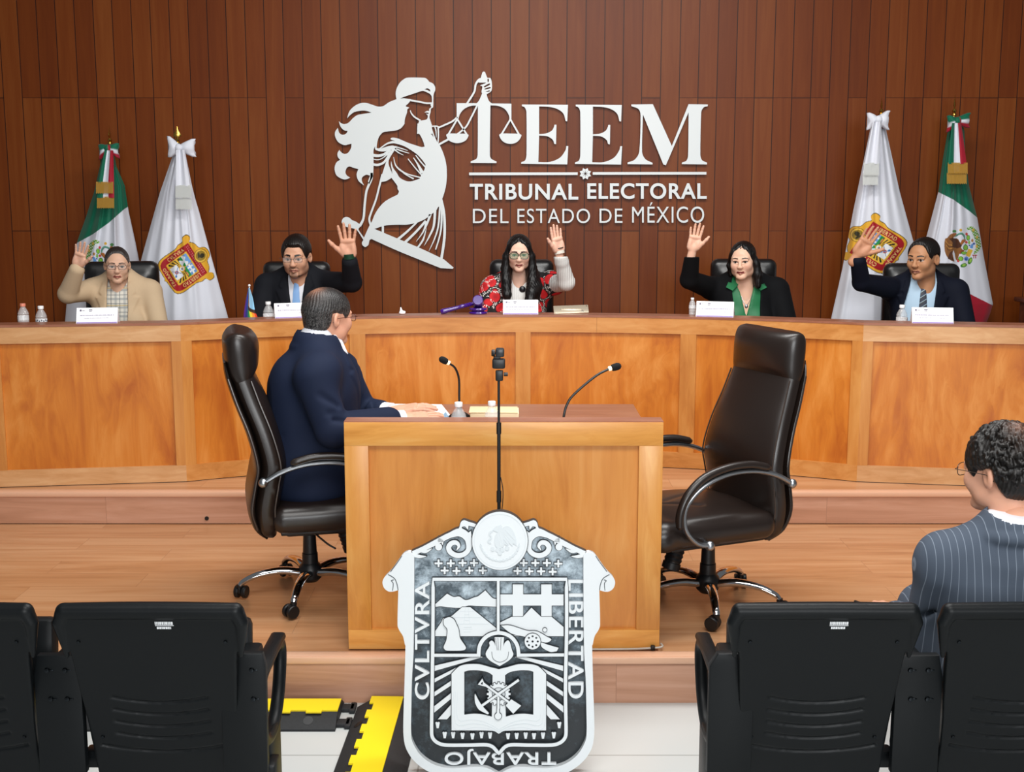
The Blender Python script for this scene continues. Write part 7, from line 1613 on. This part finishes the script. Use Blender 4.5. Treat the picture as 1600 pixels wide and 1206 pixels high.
# ---------------------------------------------------------------- woman in green blouse and black blazer
def judge_green():
    sk = '#e2b79d'; P = seated(1163, 7.56, 'woman with black hair, green blouse and black blazer raising her right hand', 438, -0.05, sh_w=.225, build=1.10, depth=1.08)
    P.head(at(1161, 407, 7.46), (0.04, -0.04, -0.38), .95, skin=sk, lips='#8a3f3c', brow='#22130f', fem=True, lip_full=.95, jaw=1.1, neck_r=.055, blush=.25)
    L1 = [([(-.066, -.02, .04), (-.084, .0, -.03), (-.085, .02, -.09)], [.018, .022, .016]), ([(.064, -.03, .045), (.084, -.008, -.02), (.090, .0, -.09), (.094, -.005, -.16)], [.018, .026, .032, .022]), ([(0, .07, -.02), (.02, .08, -.12), (.05, .06, -.17)], [.06, .05, .03])]
    v, f, t = hair_long('#0b0909', L1, .006, [(-.12, .080), (-.077, .080), (-.070, .073), (-.061, .055), (-.053, .020), (-.045, -.02), (-.034, -.05), (.0, -.09), (.12, -.11)]); P.on_head('hair', v, f, HAIRM, t)
    S, E, W = P.loc(at(1108, 449, 7.56)), P.loc(at(1077, 437, 7.36)), P.loc(at(1082, 394, 7.26)); R = rest_arm(P, 1)
    raised_hand(P, at(1082, 391, 7.26), at(1089.5, 354, 7.25), True, sk, .90, spread=1.0, curl=.08); flat_hand(P, R[2], 1, sk)
    Fs = P.torso(); P.add_torso(Fs, -.002, 1); nv = [(0, P.zs - .215), (.052, P.zs - .01), (.06, P.zs + .14), (-.06, P.zs + .14), (-.052, P.zs - .01)]; carve_front(P, Fs, nv, -.0); gm = plain('green_blouse', '#0a6a3c', .55, sheen=.2); bl = P.put('blouse', Fs, gm)
    Fk = P.torso(.006); P.add_torso(Fk, -.014, 1); Fk.clip(lambda X, Y, Z: np.maximum(np.maximum(np.abs(X) - .07, P.zs - .26 - Z), Y - .0)); v, f = Fk.mesh(); P.skin.append((v, f, np.ones((len(v), 4)) * rgb(sk)))
    for s in (-1, 1):
        q = [(s * .045, P.zs + .03), (s * .050, P.zs - .02), (s * .085, P.zs - .055), (s * .125, P.zs - .035), (s * .085, P.zs + .02)]; y = P.front(Fs, s * .09, P.zs - .04)
        b = MB(); b.raw([(q[0][0], -.035, q[0][1]), (q[1][0], y - .020, q[1][1]), (q[2][0], y - .034, q[2][1]), (q[3][0], y - .026, q[3][1]), (q[4][0], -.03, q[4][1] + .012)], [(0, 1, 2, 3, 4) if s < 0 else (4, 3, 2, 1, 0)]); bm = bmesh.new(); vs = [bm.verts.new(p) for p in b.v]; bm.faces.new([vs[i] for i in b.f[0]]); bmesh.ops.solidify(bm, geom=bm.faces[:], thickness=.004); MB().bm(bm).build('collar', gm, bl)
    for zz in (-.235, -.33): MB().sphere((.0, P.front(Fs, 0, P.zs + zz) - .003, P.zs + zz), .006, 8).build('pearl_button', plain('pearl', '#e8e6e0', .25), bl)
    z = P.zs - .15; b = MB(); b.tube(curve3([(-.045, P.front(Fk, -.045, P.zs - .03) - .004, P.zs - .02), (-.025, P.front(Fk, -.025, z + .04) - .004, z + .045), (0, P.front(Fk, 0, z) - .004, z + .01), (.025, P.front(Fk, .025, z + .04) - .004, z + .045), (.045, P.front(Fk, .045, P.zs - .03) - .004, P.zs - .02)]), .0014, 6); b.sphere((0, P.front(Fk, 0, z) - .005, z), (.010, .004, .012), 12); b.build('necklace', SATIN, P.r)
    Fj = P.torso(.0062); P.add_torso(Fj, .012, 1); P.add_arm(Fj, S, E, W, .006, (.062, .050, .036), t=.95); P.add_arm(Fj, *R, .012, (.064, .056, .04), t=.9)
    carve_front(P, Fj, [(-.045, P.zs - .62), (.052, P.zs - .62), (.080, P.zs - .22), (.090, P.zs - .02), (.055, P.zs + .14), (-.055, P.zs + .14), (-.090, P.zs - .02), (-.070, P.zs - .22)], -.01); P.put('blazer', Fj, suit_mat('black_wool', '#07080b', .85)); legs(P, suit_mat('black_wool', '#07080b', .85)); P.finish(under_body(P, [(S, E, W), R], sk), sk)
judge_green()

# ---------------------------------------------------------------- man with striped tie, far right
def stripe_mat(name, a, b, c, per, rot):
    m, nt, p = newmat(name); tc = N(nt, 'ShaderNodeTexCoord'); mp = N(nt, 'ShaderNodeMapping'); L(nt, tc, 'Object', mp, 0); mp.inputs['Rotation'].default_value = (0, rot, 0); w = N(nt, 'ShaderNodeSeparateXYZ'); L(nt, mp, 0, w, 0)
    q = N(nt, 'ShaderNodeMath', operation='MULTIPLY'); L(nt, w, 2, q, 0); q.inputs[1].default_value = 1 / per; fr = N(nt, 'ShaderNodeMath', operation='FRACT'); L(nt, q, 0, fr, 0)
    r = ramp(nt, [(0, a), (.5, a), (.52, b), (.62, b), (.64, c), (.72, c), (.74, a)]); r.color_ramp.interpolation = 'CONSTANT'; L(nt, fr, 0, r, 0); L(nt, r, 0, p, 'Base Color'); p.inputs['Roughness'].default_value = .5; return m
def judge_striped():
    sk = '#bd8863'; P = seated(1441, 7.48, 'man in navy suit with striped tie raising his right hand, far right', 439, -0.22, sh_w=.225, build=1.06)
    P.head(at(1443, 404, 7.40), (0.04, 0.0, -0.80), 1.05, skin=sk, lips='#8f5a4a', brow='#1a110d', brow_w=1.1, jaw=1.02)
    v, f, t = hair_short('#100c0a', .008, [(-.12, .078), (-.077, .078), (-.070, .073), (-.062, .058), (-.054, .028), (-.046, -.006), (-.034, -.026), (-.02, .006), (.03, .01), (.04, -.035), (.07, -.055), (.12, -.07)], seed=5, top=.9); P.on_head('hair', v, f, HAIRM, t)
    S, E, W = P.loc(at(1388, 449, 7.46)), P.loc(at(1346, 441, 7.30)), P.loc(at(1340, 402, 7.20)); R = rest_arm(P, 1)
    raised_hand(P, at(1340, 398, 7.20), at(1366, 357, 7.18), True, sk, 1.06, spread=.7, curl=.12, thumb_out=1.3); flat_hand(P, R[2], 1, sk)
    suit_judge(P, S, E, W, R, suit_mat('dark_navy_suit', '#0a0f1e'), plain('pale_blue_shirt', '#b4cfe4', .7), stripe_mat('striped_tie', '#10182c', '#9fb0a8', '#3a5a8a', .026, .6), vend=-.60, vtop=.075, cuff=False, lw=.055, ar=(.058, .044, .034), opening=[(-.19, P.zs - .42), (.035, P.zs - .42), (.060, P.zs - .18), (.080, P.zs), (.068, P.zs + .12), (-.068, P.zs + .12), (-.075, P.zs), (-.125, P.zs - .2)]); P.finish(under_body(P, [(S, E, W), R], sk), sk)
judge_striped()

# ---------------------------------------------------------------- man in navy at the square table, seen from behind
def man_navy():
    sk = '#d39c82'; Y = 5.05; c = at(488, 700, Y); root = Vector((c.x, Y, ST + .445)); sz = at(478, 556, 4.9).z
    P = Person('man in navy suit seated at the square table with his back turned', root, math.radians(108), sz, sh_w=.225, build=1.13, depth=1.28); P.lean = (0, -.035); P.ny = ny = -.066
    P.head(at(512, 496, 5.095), (.02, 0, math.radians(136)), 1.0, skin=sk, lips='#a06a5c', brow='#3a322e', jaw=1.06, neck_r=.058, neck_len=.16)
    v, f, t = hair_short('#1c1a1a', .011, [(-.12, .076), (-.086, .074), (-.075, .064), (-.064, .042), (-.057, .012), (-.048, -.010), (-.034, -.026), (-.02, .006), (.03, .012), (.036, -.035), (.06, -.068), (.12, -.082)], seed=9, grey=.38, bald=(0.0, .06, .8)); P.on_head('hair', v, f, HAIRM, t); P.glasses(.050, .030, .0014, plain('brown_frame', '#4a1f16', .3))
    S, E, W = P.loc(at(490, 592, 4.84)), P.loc(at(520, 672, 4.80)), P.loc(at(630, 655, 4.93)); S2, E2, W2 = P.loc(at(532, 576, 5.22)), P.loc(at(566, 642, 5.27)), P.loc(at(612, 643, 5.16))
    for (w, tip, right, sp) in ((at(634, 654, 4.93), at(702, 649, 4.99), True, .9), (at(618, 642, 5.16), at(684, 632, 5.15), False, .9)):
        v, f, t = hand_mesh(sk, right, .16, sp); P.add_skin(v, f, t, frame(w, Vector(tip) - Vector(w), (-.1, -.35 if right else -.2, 1)) @ Matrix.Scale(1.0, 4))
    wsh = plain('white_shirt', '#dfe0e6', .7)
    Fs = P.torso(); P.add_torso(Fs, -.002); Fs.cone((0, .028 + ny, P.zs - .02), (0, .026 + ny, P.zs + .055), .072, .070, .02); sh = P.put('shirt', Fs, wsh); shirt_collar(P, wsh, sh, P.zs + .072, r=.077, tip=.085, yc=.022 + ny); tie(P, Fs, plain('pale_green_tie', '#a9cf9a', .5, sheen=.2), P.zs - .012)
    nv = suit_mat('navy_suit', '#141d33'); Fj = P.torso(.006, lo=(-.48, -.66, -.05)); P.add_torso(Fj, .014); P.add_arm(Fj, S, E, W, .016, (.062, .056, .042), t=.78, k=.075); P.add_arm(Fj, S2, E2, W2, .012, (.062, .052, .030), t=.62, k=.075)
    Fj.ell((0, .0, .03), (.21, .19, .09), .06); Fj.ell((0, .10, P.zs - .27), (.17, .085, .22), .08)
    # sleeve and back creases
    for a, b, r in (((S + E) / 2 + np.array((-.07, .02, .05)), (S + E) / 2 + np.array((-.06, -.05, .0)), .006), (E + np.array((-.05, .0, .05)), E + np.array((-.05, -.05, .04)), .006), (E + np.array((-.055, .02, .08)), E + np.array((-.05, -.06, .075)), .005), (np.array((-.12, .16, .20)), np.array((.05, .21, .17)), .006), (np.array((-.14, .13, .28)), np.array((.02, .2, .26)), .005)): Fj.cone(a, b, r, r * .6, .025, 's')
    for q in lapels(P.zs, .055, end=-.42, vtop=.06): raise_front(Fj, q, .006)
    # raised collar round the neck
    Fj.cone((0, .03 + ny, P.zs - .05), (0, .028 + ny, P.zs + .012), .122, .104, .03)
    for i in range(14):
        a0, a1 = math.radians(-20 + i * 220 / 14), math.radians(-20 + (i + 1) * 220 / 14); rr = .101
        Fj.cone((rr * math.cos(a0), .028 + ny + rr * math.sin(a0), P.zs + .006 + .014 * math.sin(a0)), (rr * math.cos(a1), .028 + ny + rr * math.sin(a1), P.zs + .006 + .014 * math.sin(a1)), .017, .017, .012)
    carve_front(P, Fj, vpoly(P.zs, -.42, .058), ny); Fj.cone((0, .028 + ny, P.zs + .025), (0, .026 + ny, P.zs + .14), .080, .086, .004, 's')
    jk = P.put('jacket', Fj, nv)
    for (e, w, q0, q1) in ((E, W, .90, 1.02), (E2, W2, .70, 1.02)): MB().tube([tuple(e + (w - e) * q0), tuple(e + (w - e) * q1)], [.042, .038], 18).build('shirt_cuff', wsh, jk)
    legs(P, nv, .40, .445); P.finish(under_body(P, [(S, E, W), (S2, E2, W2)], sk), sk)
man_navy()

# ---------------------------------------------------------------- man in grey pinstripes, seen from behind at the right edge
def man_pinstripe():
    sk = '#cf9a80'; Y = 3.36; c = at(1580, 900, Y); root = Vector((c.x, Y, .45)); sz = at(1560, 838, Y).z
    P = Person('man in grey pinstripe suit with curly black hair at the right edge, seen from behind', root, math.pi, sz, sh_w=.235, build=1.08, depth=1.05)
    P.head(at(1566, 737, 3.415), (.05, 0, math.radians(212)), 1.03, skin=sk, lips='#a06a5c', brow='#1a120e', jaw=1.04, neck_r=.056, neck_len=.15)
    v, f, t = hair_short('#120f0d', .016, [(-.12, .072), (-.086, .070), (-.075, .060), (-.064, .040), (-.057, .010), (-.050, -.018), (-.036, -.036), (-.022, -.004), (.026, .004), (.034, -.04), (.06, -.082), (.12, -.10)], bumps=1.0, seed=4, bald=(.01, .062, .45)); P.on_head('hair', v, f, HAIRM, t); P.glasses(.050, .036, .0012)
    S, E, W = P.loc(at(1474, 894, 3.36)), P.loc(at(1446, 1012, 3.44)), P.loc(at(1398, 962, 3.72)); R = np.array((-P.sw + .02, .0, P.zs - .06)), np.array((-P.sw - .06, -.06, P.zs - .34)), np.array((-.16, -.34, P.zs - .40))
    # his left arm is on the picture's left
    v, f, t = hand_mesh(sk, False, .5, .3, fcurl=[.5, .5, .45, .4]); M = frame(at(1400, 960, 3.74), Vector(at(1360, 944, 3.84)) - Vector(at(1400, 960, 3.74)), (0, -.3, 1)); P.add_skin(v, f, t, M)
    v, f, t = hand_mesh(sk, True, .25); P.add_skin(v, f, t, P.M @ frame(Vector(R[2]), Vector((.3, -1, -.1)), (0, 0, 1)))
    wsh = plain('white_shirt', '#dfe0e6', .7); Fs = P.torso(.008); P.add_torso(Fs, -.002); Fs.cone((0, .030, P.zs - .03), (0, .034, P.zs + .07), .094, .090, .02); Fs.clip(lambda X, Y, Z: Z - P.zs - .078); sh = P.put('shirt', Fs, wsh); shirt_collar(P, wsh, sh, P.zs + .058, r=.083, tip=.08, yc=.03)
    m = stripe_pin(); Fj = P.torso(.006); P.add_torso(Fj, .014); P.add_arm(Fj, S, E, W, .016, (.062, .054, .04), t=.9, k=.06); P.add_arm(Fj, *R, .016, (.062, .054, .04), t=.9, k=.06)
    Fj.ell((0, .05, P.zs - .22), (.19, .10, .2), .06)
    Fj.cone((0, .03, P.zs - .05), (0, .03, P.zs + .015), .125, .107, .03)
    for i in range(14):
        a0, a1 = math.radians(-20 + i * 220 / 14), math.radians(-20 + (i + 1) * 220 / 14); rr = .104
        Fj.cone((rr * math.cos(a0), .028 + rr * math.sin(a0), P.zs + .012 + .014 * math.sin(a0)), (rr * math.cos(a1), .028 + rr * math.sin(a1), P.zs + .012 + .014 * math.sin(a1)), .017, .017, .012)
    for a, b, r in (((S + E) / 2 + np.array((.02, .07, .03)), (S + E) / 2 + np.array((.07, .03, -.02)), .006), (S + np.array((-.03, .075, -.10)), S + np.array((-.05, .085, .02)), .005), (E + np.array((.0, .06, .08)), E + np.array((.06, .02, .06)), .006)): Fj.cone(a, b, r, r * .6, .02, 's')
    carve_front(P, Fj, vpoly(P.zs, -.42, .058), -.0); Fj.cone((0, .03, P.zs + .025), (0, .034, P.zs + .14), .083, .09, .004, 's'); P.put('jacket', Fj, m); legs(P, m, .42, .45); P.finish(under_body(P, [(S, E, W), R], sk), sk)
    q = at(1358, 945, 3.86) - Vector((0, 0, .025)); ph = MB().box((0, 0, 0), (.010, .11, .052), .004, rot=(.1, 0, .9)).build('smartphone', plain('phone_black', '#15130f', .3)); ph.location = q; tag(ph, 'dark smartphone held by the man in grey pinstripes above the seat back', 'phone')
def stripe_pin():
    m, nt, p = newmat('grey_pinstripe'); tc = N(nt, 'ShaderNodeTexCoord'); sp = N(nt, 'ShaderNodeSeparateXYZ'); L(nt, tc, 'Object', sp, 0)
    a = N(nt, 'ShaderNodeMath', operation='MULTIPLY'); L(nt, sp, 0, a, 0); a.inputs[1].default_value = 1 / .0195; b = N(nt, 'ShaderNodeMath', operation='FRACT'); L(nt, a, 0, b, 0)
    r = ramp(nt, [(0, '#47505d'), (.44, '#47505d'), (.48, '#76808d'), (.52, '#76808d'), (.56, '#47505d')]); L(nt, b, 0, r, 0); L(nt, r, 0, p, 'Base Color'); p.inputs['Roughness'].default_value = .8; p.inputs['Specular IOR Level'].default_value = .2
    n = N(nt, 'ShaderNodeTexNoise'); n.inputs['Scale'].default_value = 600; L(nt, tc, 'Object', n, 'Vector'); bump(nt, p, n, 'Fac', .12); return m
man_pinstripe()
